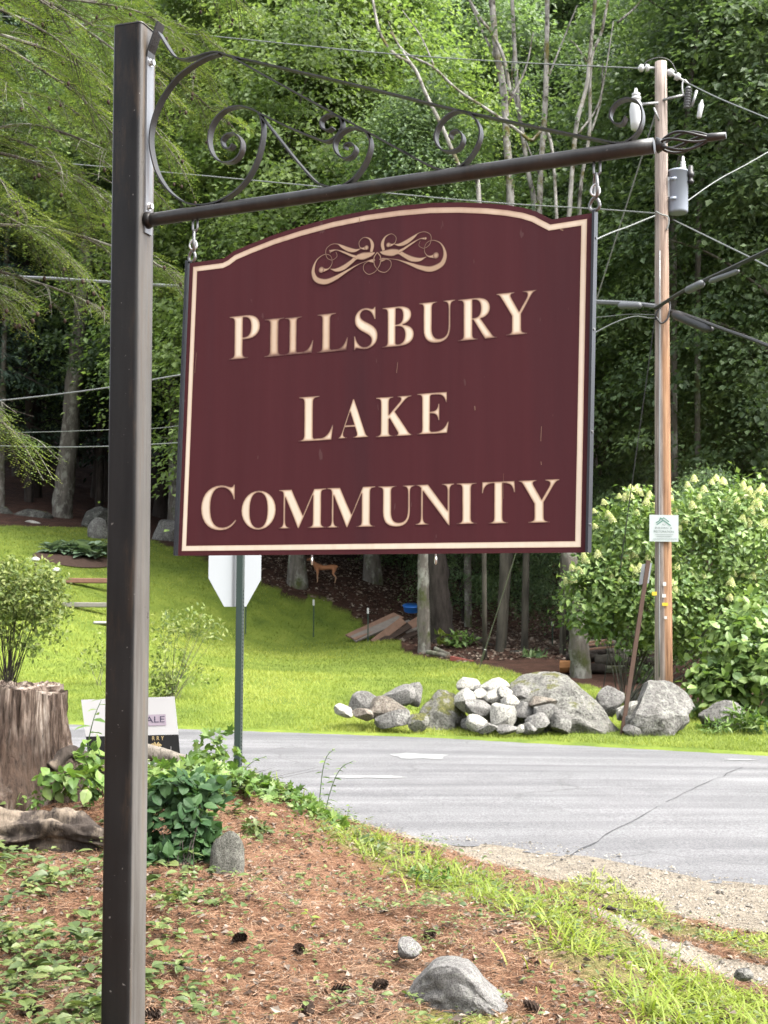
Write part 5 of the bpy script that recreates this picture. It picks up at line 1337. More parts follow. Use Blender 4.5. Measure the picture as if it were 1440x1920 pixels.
for (x0, x1, yy, r_) in [(1062, 1150, 1284, 9), (1120, 1215, 1288, 9), (1058, 1120, 1268, 8), (1105, 1190, 1270, 10), (1170, 1226, 1272, 8), (1060, 1135, 1252, 10), (1125, 1205, 1254, 9), (1190, 1230, 1256, 7), (1062, 1120, 1236, 9), (1115, 1180, 1238, 10), (1175, 1226, 1240, 9), (1070, 1140, 1222, 8), (1135, 1215, 1224, 9), (1095, 1160, 1208, 9), (1160, 1212, 1210, 8)]:
    YY = 26.2 + rg.uniform(-.2, .3); a_, b_ = at(x0, yy + rg.uniform(-3, 3), YY), at(x1, yy + rg.uniform(-3, 3), YY + rg.uniform(-.2, .2)); mb = MB(); rr = r_ * pxsize(26.2)
    P = [a_ + (b_ - a_) * f for f in np.linspace(0, 1, 6)]; add_tube(mb, P, rr, 10, True, 0, .08, rg); mb.build('log', M['bark_dark'] if rg.random() < .6 else M['bark_grey'], lp, True)
for (A_, B_) in (((1070, 1214, 25.9), (1150, 1204, 26)), ((1085, 1219, 25.8), (1160, 1212, 25.9)), ((1078, 1208, 26), (1140, 1200, 26.2))): plank(lp, A_, B_, .1, .04, 'board_tan')
a_ = at(1050, 1250, 25.9); mb = MB(); add_tube(mb, [a_, a_ + np.array([.10, -.02, .0]), a_ + np.array([.26, .12, 0])], [.13, .13, .12], 14, True, 0, .05, rg)
o = mb.build('cut_log', M['cut_wood'], None, False); tag(o, 'freshly cut orange log section beside the grey trunk', 'log')
rough_log('brush_log', [at(870, 1190, 31), at(900, 1200, 30.7), at(930, 1215, 30.4)], [.07, .06, .05], 'bark_dark', 'dark log in the brush between the trunks', 'log', 'short logs at the lawn edge', 10, .2, 4)
# flower bed at the top of the lawn
plain('mulch', (0.042, 0.027, 0.021), .95, .1, 0, .5, 20)
plain('timber_red', (0.144, 0.078, 0.054), .85, .2, 0, .3, 8); plain('timber_grey', (0.132, 0.126, 0.108), .9, .2, 0, .3, 8); plain('slab_pale', (0.252, 0.252, 0.240), .8, .2, 0, .15, 8)
def slab_px(name, x0, x1, yy, h_, m, lab, cat):
    p0, p1 = G(x0, yy), G(x1, yy); p1 = p0 + np.array([p1[0] - p0[0], 0, 0]) ; hh_ = h_ * pxsize(p0[1])
    mb = MB(); mb.add(*box_np((p0 + p1) / 2 + [0, 0, hh_ * .3], abs(p1[0] - p0[0]), .22, hh_ * 1.6)); o = mb.build(name, M[m]); bevel_mesh(o.data, .02, 1); tag(o, lab, cat, 'lawn terrace edges')
slab_px('timber_edge', 112, 235, 1091, 6, 'timber_red', 'long reddish landscape timber across the lawn left of the post', 'timber')
slab_px('stone_edge', 118, 235, 1136, 6, 'timber_grey', 'long grey stone edging across the lawn below the timber', 'edging')
slab_px('paving_slab', 176, 232, 1169, 3, 'slab_pale', 'pale flat slab in the grass left of the post', 'slab')
p0 = G(140, 1050)
bedV = []
for k in range(26):
    th = 2 * math.pi * k / 26; bedV.append((p0[0] + 1.15 * math.cos(th), p0[1] + .9 * math.sin(th)))
bv = np.array(bedV); V = np.concatenate([np.c_[bv, zg(bv[:, 0], bv[:, 1]) + .03], [[p0[0], p0[1], p0[2] + .12]]])
o = obj('mulch_bed', npmesh('mulch_bed', V, np.array([[k, (k + 1) % 26, 26] for k in range(26)])), M['mulch']); tag(o, 'brown mulch bed holding the hostas at the lawn top', 'flower bed')
for (px, py, lab) in ((66, 1046, 'white capped garden light rising from the left bush'), (106, 1066, 'white capped garden light on a dark stake near the hostas')):
    b0 = at(px, py + 26, 31); mb = MB(); add_tube(mb, [b0 - [0, 0, .3], b0 + ZUP * .25], .03, 8); o = thing('garden_light', b0, lab, 'garden light', 'garden lights'); mb.build('stake', M['bark_dark'], o)
    mb = MB(); lathe(mb, b0 + ZUP * .25, ZUP, [(0, .05), (.03, .10), (.07, .10), (.11, .03)], 12); mb.build('lamp_cap', M['cap_white'], o)

# ------------------------------------------------------------------ deer
DY = 37.3
db = G(610, 1095)
k = pxsize(db[1])
t = NT('deer_coat')
co = t.coord('Object'); z_ = t.n('SeparateXYZ', {0: co}).outputs[2]
c = t.ramp(t.math('ADD', t.math('DIVIDE', z_, .62), t.math('MULTIPLY', t.noise(12, co, 4), .12)), [(.35, (.30, .19, .12)), (.62, (.36, .17, .09)), (.9, (.27, .12, .06)), (1.0, (.24, .11, .06))])
M['deer_coat'] = t.done(t.bsdf(c, .9, .1, 0, t.bump(t.noise(90, co, 3), .3, .01)))
deer = thing('deer', db, 'small tan deer standing in the leaf litter at the wood edge', 'deer')
dv = [(.0, 0, .46, .075), (.17, 0, .48, .10), (-.17, 0, .47, .105), (-.27, 0, .50, .085), (.28, 0, .49, .085), (-.34, 0, .60, .055), (-.40, 0, .70, .045), (-.46, 0, .72, .045), (-.56, 0, .685, .022), (.34, 0, .52, .025), (.37, 0, .47, .012)]
de = [(0, 1), (0, 2), (2, 3), (1, 4), (3, 5), (5, 6), (6, 7), (7, 8), (4, 9), (9, 10)]
for s in (-1, 1):
    b = len(dv)
    dv += [(-.23, s * .055, .38, .045), (-.235, s * .06, .21, .022), (-.23, s * .06, .06, .014), (-.25, s * .06, .01, .014)]
    de += [(3, b), (b, b + 1), (b + 1, b + 2), (b + 2, b + 3)]
    b = len(dv)
    dv += [(.26, s * .055, .40, .058), (.22, s * .06, .29, .034), (.31, s * .06, .19, .019), (.29, s * .06, .06, .014), (.27, s * .06, .01, .014)]
    de += [(4, b), (b, b + 1), (b + 1, b + 2), (b + 2, b + 3), (b + 3, b + 4)]
    b = len(dv)
    dv += [(-.41, s * .035, .76, .012), (-.39, s * .075, .83, .016), (-.385, s * .09, .87, .005)]
    de += [(7, b), (b, b + 1), (b + 1, b + 2)]
me = bpy.data.meshes.new('body'); me.from_pydata([v[:3] for v in dv], de, [])
o = obj('body', me, M['deer_coat'], deer, False)
md = o.modifiers.new('skin', 'SKIN'); md.use_smooth_shade = True
for sv, v in zip(me.skin_vertices[0].data, dv): sv.radius = (v[3], v[3])
me.skin_vertices[0].data[0].use_root = True
sb_ = o.modifiers.new('sub', 'SUBSURF'); sb_.levels = 2; sb_.render_levels = 2
plain('eye_black', (.01, .008, .006), .2, .5)
for s in (-1, 1):
    mb = MB(); lathe(mb, np.array([-.485, s * .036, .735]), np.array([0, s, 0]), [(0, .008), (.004, .009), (.009, .005), (.011, .001)], 8); obj('eye', mb.mesh('eye'), M['eye_black'], deer, False)
mb = MB(); lathe(mb, np.array([-.568, 0, .682]), np.array([-1, 0, -.1]), [(0, .016), (.008, .017), (.016, .010), (.018, .001)], 8); obj('nose', mb.mesh('nose'), M['eye_black'], deer, False)

# ------------------------------------------------------------------ foliage
def tmpl(pts, faces): return np.array(pts, float), np.array(faces, int)
KITE = tmpl([(0, 0), (.42, -.5), (1, 0), (.42, .5)], [(0, 1, 2), (0, 2, 3)])
OVATE = tmpl([(0, 0), (.18, -.33), (.45, -.5), (.78, -.3), (1, 0), (.78, .3), (.45, .5), (.18, .33), (.3, 0), (.65, 0)],
             [(0, 1, 8), (1, 2, 8), (2, 9, 8), (2, 3, 9), (3, 4, 9), (4, 5, 9), (5, 6, 9), (6, 8, 9), (6, 7, 8), (7, 0, 8)])
MAPLE = tmpl([(.35, 0), (0, 0), (.08, -.3), (.3, -.5), (.4, -.24), (.72, -.42), (.68, -.16), (1, 0), (.68, .16), (.72, .42), (.4, .24), (.3, .5), (.08, .3)],
             [(0, k, k + 1) for k in range(1, 12)] + [(0, 12, 1)])
def leafset(base, D, N, L, W, tm, fold=.25, curl=.25, a=None):
    """one leaf per row: base point, direction, normal, length, width"""
    T, Fc = tm
    n = len(base); m_ = len(T)
    D = unit_rows(D); S = np.cross(N, D); S = unit_rows(S); N = np.cross(D, S)
    L = np.broadcast_to(L, (n,)); W = np.broadcast_to(W, (n,))
    t_, s_ = T[:, 0], T[:, 1]
    z = fold * np.abs(s_)[None] * W[:, None] - curl * (t_ ** 2)[None] * L[:, None]
    V = base[:, None] + D[:, None] * (t_[None] * L[:, None])[..., None] + S[:, None] * (s_[None] * W[:, None])[..., None] + N[:, None] * z[..., None]
    F = Fc[None] + (np.arange(n) * m_)[:, None, None]
    a = np.random.default_rng(n).random(n) if a is None else a
    return V.reshape(-1, 3), F.reshape(-1, 3), np.repeat(a, m_)
leafmat('leaf_decid', [(0.042, 0.074, 0.036), (0.074, 0.118, 0.052), (0.112, 0.168, 0.07), (0.155, 0.215, 0.095)], .52)
leafmat('leaf_bright', [(0.06, 0.104, 0.034), (0.104, 0.162, 0.05), (0.155, 0.218, 0.07), (0.21, 0.28, 0.1)], .52)
leafmat('leaf_dark', [(0.044, 0.076, 0.042), (0.07, 0.114, 0.056), (0.104, 0.158, 0.074), (0.14, 0.2, 0.09)], .52)
leafmat('conifer_dark', [(0.014, 0.028, 0.02), (0.024, 0.043, 0.028), (0.04, 0.064, 0.036)], .15, .6, .2)
leafmat('hemlock_leaf', [(0.03, 0.055, 0.016), (0.058, 0.092, 0.022), (0.105, 0.145, 0.032), (0.18, 0.215, 0.05)], .35)
leafmat('hydrangea_leaf', [(0.058, 0.108, 0.03), (0.095, 0.155, 0.042), (0.14, 0.21, 0.058), (0.19, 0.26, 0.08)], .35, .45, .4)
leafmat('bush_leaf', [(0.06, 0.09, 0.022), (0.1, 0.14, 0.035), (0.15, 0.185, 0.05), (0.2, 0.22, 0.08)], .4)
leafmat('shrub_leaf', [(0.02, 0.05, 0.02), (0.034, 0.076, 0.028), (0.056, 0.11, 0.038)], .35, .55, .2)
leafmat('creeper_leaf', [(0.045, 0.09, 0.02), (0.072, 0.13, 0.028), (0.1, 0.17, 0.036), (0.14, 0.2, 0.05)], .4)
leafmat('cover_leaf', [(0.042, 0.068, 0.022), (0.072, 0.105, 0.032), (0.11, 0.145, 0.045), (0.155, 0.175, 0.06)], .35, .45, .4)
leafmat('grass_blade', [(0.072, 0.105, 0.016), (0.112, 0.155, 0.02), (0.155, 0.198, 0.026), (0.19, 0.22, 0.048)], .4)
leafmat('lawn_blade', [(0.085, 0.118, 0.022), (0.13, 0.168, 0.03), (0.178, 0.212, 0.038), (0.22, 0.245, 0.055)], .4, .6, .2)
leafmat('panicle', [(0.34, 0.38, 0.12), (0.42, 0.45, 0.19), (0.5, 0.52, 0.27)], .3, .6, .2, .05, (1, 1, .8))
leafmat('needle_litter', [(0.045, 0.024, 0.014), (0.115, 0.057, 0.03), (0.175, 0.095, 0.052), (0.25, 0.17, 0.115), (0.08, 0.056, 0.042)], .1, .7, .2, .0, (1, 1, 1))
leafmat('leaf_litter', [(0.02, 0.014, 0.011), (0.075, 0.05, 0.036), (0.14, 0.105, 0.08), (0.22, 0.185, 0.15), (0.04, 0.029, 0.024)], .1, .8, .15, .0, (1, 1, 1))
leafmat('hosta_leaf', [(0.09, 0.14, 0.08), (0.13, 0.19, 0.12), (0.2, 0.26, 0.18)], .25, .5, .3)

def tree_wood(rg, H, r0, limbs, bend=.4, sides=10):
    """trunk line and limb tubes; limbs: list of (height fraction, end point)"""
    hz = np.linspace(0, 1, 14)
    ph = rg.uniform(0, 6.3, 2)
    line = np.stack([bend * np.sin(hz * 2.4 + ph[0]) - bend * math.sin(ph[0]), bend * np.sin(hz * 2.1 + ph[1]) - bend * math.sin(ph[1]), hz * H], -1)
    rad = r0 * (1 - .82 * hz ** .9); rad[0] *= 1.35
    mb = MB(); add_tube(mb, np.concatenate([[line[0] - [0, 0, .4]], line]), np.concatenate([[rad[0] * 1.1], rad]), sides, True, 0, .05, rg)
    tr = mb
    lb_ = MB()
    for (hf, end) in limbs:
        p = np.array([np.interp(hf, hz, line[:, c]) for c in range(3)]); rr = np.interp(hf, hz, rad) * .45
        mid = (p + end) / 2 + np.array([0, 0, .12 * np.linalg.norm(end - p)]) + rg.normal(0, .15, 3)
        P = smooth_line([p, mid, end], 5); add_tube(lb_, P, np.linspace(max(rr, .03), .012, len(P)), 6, False)
    return tr, lb_

def decid(seed, H, Rc, zb, nclump, per, ls, r0):
    """broadleaf tree: crown of layered leaf pads between height zb and H"""
    rg = np.random.default_rng(seed)
    f = rg.random(nclump) ** .85; z = zb + (H - zb) * f
    prof = np.sin(np.clip(.18 + .80 * f, 0, 1) * math.pi) ** .6
    th = rg.uniform(0, 2 * math.pi, nclump); lob = 1 + .28 * np.sin(3 * th + 5 * f + seed) + .15 * np.sin(5 * th - 7 * f)
    rr = Rc * prof * lob * np.sqrt(rg.uniform(.12, 1, nclump))
    cc = np.stack([rr * np.cos(th), rr * np.sin(th), z], -1)
    outw = np.stack([np.cos(th), np.sin(th), np.full(nclump, .55)], -1)
    sz = rg.uniform(.55, 1.15, nclump)
    ci = np.repeat(np.arange(nclump), per); n = len(ci)
    q = rg.normal(0, 1, (n, 3)) * [.55, .55, .17] * sz[ci][:, None]
    r2 = (q[:, :2] ** 2).sum(1)
    tilt = outw[ci] * [1, 1, 0]
    base = cc[ci] + q + np.array([0, 0, 1.]) * (-.35 * r2 - .35 * (q * tilt).sum(1))[:, None]
    N = outw[ci] * .5 + [0, 0, .8] + rg.normal(0, .3, (n, 3))
    D = q * [1, 1, .2] + tilt * .3 + rg.normal(0, .5, (n, 3)) + [0, 0, -.35]
    L = ls * rg.uniform(.5, 1.35, n) * rg.uniform(.8, 1.25, nclump)[ci]
    ab = np.clip(rg.random(nclump)[ci] * .7 + rg.random(n) * .35, 0, 1)
    V, F, a_ = leafset(base, D, N, L, L * .78, KITE, .2, .15, ab)
    crown = npmesh('crown', V, F, {'a': a_})
    idx = rg.choice(nclump, min(46, nclump), False)
    limbs = [(np.clip((cc[k][2] - .45 * rr[k]) / H, .12, .93), cc[k]) for k in idx]
    tr, lb_ = tree_wood(rg, H * .95, r0, limbs)
    return tr.mesh('trunk', True), lb_.mesh('limbs', True), crown

def conif(seed, H, Rc, zb, nb, per, r0, nl=.26):
    rg = np.random.default_rng(seed)
    base = []; D = []; N = []; ab = []
    limbs = MB()
    for k in range(nb):
        f = (k + rg.random()) / nb; z = zb + (H - zb) * f; ln = Rc * (1 - f) ** .7 * rg.uniform(.7, 1.1) + .4
        th = rg.uniform(0, 2 * math.pi); d_ = np.array([math.cos(th), math.sin(th), 0]); s_ = np.array([-math.sin(th), math.cos(th), 0])
        t_ = rg.uniform(.15, 1, per); side = rg.normal(0, 1, per) * .28 * ln * (1.05 - .75 * t_)
        droop = -.32 * ln * t_ ** 1.7 - .22 * np.abs(side)
        p = d_ * (t_ * ln)[:, None] + s_ * side[:, None]; p[:, 2] = z + .1 * ln * t_ + droop + rg.normal(0, .05, per)
        base.append(p); D.append(d_ * .7 + s_ * np.sign(side)[:, None] * .7 + np.array([0, 0, -.45]) + rg.normal(0, .25, (per, 3)))
        N.append(np.array([0, 0, 1.]) + d_ * .35 + rg.normal(0, .3, (per, 3))); ab.append(np.clip(rg.random() * .5 + rg.random(per) * .5, 0, 1))
        add_tube(limbs, [(0, 0, z), d_ * ln * .5 + [0, 0, z], d_ * ln * .95 + [0, 0, z - .2 * ln]], [.035, .022, .008], 5, False)
    base = np.concatenate(base); n = len(base); L = nl * rg.uniform(.6, 1.3, n)
    V, F, a_ = leafset(base, np.concatenate(D), np.concatenate(N), L, L * .34, KITE, .1, .2, np.concatenate(ab))
    tr, _ = tree_wood(rg, H, r0, [], .15)
    return tr.mesh('trunk', True), limbs.mesh('limbs', True), npmesh('crown', V, F, {'a': a_})

DEC = [decid(101, 19, 4.6, 4.5, 600, 125, .14, .24), decid(102, 21, 5.0, 6.5, 640, 125, .14, .27), decid(103, 17, 4.2, 2.6, 600, 120, .135, .20), decid(104, 8, 2.6, .7, 240, 90, .115, .09)]
CON = [conif(111, 22, 4.6, 3.0, 150, 150, .28), conif(112, 19, 4.2, 2.2, 140, 150, .24)]
def tree(kind, proto, x, y, sc, rz, lm, bm_, label, group, name='leafy_tree', cat='tree', zoff=0.0, sz=None):
    tr, lb_, cr = proto
    o = thing(name, (x, y, zg1(x, y) + zoff), label, cat, group, rz)
    o.scale = (sc, sc, sz or sc)
    for nm, me, m_ in (('trunk', tr, bm_), ('limbs', lb_, bm_), ('crown', cr, lm)):
        c = bpy.data.objects.new(nm, me); C.objects.link(c); c.parent = o
        if not me.materials: me.materials.append(None)
        c.material_slots[0].link = 'OBJECT'; c.material_slots[0].material = M[m_]
    return o
def put(px, Y): return (px - 720) / FPX * Y
rg = np.random.default_rng(21)
GRP = 'trees of the wood'
# front row at the right, behind the pole
for (px, Y, p, sc, lm, lab) in [
    (1450, 33, 0, 1.05, 'leaf_decid', 'tall maple right behind the utility pole with layered leaves'),
    (1500, 29, 2, 1.05, 'leaf_decid', 'maple filling the right edge above the hydrangea'),
    (1210, 43, 1, 1.0, 'leaf_decid', 'green tree whose crown shows between the sign edge and the pole'),
    (1130, 42, 2, 1.1, 'leaf_dark', 'shorter dark tree just right of the sign edge'),
    (1400, 36, 1, 1.0, 'leaf_decid', 'tall tree behind the pole at the upper right corner'),
    (1010, 45, 0, 1.02, 'leaf_decid', 'green tree behind the slender pale trunks'),
    (860, 46, 1, 1.02, 'leaf_decid', 'broad tree behind the middle of the bracket arm'),
    (700, 40, 0, 1.02, 'leaf_bright', 'bright green maple above the middle of the sign'),
    (560, 37, 2, 1.12, 'leaf_bright', 'bright yellow green maple showing through the scroll hoop'),
    (430, 41, 1, 1.03, 'leaf_bright', 'bright tree behind the hemlock boughs left of the scrolls'),
    (330, 46, 0, 1.0, 'leaf_decid', 'green tree behind the top of the steel post')]:
    tree('d', DEC[p], put(px, Y), Y, sc, rg.uniform(0, 6.3), lm, 'bark_grey', lab, GRP)
for k in range(13):
    Y = rg.uniform(50, 58); px = -80 + k * 132 + rg.uniform(-30, 30)
    tree('d', DEC[k % 3], put(px, Y), Y, rg.uniform(1.05, 1.25), rg.uniform(0, 6.3), 'leaf_decid' if k % 3 else 'leaf_dark', 'bark_dark', 'second rank tree of the wood standing behind ' + ['the left frame edge', 'the near hemlock boughs', 'the left side of the steel post', 'the scroll hoop', 'the inner curl of the bracket', 'the brace scroll', 'the crest of the sign', 'the middle scroll', 'the long strap', 'the right hanging hook', 'the top of the utility pole', 'the transformer and fuses', 'the right frame edge'][k], 'second rank of the wood')
for k in range(12):
    Y = rg.uniform(66, 78); px = -60 + k * 140 + rg.uniform(-40, 40)
    tree('d', DEC[(k + 1) % 3], put(px, Y), Y, rg.uniform(1.35, 1.6), rg.uniform(0, 6.3), 'leaf_dark' if k % 2 else 'leaf_decid', 'bark_dark', 'farthest tree near the skyline in line with ' + ['the left frame edge', 'the hemlock cones', 'the top of the steel post', 'the bent flange', 'the scroll hoop', 'the small twin curl', 'the sign ornament', 'the leaning pale trunk', 'the thickest pale trunk', 'the end scroll', 'the fuse arm', 'the upper right corner'][k], 'farthest rank of the wood')
tree('d', DEC[1], put(1010, 60), 60, 1.5, 1.0, 'leaf_decid', 'bark_dark', 'tall tree closing the sky above the thickest pale trunk', GRP)
tree('d', DEC[0], put(1090, 56), 56, 1.45, 2.0, 'leaf_decid', 'bark_dark', 'tall tree closing the sky above the right hanging hook', GRP)
# dark hemlocks at the left
for k, (px, Y, p, sc, lab) in enumerate([(60, 50, 0, .95, 'dark hemlock behind the lawn top at the left edge'), (200, 52, 1, 1.0, 'dark hemlock behind the pale leaning trunk and the post'), (330, 49, 0, .9, 'dark hemlock showing between the post and the sign'), (-60, 47, 1, 1.05, 'dark hemlock at the far left edge above the rubble'), (440, 55, 1, 1.1, 'dark hemlock mostly hidden behind the left part of the sign')]):
    tree('c', CON[p], put(px, Y), Y, sc, rg.uniform(0, 6.3), 'conifer_dark', 'bark_dark', lab, 'dark hemlocks', 'hemlock_tree')
for k in range(7):
    Y = rg.uniform(58, 66); px = -90 + k * 105 + rg.uniform(-20, 20)
    tree('c', CON[k % 2], put(px, Y), Y, rg.uniform(1.0, 1.2), rg.uniform(0, 6.3), 'conifer_dark', 'bark_dark', 'deep dark hemlock glimpsed in line with ' + ['the left frame edge', 'the grey edge trunk', 'the pale leaning trunk', 'the post', 'the gap between post and sign', 'the left letters of the sign', 'the L of the middle line'][k], 'deep hemlocks', 'hemlock_tree')
for k in range(15):
    Y = rg.uniform(56, 68); px = -120 + k * 118 + rg.uniform(-30, 30)
    tree('c', CON[k % 2], put(px, Y), Y, rg.uniform(.5, .7), rg.uniform(0, 6.3), 'conifer_dark', 'bark_dark', 'young dark hemlock in the gloom in line with ' + ['the frame edge rubble', 'the low mossy boulder', 'the pale leaning trunk', 'the flower bed', 'the cracked boulder', 'the octagonal sign', 'the deer', 'the plank heap', 'the blue tub', 'the thick dark trunk', 'the guy wire', 'the deep dark trunk', 'the log pile', 'the hydrangea', 'the right frame edge'][k], 'young hemlocks deep in the wood', 'young_hemlock')
for (x_, y_, p_, sc_, lab) in ((-7.5, -4.5, 0, .8, 'dark pine behind the camera to the left'), (-3.5, -9.5, 1, .9, 'dark pine standing straight behind the camera'), (-10.5, 2.5, 1, .8, 'dark pine beyond the left end of the bank')):  # pines out of view, added to darken the post's left face and the sign
    tree('c', CON[p_], x_, y_, sc_, rg.uniform(0, 6.3), 'conifer_dark', 'bark_dark', lab, 'pines around the bank', 'unseen_pine')
# saplings inside the wood and at its edge
for k, (px, Y, sc, lm, lab) in enumerate([(870, 37, .55, 'leaf_dark', 'dark sapling behind the pair of trunks'), (975, 40, .6, 'leaf_dark', 'dark sapling between the thin trunks in the wood'), (1065, 35, .6, 'leaf_dark', 'dark sapling behind the grey trunk by the log pile'), (760, 43, .6, 'leaf_dark', 'dark sapling behind the blue tub'), (1150, 29, .45, 'leaf_decid', 'green sapling above the log pile'),
        (540, 47, .7, 'conifer_dark', 'dark young tree behind the deer'), (680, 46, .7, 'leaf_dark', 'dark young tree above the leaf litter slope'), (1330, 24.5, .5, 'leaf_dark', 'dark young tree between the hydrangea and the maple'), (940, 48, .9, 'conifer_dark', 'dark young tree deep behind the thin trunks'), (1080, 46, .9, 'conifer_dark', 'dark young tree deep behind the grey trunk')]):
    tree('d', DEC[3], put(px, Y), Y, sc, rg.uniform(0, 6.3), lm, 'bark_dark', lab, 'saplings in the wood', 'sapling')

# trunks that show singly: given as photo lines at one depth, carried down to the ground and up out of sight
def lone(pts, Y, wpx, m, label, branches=(), base=True, group='single trunks of the wood', ext=True):
    P = [at(x, y, Y) for x, y in pts]
    if base:
        last = P[-1]; P.append(np.array([last[0] + (last[0] - P[-2][0]) * .3, last[1], zg1(last[0], last[1]) - .3]))
    if ext: P = [P[0] + unit(P[0] - P[1]) * 5.0] + P
    P = P[::-1]
    L_ = smooth_line(P, 6); b0 = np.array([L_[0][0], L_[0][1], zg1(L_[0][0], L_[0][1])])
    o = thing('slender_tree', b0, label, 'tree', group)
    r = wpx * pxsize(Y) / 2
    mb = MB(); add_tube(mb, L_, np.linspace(r * 1.25, r * .7, len(L_)), 10, True, 0, .07, rg); mb.build('trunk', M[m], o, True)
    for br in branches:
        Q = smooth_line([at(x, y, Y + .3 * (i > 0)) for i, (x, y) in enumerate(br[0])], 5)
        mb = MB(); add_tube(mb, Q, np.linspace(br[1], br[1] * .45, len(Q)) * pxsize(Y) / 2, 6, True, 0, .06, rg); mb.build('branch', M[m], o, True)
    vis = L_[(L_[:, 2] > CAMZ + .16 * Y)]
    if len(vis) > 2 and m == 'bark_pale':
        c_ = vis[rg.integers(0, len(vis), 3)] + rg.normal(0, .6, (3, 3)); ci = np.repeat(np.arange(3), 45); q = rg.normal(0, 1, (len(ci), 3)) * [.5, .4, .16]
        bb = c_[ci] + q; bb[:, 2] -= .3 * (q[:, :2] ** 2).sum(1)
        V_, F_, a_ = leafset(bb, q + rg.normal(0, .5, q.shape) + [0, 0, -.3], np.array([0, -.3, .8]) + rg.normal(0, .35, q.shape), .14 * rg.uniform(.7, 1.2, len(ci)), .11, KITE, .2, .15)
        obj('foliage', npmesh('foliage', V_, F_, {'a': a_}), M['leaf_decid'], o)
    if ext:                                     # crown high above the frame
        c = bpy.data.objects.new('crown', DEC[3][2]); C.objects.link(c); c.parent = o; c.location = tuple(L_[-1] - b0 - [0, 0, 2.0]); c.scale = (.8, .8, .8)
        c.material_slots[0].link = 'OBJECT'; c.material_slots[0].material = M['leaf_decid']
    return o
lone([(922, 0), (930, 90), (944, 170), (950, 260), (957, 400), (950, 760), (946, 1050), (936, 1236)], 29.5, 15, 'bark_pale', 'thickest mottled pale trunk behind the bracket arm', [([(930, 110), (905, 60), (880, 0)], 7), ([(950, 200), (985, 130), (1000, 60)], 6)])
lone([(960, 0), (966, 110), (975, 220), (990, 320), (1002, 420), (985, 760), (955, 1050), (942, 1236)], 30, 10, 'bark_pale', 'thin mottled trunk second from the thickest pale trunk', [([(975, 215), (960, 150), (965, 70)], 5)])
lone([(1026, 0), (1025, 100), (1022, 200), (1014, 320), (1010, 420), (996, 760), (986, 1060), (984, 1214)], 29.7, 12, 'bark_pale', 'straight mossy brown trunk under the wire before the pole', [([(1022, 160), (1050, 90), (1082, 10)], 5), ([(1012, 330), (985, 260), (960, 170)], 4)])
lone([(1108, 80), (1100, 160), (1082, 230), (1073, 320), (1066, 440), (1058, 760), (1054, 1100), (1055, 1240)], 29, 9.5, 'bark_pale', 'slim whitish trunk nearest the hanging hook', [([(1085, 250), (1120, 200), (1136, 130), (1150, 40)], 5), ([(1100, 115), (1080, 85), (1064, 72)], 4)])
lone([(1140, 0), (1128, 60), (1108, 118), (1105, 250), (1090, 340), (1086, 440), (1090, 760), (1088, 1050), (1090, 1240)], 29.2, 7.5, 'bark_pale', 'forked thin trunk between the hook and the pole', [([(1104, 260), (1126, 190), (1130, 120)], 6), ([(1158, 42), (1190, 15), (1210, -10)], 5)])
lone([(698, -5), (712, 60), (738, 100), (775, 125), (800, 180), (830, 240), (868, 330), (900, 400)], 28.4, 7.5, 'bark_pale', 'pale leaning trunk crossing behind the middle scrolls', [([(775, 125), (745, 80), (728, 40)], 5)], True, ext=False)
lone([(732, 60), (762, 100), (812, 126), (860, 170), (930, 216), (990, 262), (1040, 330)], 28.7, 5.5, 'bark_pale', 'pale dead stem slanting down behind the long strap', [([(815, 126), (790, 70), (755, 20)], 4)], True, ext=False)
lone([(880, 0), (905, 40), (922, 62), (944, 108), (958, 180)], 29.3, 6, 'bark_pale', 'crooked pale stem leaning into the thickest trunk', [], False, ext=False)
lone([(1318, 0), (1305, 90), (1295, 150), (1286, 250), (1270, 330), (1262, 430)], 30, 11, 'bark_grey', 'grey trunk just right of the transformer', [([(1300, 130), (1340, 80), (1372, 20)], 5)])
lone([(1442, 60), (1420, 110), (1398, 160), (1370, 230), (1340, 300), (1310, 420)], 30, 9, 'bark_grey', 'dark slanting stem at the upper right edge', [([(1400, 160), (1420, 90), (1425, 20)], 4)])
lone([(150, 600), (142, 680), (132, 800), (122, 900), (116, 975)], 45, 34, 'bark_conifer', 'big pale leaning trunk at the top of the lawn left of the post', [], True)
lone([(52, 560), (55, 700), (54, 850), (54, 960)], 48, 15, 'bark_dark', 'thin dark trunk at the lawn top left of the pale trunk', [], True)
lone([(8, 640), (4, 780), (2, 950)], 46, 12, 'bark_grey', 'grey trunk at the very left edge of the lawn top', [], True)
lone([(190, 700), (188, 850), (186, 965)], 49, 14, 'bark_dark', 'dark trunk just left of the post at the lawn top', [], True)
lone([(792, 900), (793, 1040), (794, 1130), (795, 1222)], 30, 22, 'bark_grey', 'mottled pale trunk of the close pair below the sign', [], True)
lone([(812, 900), (818, 1040), (824, 1130), (830, 1200)], 31, 42, 'bark_dark', 'thick dark trunk of the close pair below the sign', [], True)
lone([(876, 950), (877, 1060), (878, 1180)], 36, 14, 'bark_grey', 'grey trunk in the wood right of the thick dark trunk', [], True)
lone([(1062, 1010), (1072, 1080), (1082, 1160), (1090, 1270)], 25.5, 36, 'bark_grey', 'grey bare trunk below the sign corner by the log pile', [], True, ext=False)
lone([(1120, 1080), (1128, 1150), (1130, 1230)], 29, 9.5, 'bark_pale', 'pale narrow trunk between the grey trunk and the pole', [], True, ext=False)

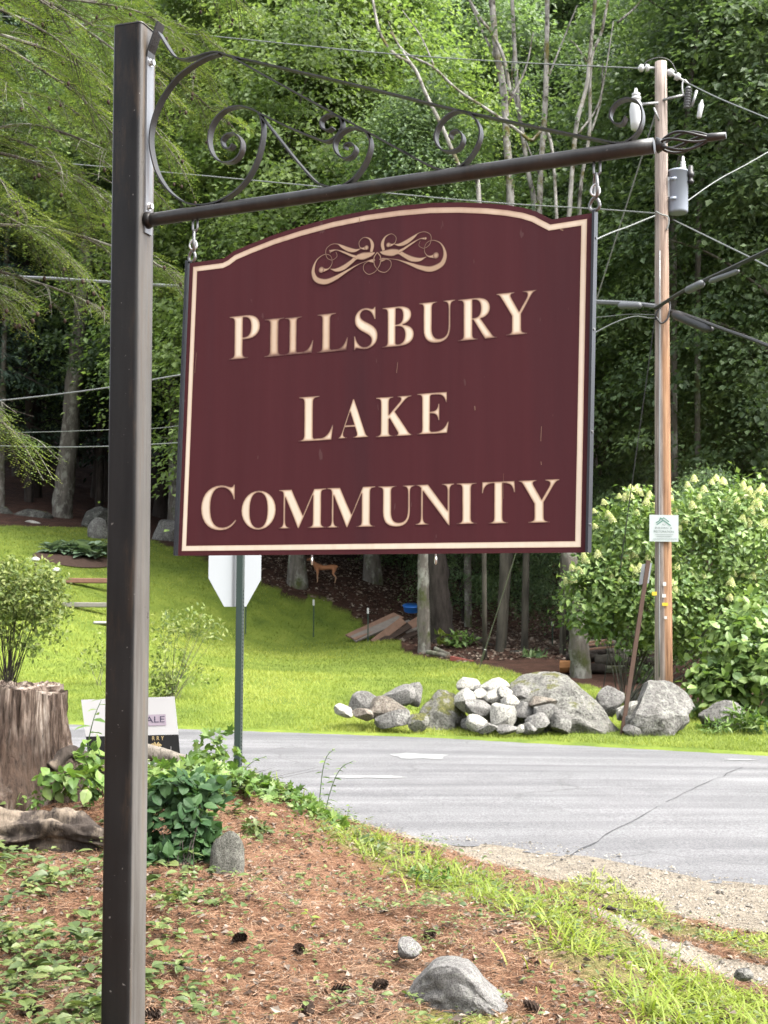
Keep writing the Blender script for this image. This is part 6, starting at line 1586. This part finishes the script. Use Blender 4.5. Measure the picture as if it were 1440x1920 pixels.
# ------------------------------------------------------------------ hemlock boughs close by, upper left
hx, hy = -4.3, 8.3
hem = thing('hemlock_tree', (hx, hy, zg1(hx, hy)), 'near hemlock with drooping yellow green boughs and cones at the upper left', 'tree')
mb = MB(); add_tube(mb, [(hx, hy, zg1(hx, hy) - .3), (hx + .05, hy, 4), (hx, hy + .05, 9), (hx, hy, 13)], [.30, .25, .17, .05], 14, True, 0, .05, RNG)
mb.build('trunk', M['bark_conifer'], hem, True)
rg = np.random.default_rng(77)
cone_pts = []
def bough(A_, B_, sag, wide, ntw, seed):
    """bough from A_ to B_ (world), side twigs with needle rows"""
    rg = np.random.default_rng(seed)
    A_, B_ = np.asarray(A_, float), np.asarray(B_, float)
    mid = (A_ + B_) / 2 + [0, 0, sag]
    P = smooth_line([A_, A_ * .6 + B_ * .4 + [0, 0, sag * .8], mid * .35 + B_ * .65 + [0, 0, sag * .25], B_], 8)
    n = len(P); T = np.gradient(P, axis=0); T = unit_rows(T)
    mb = MB(); add_tube(mb, P, np.linspace(.013, .003, n), 6, True, 0, .08, rg)
    b_ = []; D_ = []; N_ = []; ab = []
    ln = np.linalg.norm(B_ - A_)
    for k in range(ntw):
        f = rg.uniform(.12, 1.0) ** .8; p = np.array([np.interp(f * (n - 1), np.arange(n), P[:, c]) for c in range(3)]); tt = T[int(f * (n - 1))]
        side = 1 if k % 2 else -1
        hor = unit(np.cross(ZUP, tt)) * side
        d_ = unit(tt * .75 + hor * rg.uniform(.5, 1.1) + np.array([0, 0, rg.uniform(-.4, .18)]))
        tl = wide * (1.1 - .6 * f) * rg.uniform(.5, 1.15)
        q1 = p + d_ * tl + [0, 0, -.20 * tl]
        Q = smooth_line([p, p + d_ * tl * .5, q1], 5); add_tube(mb, Q, np.linspace(.0034, .0012, len(Q)), 4, False)
        dead = rg.random() < .10
        ns2 = int(tl / .022)
        tone = rg.random() * .55
        for j in range(ns2):
            g = (j + .5) / ns2; s0_ = np.array([np.interp(g * (len(Q) - 1), np.arange(len(Q)), Q[:, c]) for c in range(3)])
            s2 = unit(np.cross(ZUP, d_)) * (1 if j % 2 else -1)
            dd = unit(d_ * .8 + s2 * .75 + np.array([0, 0, rg.uniform(-.35, .05)])); l2 = tl * .36 * (1.15 - g * .8) * rg.uniform(.6, 1.2) + .02
            if dead:
                if j % 3 == 0: add_tube(mb, [s0_, s0_ + dd * l2], .0012, 3, False)
                continue
            m_ = max(3, int(l2 / .0085))
            u_ = (np.arange(m_) + .5) / m_
            pos = s0_ + dd * (u_ * l2)[:, None] + np.array([0, 0, -.12 * l2]) * (u_ ** 2)[:, None]
            nn = unit(np.cross(dd, np.array([0, 0, 1.]))); sg = np.where(np.arange(m_) % 2, 1, -1)[:, None]
            b_.append(pos); D_.append(dd * .55 + nn * sg + rg.normal(0, .12, (m_, 3))); N_.append(np.array([0, 0, 1.]) + rg.normal(0, .25, (m_, 3)))
            ab.append(np.clip(tone + .3 * g + .35 * u_ * rg.random() + rg.normal(0, .06, m_), 0, 1))
        if rg.random() < .22: cone_pts.append(q1 + [0, 0, -.015])
    b_ = np.concatenate(b_); L_ = .0175 * rg.uniform(.8, 1.2, len(b_))
    V, F, a_ = leafset(b_, np.concatenate(D_), np.concatenate(N_), L_, L_ * .34, KITE, .1, .1, np.concatenate(ab))
    return mb, npmesh('needles', V, F, {'a': a_})
HB_ = [  # end pixel, depth, start height offset, twig width
 ((120, 30), 7.2), ((250, -20), 7.8), ((330, 60), 8.2), ((460, 20), 9.0), ((170, 140), 7.0), ((560, -30), 9.6), ((300, 170), 8.0), ((60, 200), 6.8), ((220, 260), 7.3), ((380, 130), 8.8), ((140, 330), 7.0), ((330, 300), 8.4), ((50, 400), 6.7), ((230, 420), 7.4), ((140, 500), 7.0), ((330, 520), 8.0), ((205, 590), 7.3), ((30, 570), 6.8), ((100, 90), 8.6), ((420, 230), 9.0), ((10, 120), 7.5), ((160, 220), 8.2), ((420, 95), 9.4), ((270, 350), 8.0), ((40, 820), 6.6)]
for k, ((px, py), Y) in enumerate(HB_):
    e = at(px, py, Y)
    ln = rg.uniform(1.7, 2.6)
    s_ = e + np.array([-ln * rg.uniform(.6, .9), rg.uniform(-1.0, 1.0), rg.uniform(.1, .8)])
    wood_, nd = bough(s_, e, rg.uniform(.1, .3), rg.uniform(.42, .66), 30 + int(10 * rg.random()), 900 + k)
    bo = wood_.build('bough', M['bark_conifer'], hem)
    obj('needles', nd, M['hemlock_leaf'], bo)
cmb = MB()
for k in range(9):
    f = k / 8; cmb
hcm = MB(); lathe(hcm, np.zeros(3), -ZUP, [(0, .0015), (.004, .006), (.010, .0085), (.018, .007), (.024, .002)], 8); hcm = hcm.mesh('cone', True); hcm.materials.append(M['cone_brown'])
for p in cone_pts[:150]:
    o = bpy.data.objects.new('cone', hcm); C.objects.link(o); o.parent = hem; o.matrix_parent_inverse = Matrix.Translation(hem.location).inverted(); o.location = tuple(p); o.scale = (1.2,) * 3

# ------------------------------------------------------------------ bushes
def cloud(rg, n, c0, rad, shell=.55, lumps=8, lump_amp=.3):
    """points in a lumpy ellipsoid, denser towards the outside"""
    d_ = unit_rows(rg.normal(size=(n, 3))); ld = unit_rows(rg.normal(size=(lumps, 3)))
    k = 1 + lump_amp * (np.clip((d_ @ ld.T), 0, 1) ** 6).sum(1) - lump_amp * .4
    r = (shell + (1 - shell) * rg.random(n)) ** .6 * k
    return c0 + d_ * r[:, None] * np.asarray(rad), d_
def shrub(name, base, stems, blobs, lsz, lm, label, cat, group=None, per=1, tm=KITE, seed=0, stem_m='bark_grey', ratio=.6, up=.6, clump=0):
    rg = np.random.default_rng(seed)
    o = thing(name, base, label, cat, group)
    mb = MB()
    bs, Ns = [], []
    for (c0, rad, n) in blobs:
        if clump:
            nc_ = max(1, n // clump); cc_, dd_ = cloud(rg, nc_, np.asarray(c0), rad); ci = np.repeat(np.arange(nc_), clump)
            sp_ = np.mean(rad) * .16
            p = cc_[ci] + rg.normal(0, sp_, (len(ci), 3)) * [1, 1, .6]; d_ = dd_[ci]
        else: p, d_ = cloud(rg, n, np.asarray(c0), rad)
        p[:, 2] = np.maximum(p[:, 2], zg(p[:, 0], p[:, 1]) + .03)
        bs.append(p); Ns.append(d_ * .7 + [0, 0, up] + rg.normal(0, .35, d_.shape))
        for k in range(stems):
            e = np.asarray(c0) + unit(rg.normal(size=3)) * np.asarray(rad) * .7; e[2] = max(e[2], base[2] + .1)
            m_ = (np.asarray(base) + e) / 2 + rg.normal(0, .06, 3) * np.mean(rad)
            P = smooth_line([np.asarray(base) + rg.normal(0, .05, 3) * [1, 1, 0] - [0, 0, .05], m_, e], 5)
            add_tube(mb, P, np.linspace(.03, .008, len(P)) * np.mean(rad) * .6, 5, False)
    if mb.n: mb.build('stems', M[stem_m], o)
    b_ = np.concatenate(bs); N_ = np.concatenate(Ns); n = len(b_)
    D_ = N_ * .5 + rg.normal(0, .8, (n, 3)) + [0, 0, -.2]
    L_ = lsz * rg.uniform(.65, 1.25, n)
    V, F, a_ = leafset(b_, D_, N_, L_, L_ * ratio * rg.uniform(.8, 1.15, n), tm, .14, .28)
    obj('foliage', npmesh('foliage', V, F, {'a': a_}), M[lm], o)
    return o
HYY = 20.0
hb = at(1170, 1300, HYY); hb[2] = zg1(hb[0], hb[1])
def bl(px, py, Y, rx, rz, n): c = at(px, py, Y); k = pxsize(Y); return (c, (rx * k, rx * k * .8, rz * k), n)
HBL = [bl(1330, 1010, HYY, 120, 105, 2300), bl(1190, 1010, HYY - .2, 90, 85, 1500), bl(1420, 1040, HYY + .2, 120, 120, 1800), bl(1130, 1110, HYY - .4, 75, 75, 1200), bl(1210, 1130, HYY - .5, 95, 80, 1500), bl(1330, 1150, HYY - .3, 110, 80, 1500), bl(1450, 1180, HYY, 100, 100, 1200)]
hyd = shrub('hydrangea', hb, 4, [(c_, r_, int(n_ * 1.7)) for c_, r_, n_ in HBL], .105, 'hydrangea_leaf', 'large flowering hydrangea with cream panicles behind the pole', 'bush', None, 1, KITE, 31, 'bark_grey', .62, .7, 7)
rgp = np.random.default_rng(9)
pm = MB()
for k in range(46):
    f = (k + .5) / 46; r = .10 * (1 - f) ** .6 + .01; th = k * 2.4; p = np.array([r * math.cos(th), r * math.sin(th), f * .17]); n_ = unit([math.cos(th), math.sin(th), .5]); s_ = unit(np.cross(n_, ZUP)); u_ = np.cross(s_, n_); w_ = .026
    pm.add([p - s_ * w_ - u_ * w_ * .3, p - u_ * w_ + n_ * .008, p + s_ * w_ + u_ * w_ * .2, p + u_ * w_ + n_ * .008], [[0, 1, 2, 3]], rgp.random())
pm = pm.mesh('flower_head'); pm.materials.append(M['panicle'])
fl = []
for (c0, rad, n) in HBL[:6]:
    for k in range(30):
        d_ = unit(rgp.normal(size=3)); d_[1] = -abs(d_[1]); d_[2] = abs(d_[2]) * 1.1 + .15; d_ = unit(d_)
        p = np.asarray(c0) + d_ * np.asarray(rad) * rgp.uniform(.96, 1.1)
        q = proj(p)
        if rgp.random() > .25 + .75 * np.clip((1190 - q[1]) / 230, 0, 1): continue
        fl.append((p, d_))
for p, d_ in fl:
    o = bpy.data.objects.new('flower_head', pm); C.objects.link(o); o.parent = hyd; o.matrix_parent_inverse = Matrix.Translation(hyd.location).inverted(); o.location = tuple(p)
    o.rotation_euler = Vector(d_ * [.6, .6, 1] + np.array([0, 0, .8])).to_track_quat('Z', 'Y').to_euler(); s_ = rgp.uniform(.38, .68); o.scale = (s_,) * 3
b2 = at(1400, 1340, 17.6); b2[2] = zg1(b2[0], b2[1])
shrub('broadleaf_bush', b2, 3, [bl(1400, 1230, 17.8, 75, 70, 900), bl(1345, 1285, 17.6, 55, 45, 500), bl(1460, 1260, 17.5, 80, 90, 900), bl(1430, 1180, 18.2, 60, 50, 500)], .15, 'hydrangea_leaf', 'low broad leaved bush at the right edge above the verge', 'bush', None, 1, OVATE, 32, 'bark_grey', .68, .7, 5)
b3 = G(15, 1292)
def blg(px, py, Y, rx, rz, n): return bl(px, py, Y, rx, rz, n)
Y3 = b3[1]
shrub('lawn_bush', b3, 9, [blg(40, 1110, Y3, 70, 60, 1500), blg(85, 1120, Y3 - .1, 45, 55, 900), blg(10, 1090, Y3, 50, 45, 900), blg(60, 1180, Y3, 55, 50, 600), blg(-30, 1130, Y3, 60, 80, 900)], .085, 'bush_leaf', 'many stemmed pale green bush on the lawn at the left edge', 'bush', 'bushes on the lawn', 1, KITE, 33, 'bark_dark', .55, .5, 6)
b4 = G(318, 1312)
Y4 = b4[1]
shrub('lawn_bush', b4, 5, [blg(350, 1165, Y4, 55, 30, 240), blg(390, 1180, Y4, 35, 22, 130), blg(310, 1180, Y4, 25, 25, 60), blg(320, 1240, Y4, 35, 40, 220), blg(305, 1285, Y4, 25, 25, 260), blg(370, 1260, Y4, 30, 20, 50)], .08, 'bush_leaf', 'sparse yellow green bush on the lawn right of the post', 'bush', 'bushes on the lawn', 1, KITE, 34, 'bark_grey', .5, .6)
b5 = G(185, 1285)
shrub('lawn_bush', b5, 3, [blg(175, 1235, b5[1], 28, 25, 110), blg(195, 1205, b5[1], 20, 30, 60)], .07, 'bush_leaf', 'small thin bush on the lawn just left of the post', 'bush', 'bushes on the lawn', 1, KITE, 35, 'bark_grey', .5, .6)
# hostas
hm = []
rgh = np.random.default_rng(4)
for v in range(2):
    n = 26; th = rgh.uniform(0, 6.3, n); el = rgh.uniform(.15, 1.1, n); d_ = np.stack([np.cos(th) * np.cos(el), np.sin(th) * np.cos(el), np.sin(el)], -1)
    V, F, a_ = leafset(d_ * .08, d_, np.array([0, 0, 1.]) + rgh.normal(0, .2, (n, 3)), .30 * rgh.uniform(.7, 1.1, n), .2, OVATE, .2, .5)
    me = npmesh('leaves', V, F, {'a': a_}); me.materials.append(M['hosta_leaf']); hm.append(me)
for k, (px, py, sc, lab) in enumerate([(100, 1040, .9, 'leftmost small hosta of the bed'), (118, 1042, .9, 'second hosta from the left in the bed'), (136, 1044, .9, 'third hosta from the left in the bed'), (152, 1046, 1.2, 'large hosta in the middle of the bed'), (170, 1050, 1.3, 'front hosta of the bed with broad blue green leaves'), (186, 1047, 1.2, 'large hosta next to the post'), (128, 1034, .8, 'small hosta at the back of the bed'), (176, 1038, 1.0, 'hosta behind the broad leaved ones')]):
    p = G(px, py); o = thing('hosta', p + [0, 0, .06], lab, 'hosta', 'hostas in the flower bed', k * 1.1); o.scale = (sc * 1.35,) * 3
    c = bpy.data.objects.new('leaves', hm[k % 2]); C.objects.link(c); c.parent = o
for (px, py, Y, rx, rz, n_, lm, lab, sd) in ((862, 1200, 30.3, 26, 12, 130, 'creeper_leaf', 'low green seedling clump at the foot of the pair of trunks', 61), (1000, 1238, 28.6, 22, 9, 90, 'leaf_decid', 'low leafy clump beside the dark boulder', 62), (1205, 1268, 24.6, 20, 14, 100, 'leaf_decid', 'low leafy clump before the log pile', 63), (826, 1196, 30.1, 9, 8, 30, 'grass_blade', 'small yellowish clump against the thick dark trunk', 64)):
    shrub('low_plant', G(px, py + rz), 0, [bl(px, py, Y, rx, rz, n_)], .17, lm, lab, 'plant', 'low plants at the wood edge', 1, KITE, sd, 'bark_grey', .5, .8)
# low greenery on the right verge
shrub('fern_clump', G(1390, 1372), 0, [bl(1392, 1345, 16.2, 28, 20, 120), bl(1415, 1355, 16.0, 25, 15, 90)], .14, 'creeper_leaf', 'low yellow green fern clump on the verge at the right', 'fern', None, 1, KITE, 41, 'bark_grey', .3, .8)
shrub('fern_clump', G(1345, 1378), 0, [bl(1345, 1362, 16.0, 28, 10, 90)], .10, 'creeper_leaf', 'flat weedy clump between the low boulder and the road', 'fern', None, 1, KITE, 42, 'bark_grey', .3, .8)

# shrub and creepers at the post
SQ = 6.5
sb0 = at(340, 1690, 6.0); sb0[2] = zg1(sb0[0], sb0[1])
shrub('leafy_shrub', sb0, 4, [bl(330, 1560, SQ, 76, 80, 420), bl(372, 1600, SQ - .1, 50, 64, 240), bl(310, 1640, SQ - .2, 50, 54, 200), bl(345, 1495, SQ + .1, 66, 40, 240)], .07, 'shrub_leaf', 'dense dark green leafy shrub growing right behind the post', 'shrub', None, 1, OVATE, 51, 'bark_dark', .72, .7)
shrub('creeper', at(330, 1500, 7.2), 2, [bl(340, 1455, 7.3, 75, 28, 150), bl(420, 1470, 7.5, 55, 25, 110), bl(470, 1495, 7.7, 45, 18, 90), bl(300, 1480, 7.0, 30, 35, 60), bl(540, 1520, 7.8, 50, 12, 80), bl(610, 1545, 7.8, 40, 12, 60)], .07, 'creeper_leaf', 'bright lobed creeper spilling over the crest right of the post', 'creeper', None, 1, MAPLE, 52, 'bark_dark', .95, 1.0)
shrub('creeper', at(440, 1470, 7.9), 3, [bl(400, 1395, 8.0, 40, 22, 26), bl(425, 1420, 7.9, 30, 15, 20), bl(380, 1425, 7.8, 35, 18, 26)], .075, 'creeper_leaf', 'tall lobed sprays beside the green channel post', 'creeper', None, 1, MAPLE, 53, 'bark_grey', .9, .8)
shrub('creeper', at(150, 1460, 7.2), 2, [bl(170, 1430, 7.2, 30, 22, 40), bl(150, 1470, 7.0, 50, 22, 80), bl(110, 1465, 7.0, 40, 15, 40)], .075, 'creeper_leaf', 'leafy creeper in front of the stump left of the post', 'creeper', None, 1, OVATE, 54, 'bark_grey', .7, 1.0)
def stalk(name, pts, Y, lsz, nleaf, lm, label, cat, tm=OVATE, r=.004, seed=1, ratio=.55, droop=-.1, start=.25):
    rg = np.random.default_rng(seed); P = smooth_line([at(x, y, Y) for x, y in pts], 8); base = P[0].copy(); base[2] = zg1(base[0], base[1]) if abs(zg1(base[0], base[1]) - base[2]) < .4 else base[2]
    o = thing(name, base, label, cat, 'tall weeds on the bank'); mb = MB(); add_tube(mb, np.concatenate([[base - [0, 0, .03]], P]), np.linspace(r, r * .35, len(P) + 1), 5); mb.build('stem', M['creeper_leaf'], o)
    f = np.linspace(start, 1, nleaf); b_ = np.stack([np.interp(f * (len(P) - 1), np.arange(len(P)), P[:, c]) for c in range(3)], -1)
    th = np.arange(nleaf) * 2.4 + rg.normal(0, .4, nleaf); D_ = np.stack([np.cos(th), np.sin(th) * .7, np.full(nleaf, droop + .2)], -1)
    V, F, a_ = leafset(b_, D_, np.array([0, 0, 1.]) + rg.normal(0, .25, (nleaf, 3)), lsz * (1.25 - .8 * f) * rg.uniform(.8, 1.2, nleaf), lsz * ratio * (1.25 - .8 * f), tm, .25, .3)
    obj('leaves', npmesh('leaves', V, F, {'a': a_}), M[lm], o); return o
stalk('weed', [(596, 1540), (600, 1490), (606, 1440), (615, 1415), (628, 1404)], 8.1, .05, 16, 'creeper_leaf', 'tall thin weed standing against the road left of its twin', 'weed', r=.0035, seed=3)
stalk('weed', [(606, 1545), (615, 1500), (628, 1460), (642, 1438), (662, 1427)], 8.1, .05, 16, 'creeper_leaf', 'tall thin weed leaning right against the road', 'weed', r=.0035, seed=4)
stalk('sapling', [(170, 1440), (165, 1400), (175, 1350), (190, 1312)], 7.3, .11, 10, 'creeper_leaf', 'young broad leaved sapling before the white board', 'sapling', r=.005, seed=5)
stalk('sapling', [(560, 1770), (557, 1745), (545, 1715), (520, 1695)], 5.6, .055, 6, 'grass_blade', 'pale yellow green seedling in the needles', 'seedling', r=.003, seed=6, ratio=.5)
stalk('sapling', [(590, 1770), (590, 1745), (585, 1722), (570, 1705)], 5.6, .055, 6, 'grass_blade', 'pale seedling right of its lighter twin in the needles', 'seedling', r=.003, seed=7, ratio=.5)
stalk('weed', [(640, 1560), (650, 1535), (655, 1510)], 8.0, .05, 10, 'creeper_leaf', 'short leafy weed at the crest under the tall weeds', 'weed', r=.003, seed=8)
stalk('weed', [(450, 1470), (462, 1440), (480, 1425), (500, 1418)], 8.0, .06, 7, 'creeper_leaf', 'arching weed right of the green channel post', 'weed', r=.003, seed=9)

for (px, py, Y, rx, rz, n_, lab, sd) in ((700, 1590, 7.7, 34, 10, 60, 'weed patch on the crest left of the gravel', 71), (570, 1560, 7.6, 30, 12, 60, 'weed patch on the crest below the tall weeds', 72), (480, 1560, 7.0, 26, 12, 50, 'weed patch right of the upright mossy stone', 73), (800, 1640, 7.2, 40, 9, 70, 'weed patch where the needles meet the grass', 74), (330, 1700, 5.7, 30, 16, 40, 'weed patch under the dark leafy shrub', 75), (60, 1500, 7.0, 30, 12, 30, 'weed patch between the stump and the rotten log', 76)):
    shrub('weed_patch', G(px, py + rz), 0, [bl(px, py, Y, rx, rz, n_)], .045, 'cover_leaf' if sd % 2 else 'creeper_leaf', lab, 'weeds', 'weed patches on the bank', 1, OVATE, sd, 'bark_grey', .55, .9)
# ------------------------------------------------------------------ ground litter, low plants, grass
rg = np.random.default_rng(12)
def frustum_pts(n, y0, y1, margin=.36, power=1.0):
    y = y0 + (y1 - y0) * rg.random(n) ** power; x = rg.uniform(-margin, margin, n) * y
    return x, y
def onlyduff(x, y):
    return (y < ynear(x) - .1) & ~softmask(x, y, GRAVEL, .18, 2.5, 0) & ~softmask(x, y, TRACK, .06, 3, 3)
x, y = frustum_pts(125000, 3.6, 9.6, .36, 1.25)
k = onlyduff(x, y); k &= ~(softmask(x, y, GRASS2, .16, 2.5, 2) & (rg.random(len(x)) < .75)) & ~(softmask(x, y, GRASS1, .12, 3, 1)); k &= ~(inpoly(x, y, MOSS) & (rg.random(len(x)) < .8))
x, y = x[k], y[k]; n = len(x); z = zg(x, y)
th = rg.uniform(0, 2 * math.pi, n) + 1.2 * fbm(x * 2, y * 2, 2); D_ = np.stack([np.cos(th), np.sin(th), rg.normal(.02, .16, n)], -1)
L_ = rg.uniform(.05, .115, n)
b_ = np.stack([x, y, z + rg.uniform(.0, .016, n)], -1) - D_ * (L_ / 2)[:, None]
NEEDLE = tmpl([(0, -.5), (1, 0), (0, .5)], [(0, 1, 2)])
V, F, a_ = leafset(b_, D_, np.array([0, 0, 1.]) + rg.normal(0, .5, (n, 3)), L_, .0024, NEEDLE, 0, .12, np.clip(.15 + .75 * fbm(x * 1.7, y * 1.7, 3, 1) + rg.normal(0, .2, n), 0, 1))
tag(obj('pine_needles', npmesh('pine_needles', V, F, {'a': a_}), M['needle_litter']), 'rust brown pine needle litter covering the bank', 'needles', kind='stuff')
x, y = frustum_pts(20000, 3.6, 9.6, .36, 1.2)
k = onlyduff(x, y); x, y = x[k], y[k]; n = len(x); z = zg(x, y); th = rg.uniform(0, 6.3, n)
D_ = np.stack([np.cos(th), np.sin(th), rg.normal(.05, .25, n)], -1); L_ = .010 + .034 * rg.random(n) ** 2
V, F, a_ = leafset(np.stack([x, y, z + .012], -1), D_, np.array([0, 0, 1.]) + rg.normal(0, .45, (n, 3)), L_, L_ * rg.uniform(.3, .75, n), KITE, .3, .3)
tag(obj('leaf_litter', npmesh('leaf_litter', V, F, {'a': a_}), M['leaf_litter']), 'dry leaf and bark scraps among the needles', 'litter', kind='stuff')
# low plants
x, y = frustum_pts(11000, 3.7, 9.3, .36, 1.1)
dens = .15 + .5 * sstep(.50, .72, fbm(x * 1.4 + 3, y * 1.4, 3, 2)) + .30 * sstep(-.35, -1.0, x) * sstep(6.6, 5.0, y) * (.4 + 1.2 * fbm(x * 3, y * 3, 2, 1)) + .5 * sstep(6.9, 7.7, y) * sstep(.4, -.5, x)
k = onlyduff(x, y) & (rg.random(len(x)) < dens); x, y = x[k], y[k]; z = zg(x, y)
lv = rg.integers(2, 6, len(x)); ci = np.repeat(np.arange(len(x)), lv); n = len(ci)
big = (.015 + .042 * sstep(-.3, -1.0, x) * rg.random(len(x)) ** 1.5 + .022 * rg.random(len(x)) ** 2)[ci]
th = rg.uniform(0, 6.3, n); hh_ = rg.uniform(.015, .075, len(x))[ci] * rg.uniform(.7, 1.1, n)
D_ = np.stack([np.cos(th), np.sin(th), rg.uniform(-.1, .5, n)], -1)
b_ = np.stack([x[ci], y[ci], z[ci] + hh_], -1) + D_ * .008
L_ = big * rg.uniform(.7, 1.35, n)
V, F, a_ = leafset(b_, D_, np.array([0, 0, 1.]) + rg.normal(0, .3, (n, 3)), L_, L_ * rg.uniform(.32, .8, len(x))[ci], OVATE, .3, .25, np.clip(rg.random(len(x))[ci] * .7 + rg.random(n) * .3, 0, 1))
tag(obj('ground_cover', npmesh('ground_cover', V, F, {'a': a_}), M['cover_leaf']), 'low green ground cover leaves scattered over the bank', 'ground cover', kind='stuff')
# near grass: curved blades
BLADE = tmpl([(0, -.5), (0, .5), (.4, -.42), (.4, .42), (.75, -.26), (.75, .26), (1, 0)], [(0, 1, 3), (0, 3, 2), (2, 3, 5), (2, 5, 4), (4, 5, 6)])
x, y = frustum_pts(105000, 3.7, 9.8, .38, 1.0)
g1 = softmask(x, y, GRASS1, .12, 3, 1); g2 = softmask(x + rg.normal(0, .10, len(x)), y + rg.normal(0, .14, len(x)), GRASS2, .3, 2.5, 2)
tuft = sstep(.3, .6, fbm(x * 4, y * 4, 2, 3))
dn = np.where(g2, .05 + .5 * tuft, 0) + np.where(g1, .12 + .65 * tuft, 0)
k = (rg.random(len(x)) < dn) & (y < ynear(x) - .05); x, y, tuft, g1 = x[k], y[k], tuft[k], g1[k]; n = len(x); z = zg(x, y)
th = rg.uniform(0, 6.3, n); lean = rg.uniform(.2, 1.6, n)
D_ = np.stack([np.cos(th) * lean, np.sin(th) * lean, np.ones(n)], -1); L_ = rg.uniform(.04, .125, n) * (.55 + .8 * tuft) * np.where(g1, .6, 1) * np.clip(1.25 - .055 * y, .6, 1.1)
N_ = np.stack([-np.cos(th), -np.sin(th), lean], -1)
V, F, a_ = leafset(np.stack([x, y, z - .005], -1), D_, N_, L_, rg.uniform(.0055, .0115, n), BLADE, .15, .65, np.clip(fbm(x * 1.5, y * 1.5, 2) * .7 + rg.random(n) * .5 - .05 + .3 * g1, 0, 1))
tag(obj('verge_grass', npmesh('verge_grass', V, F, {'a': a_}), M['grass_blade']), 'fresh green grass strip beside the gravel shoulder', 'grass', kind='stuff')
# lawn blades
n0 = 330000
y = 14.2 + 31 * rg.random(n0) ** 1.7; x = rg.uniform(-.40, .36, n0) * y
k = (y > yfar(x) + .02) & softmask(x, y, LAWN, .6, .5); x, y = x[k], y[k]; n = len(x); z = zg(x, y)
th = rg.uniform(0, 6.3, n); lean = rg.uniform(.2, .9, n); D_ = np.stack([np.cos(th) * lean, np.sin(th) * lean, np.ones(n)], -1)
patch = fbm(x * .5, y * .5, 3, 1)
L_ = rg.uniform(.035, .085, n) * (.7 + .6 * patch)
V, F, a_ = leafset(np.stack([x, y, z - .004], -1), D_, np.stack([np.cos(th), np.sin(th), -lean], -1) * -1, L_, rg.uniform(.008, .014, n) * (y / 22), NEEDLE, 0, .3, np.clip(.5 + 1.9 * (patch - .5) + rg.normal(0, .17, n), 0, 1))
tag(obj('lawn_grass', npmesh('lawn_grass', V, F, {'a': a_}), M['lawn_blade']), 'mown bright green lawn rising to the wood', 'lawn', kind='stuff')
# leaf litter under the wood edge
y = 28 + 18 * rg.random(16000); x = rg.uniform(-.12, .3, 16000) * y
k = ~inpoly(x, y, LAWN); x, y = x[k], y[k]; n = len(x); th = rg.uniform(0, 6.3, n)
D_ = np.stack([np.cos(th), np.sin(th), rg.normal(0, .3, n)], -1); L_ = rg.uniform(.06, .15, n)
V, F, a_ = leafset(np.stack([x, y, zg(x, y) + .02], -1), D_, np.array([0, 0, 1.]) + rg.normal(0, .5, (n, 3)), L_, L_ * .6, KITE, .3, .3, rg.random(n) * .75)
tag(obj('wood_litter', npmesh('wood_litter', V, F, {'a': a_}), M['leaf_litter']), 'brown leaf litter on the slope below the trees', 'litter', kind='stuff')
# gravel
x, y = frustum_pts(26000, 4.5, 10.5, .38, 1.0)
k = (softmask(x, y, GRAVEL, .2, 2.5, 0) | softmask(x, y, TRACK, .08, 3, 3)); x, y = x[k], y[k]; n = len(x)
z = np.maximum(zg(x, y), np.where(y > ynear(x), zroad(x, y), -1)); s_ = rg.uniform(.003, .009, n) * (1 + (rg.random(n) < .04) * 1.2)
oc_ = np.array([[1, 0, 0], [-1, 0, 0], [0, 1, 0], [0, -1, 0], [0, 0, .8], [0, 0, -.6]]); of = np.array([[0, 2, 4], [2, 1, 4], [1, 3, 4], [3, 0, 4]])
rt = rg.uniform(0, 6.3, n); c_, q_ = np.cos(rt), np.sin(rt)
V = np.stack([oc_[None, :, 0] * c_[:, None] - oc_[None, :, 1] * q_[:, None], oc_[None, :, 0] * q_[:, None] + oc_[None, :, 1] * c_[:, None] * 1.0, np.broadcast_to(oc_[None, :, 2], (n, 6))], -1) * s_[:, None, None] + np.stack([x, y, z + s_ * .3], -1)[:, None]
F = (of[None] + (np.arange(n) * 6)[:, None, None]).reshape(-1, 3)
t = NT('gravel_stone'); c = t.ramp(t.attr('a'), [(0, (.04, .037, .033)), (.4, (.12, .108, .09)), (.8, (.18, .165, .14)), (1, (.25, .235, .21))]); M['gravel_stone'] = t.done(t.bsdf(c, .9, .2))
tag(obj('gravel', npmesh('gravel', V.reshape(-1, 3), F, {'a': np.repeat(rg.random(n), 6)}), M['gravel_stone']), 'loose tan gravel on the road shoulder and track', 'gravel', kind='stuff')
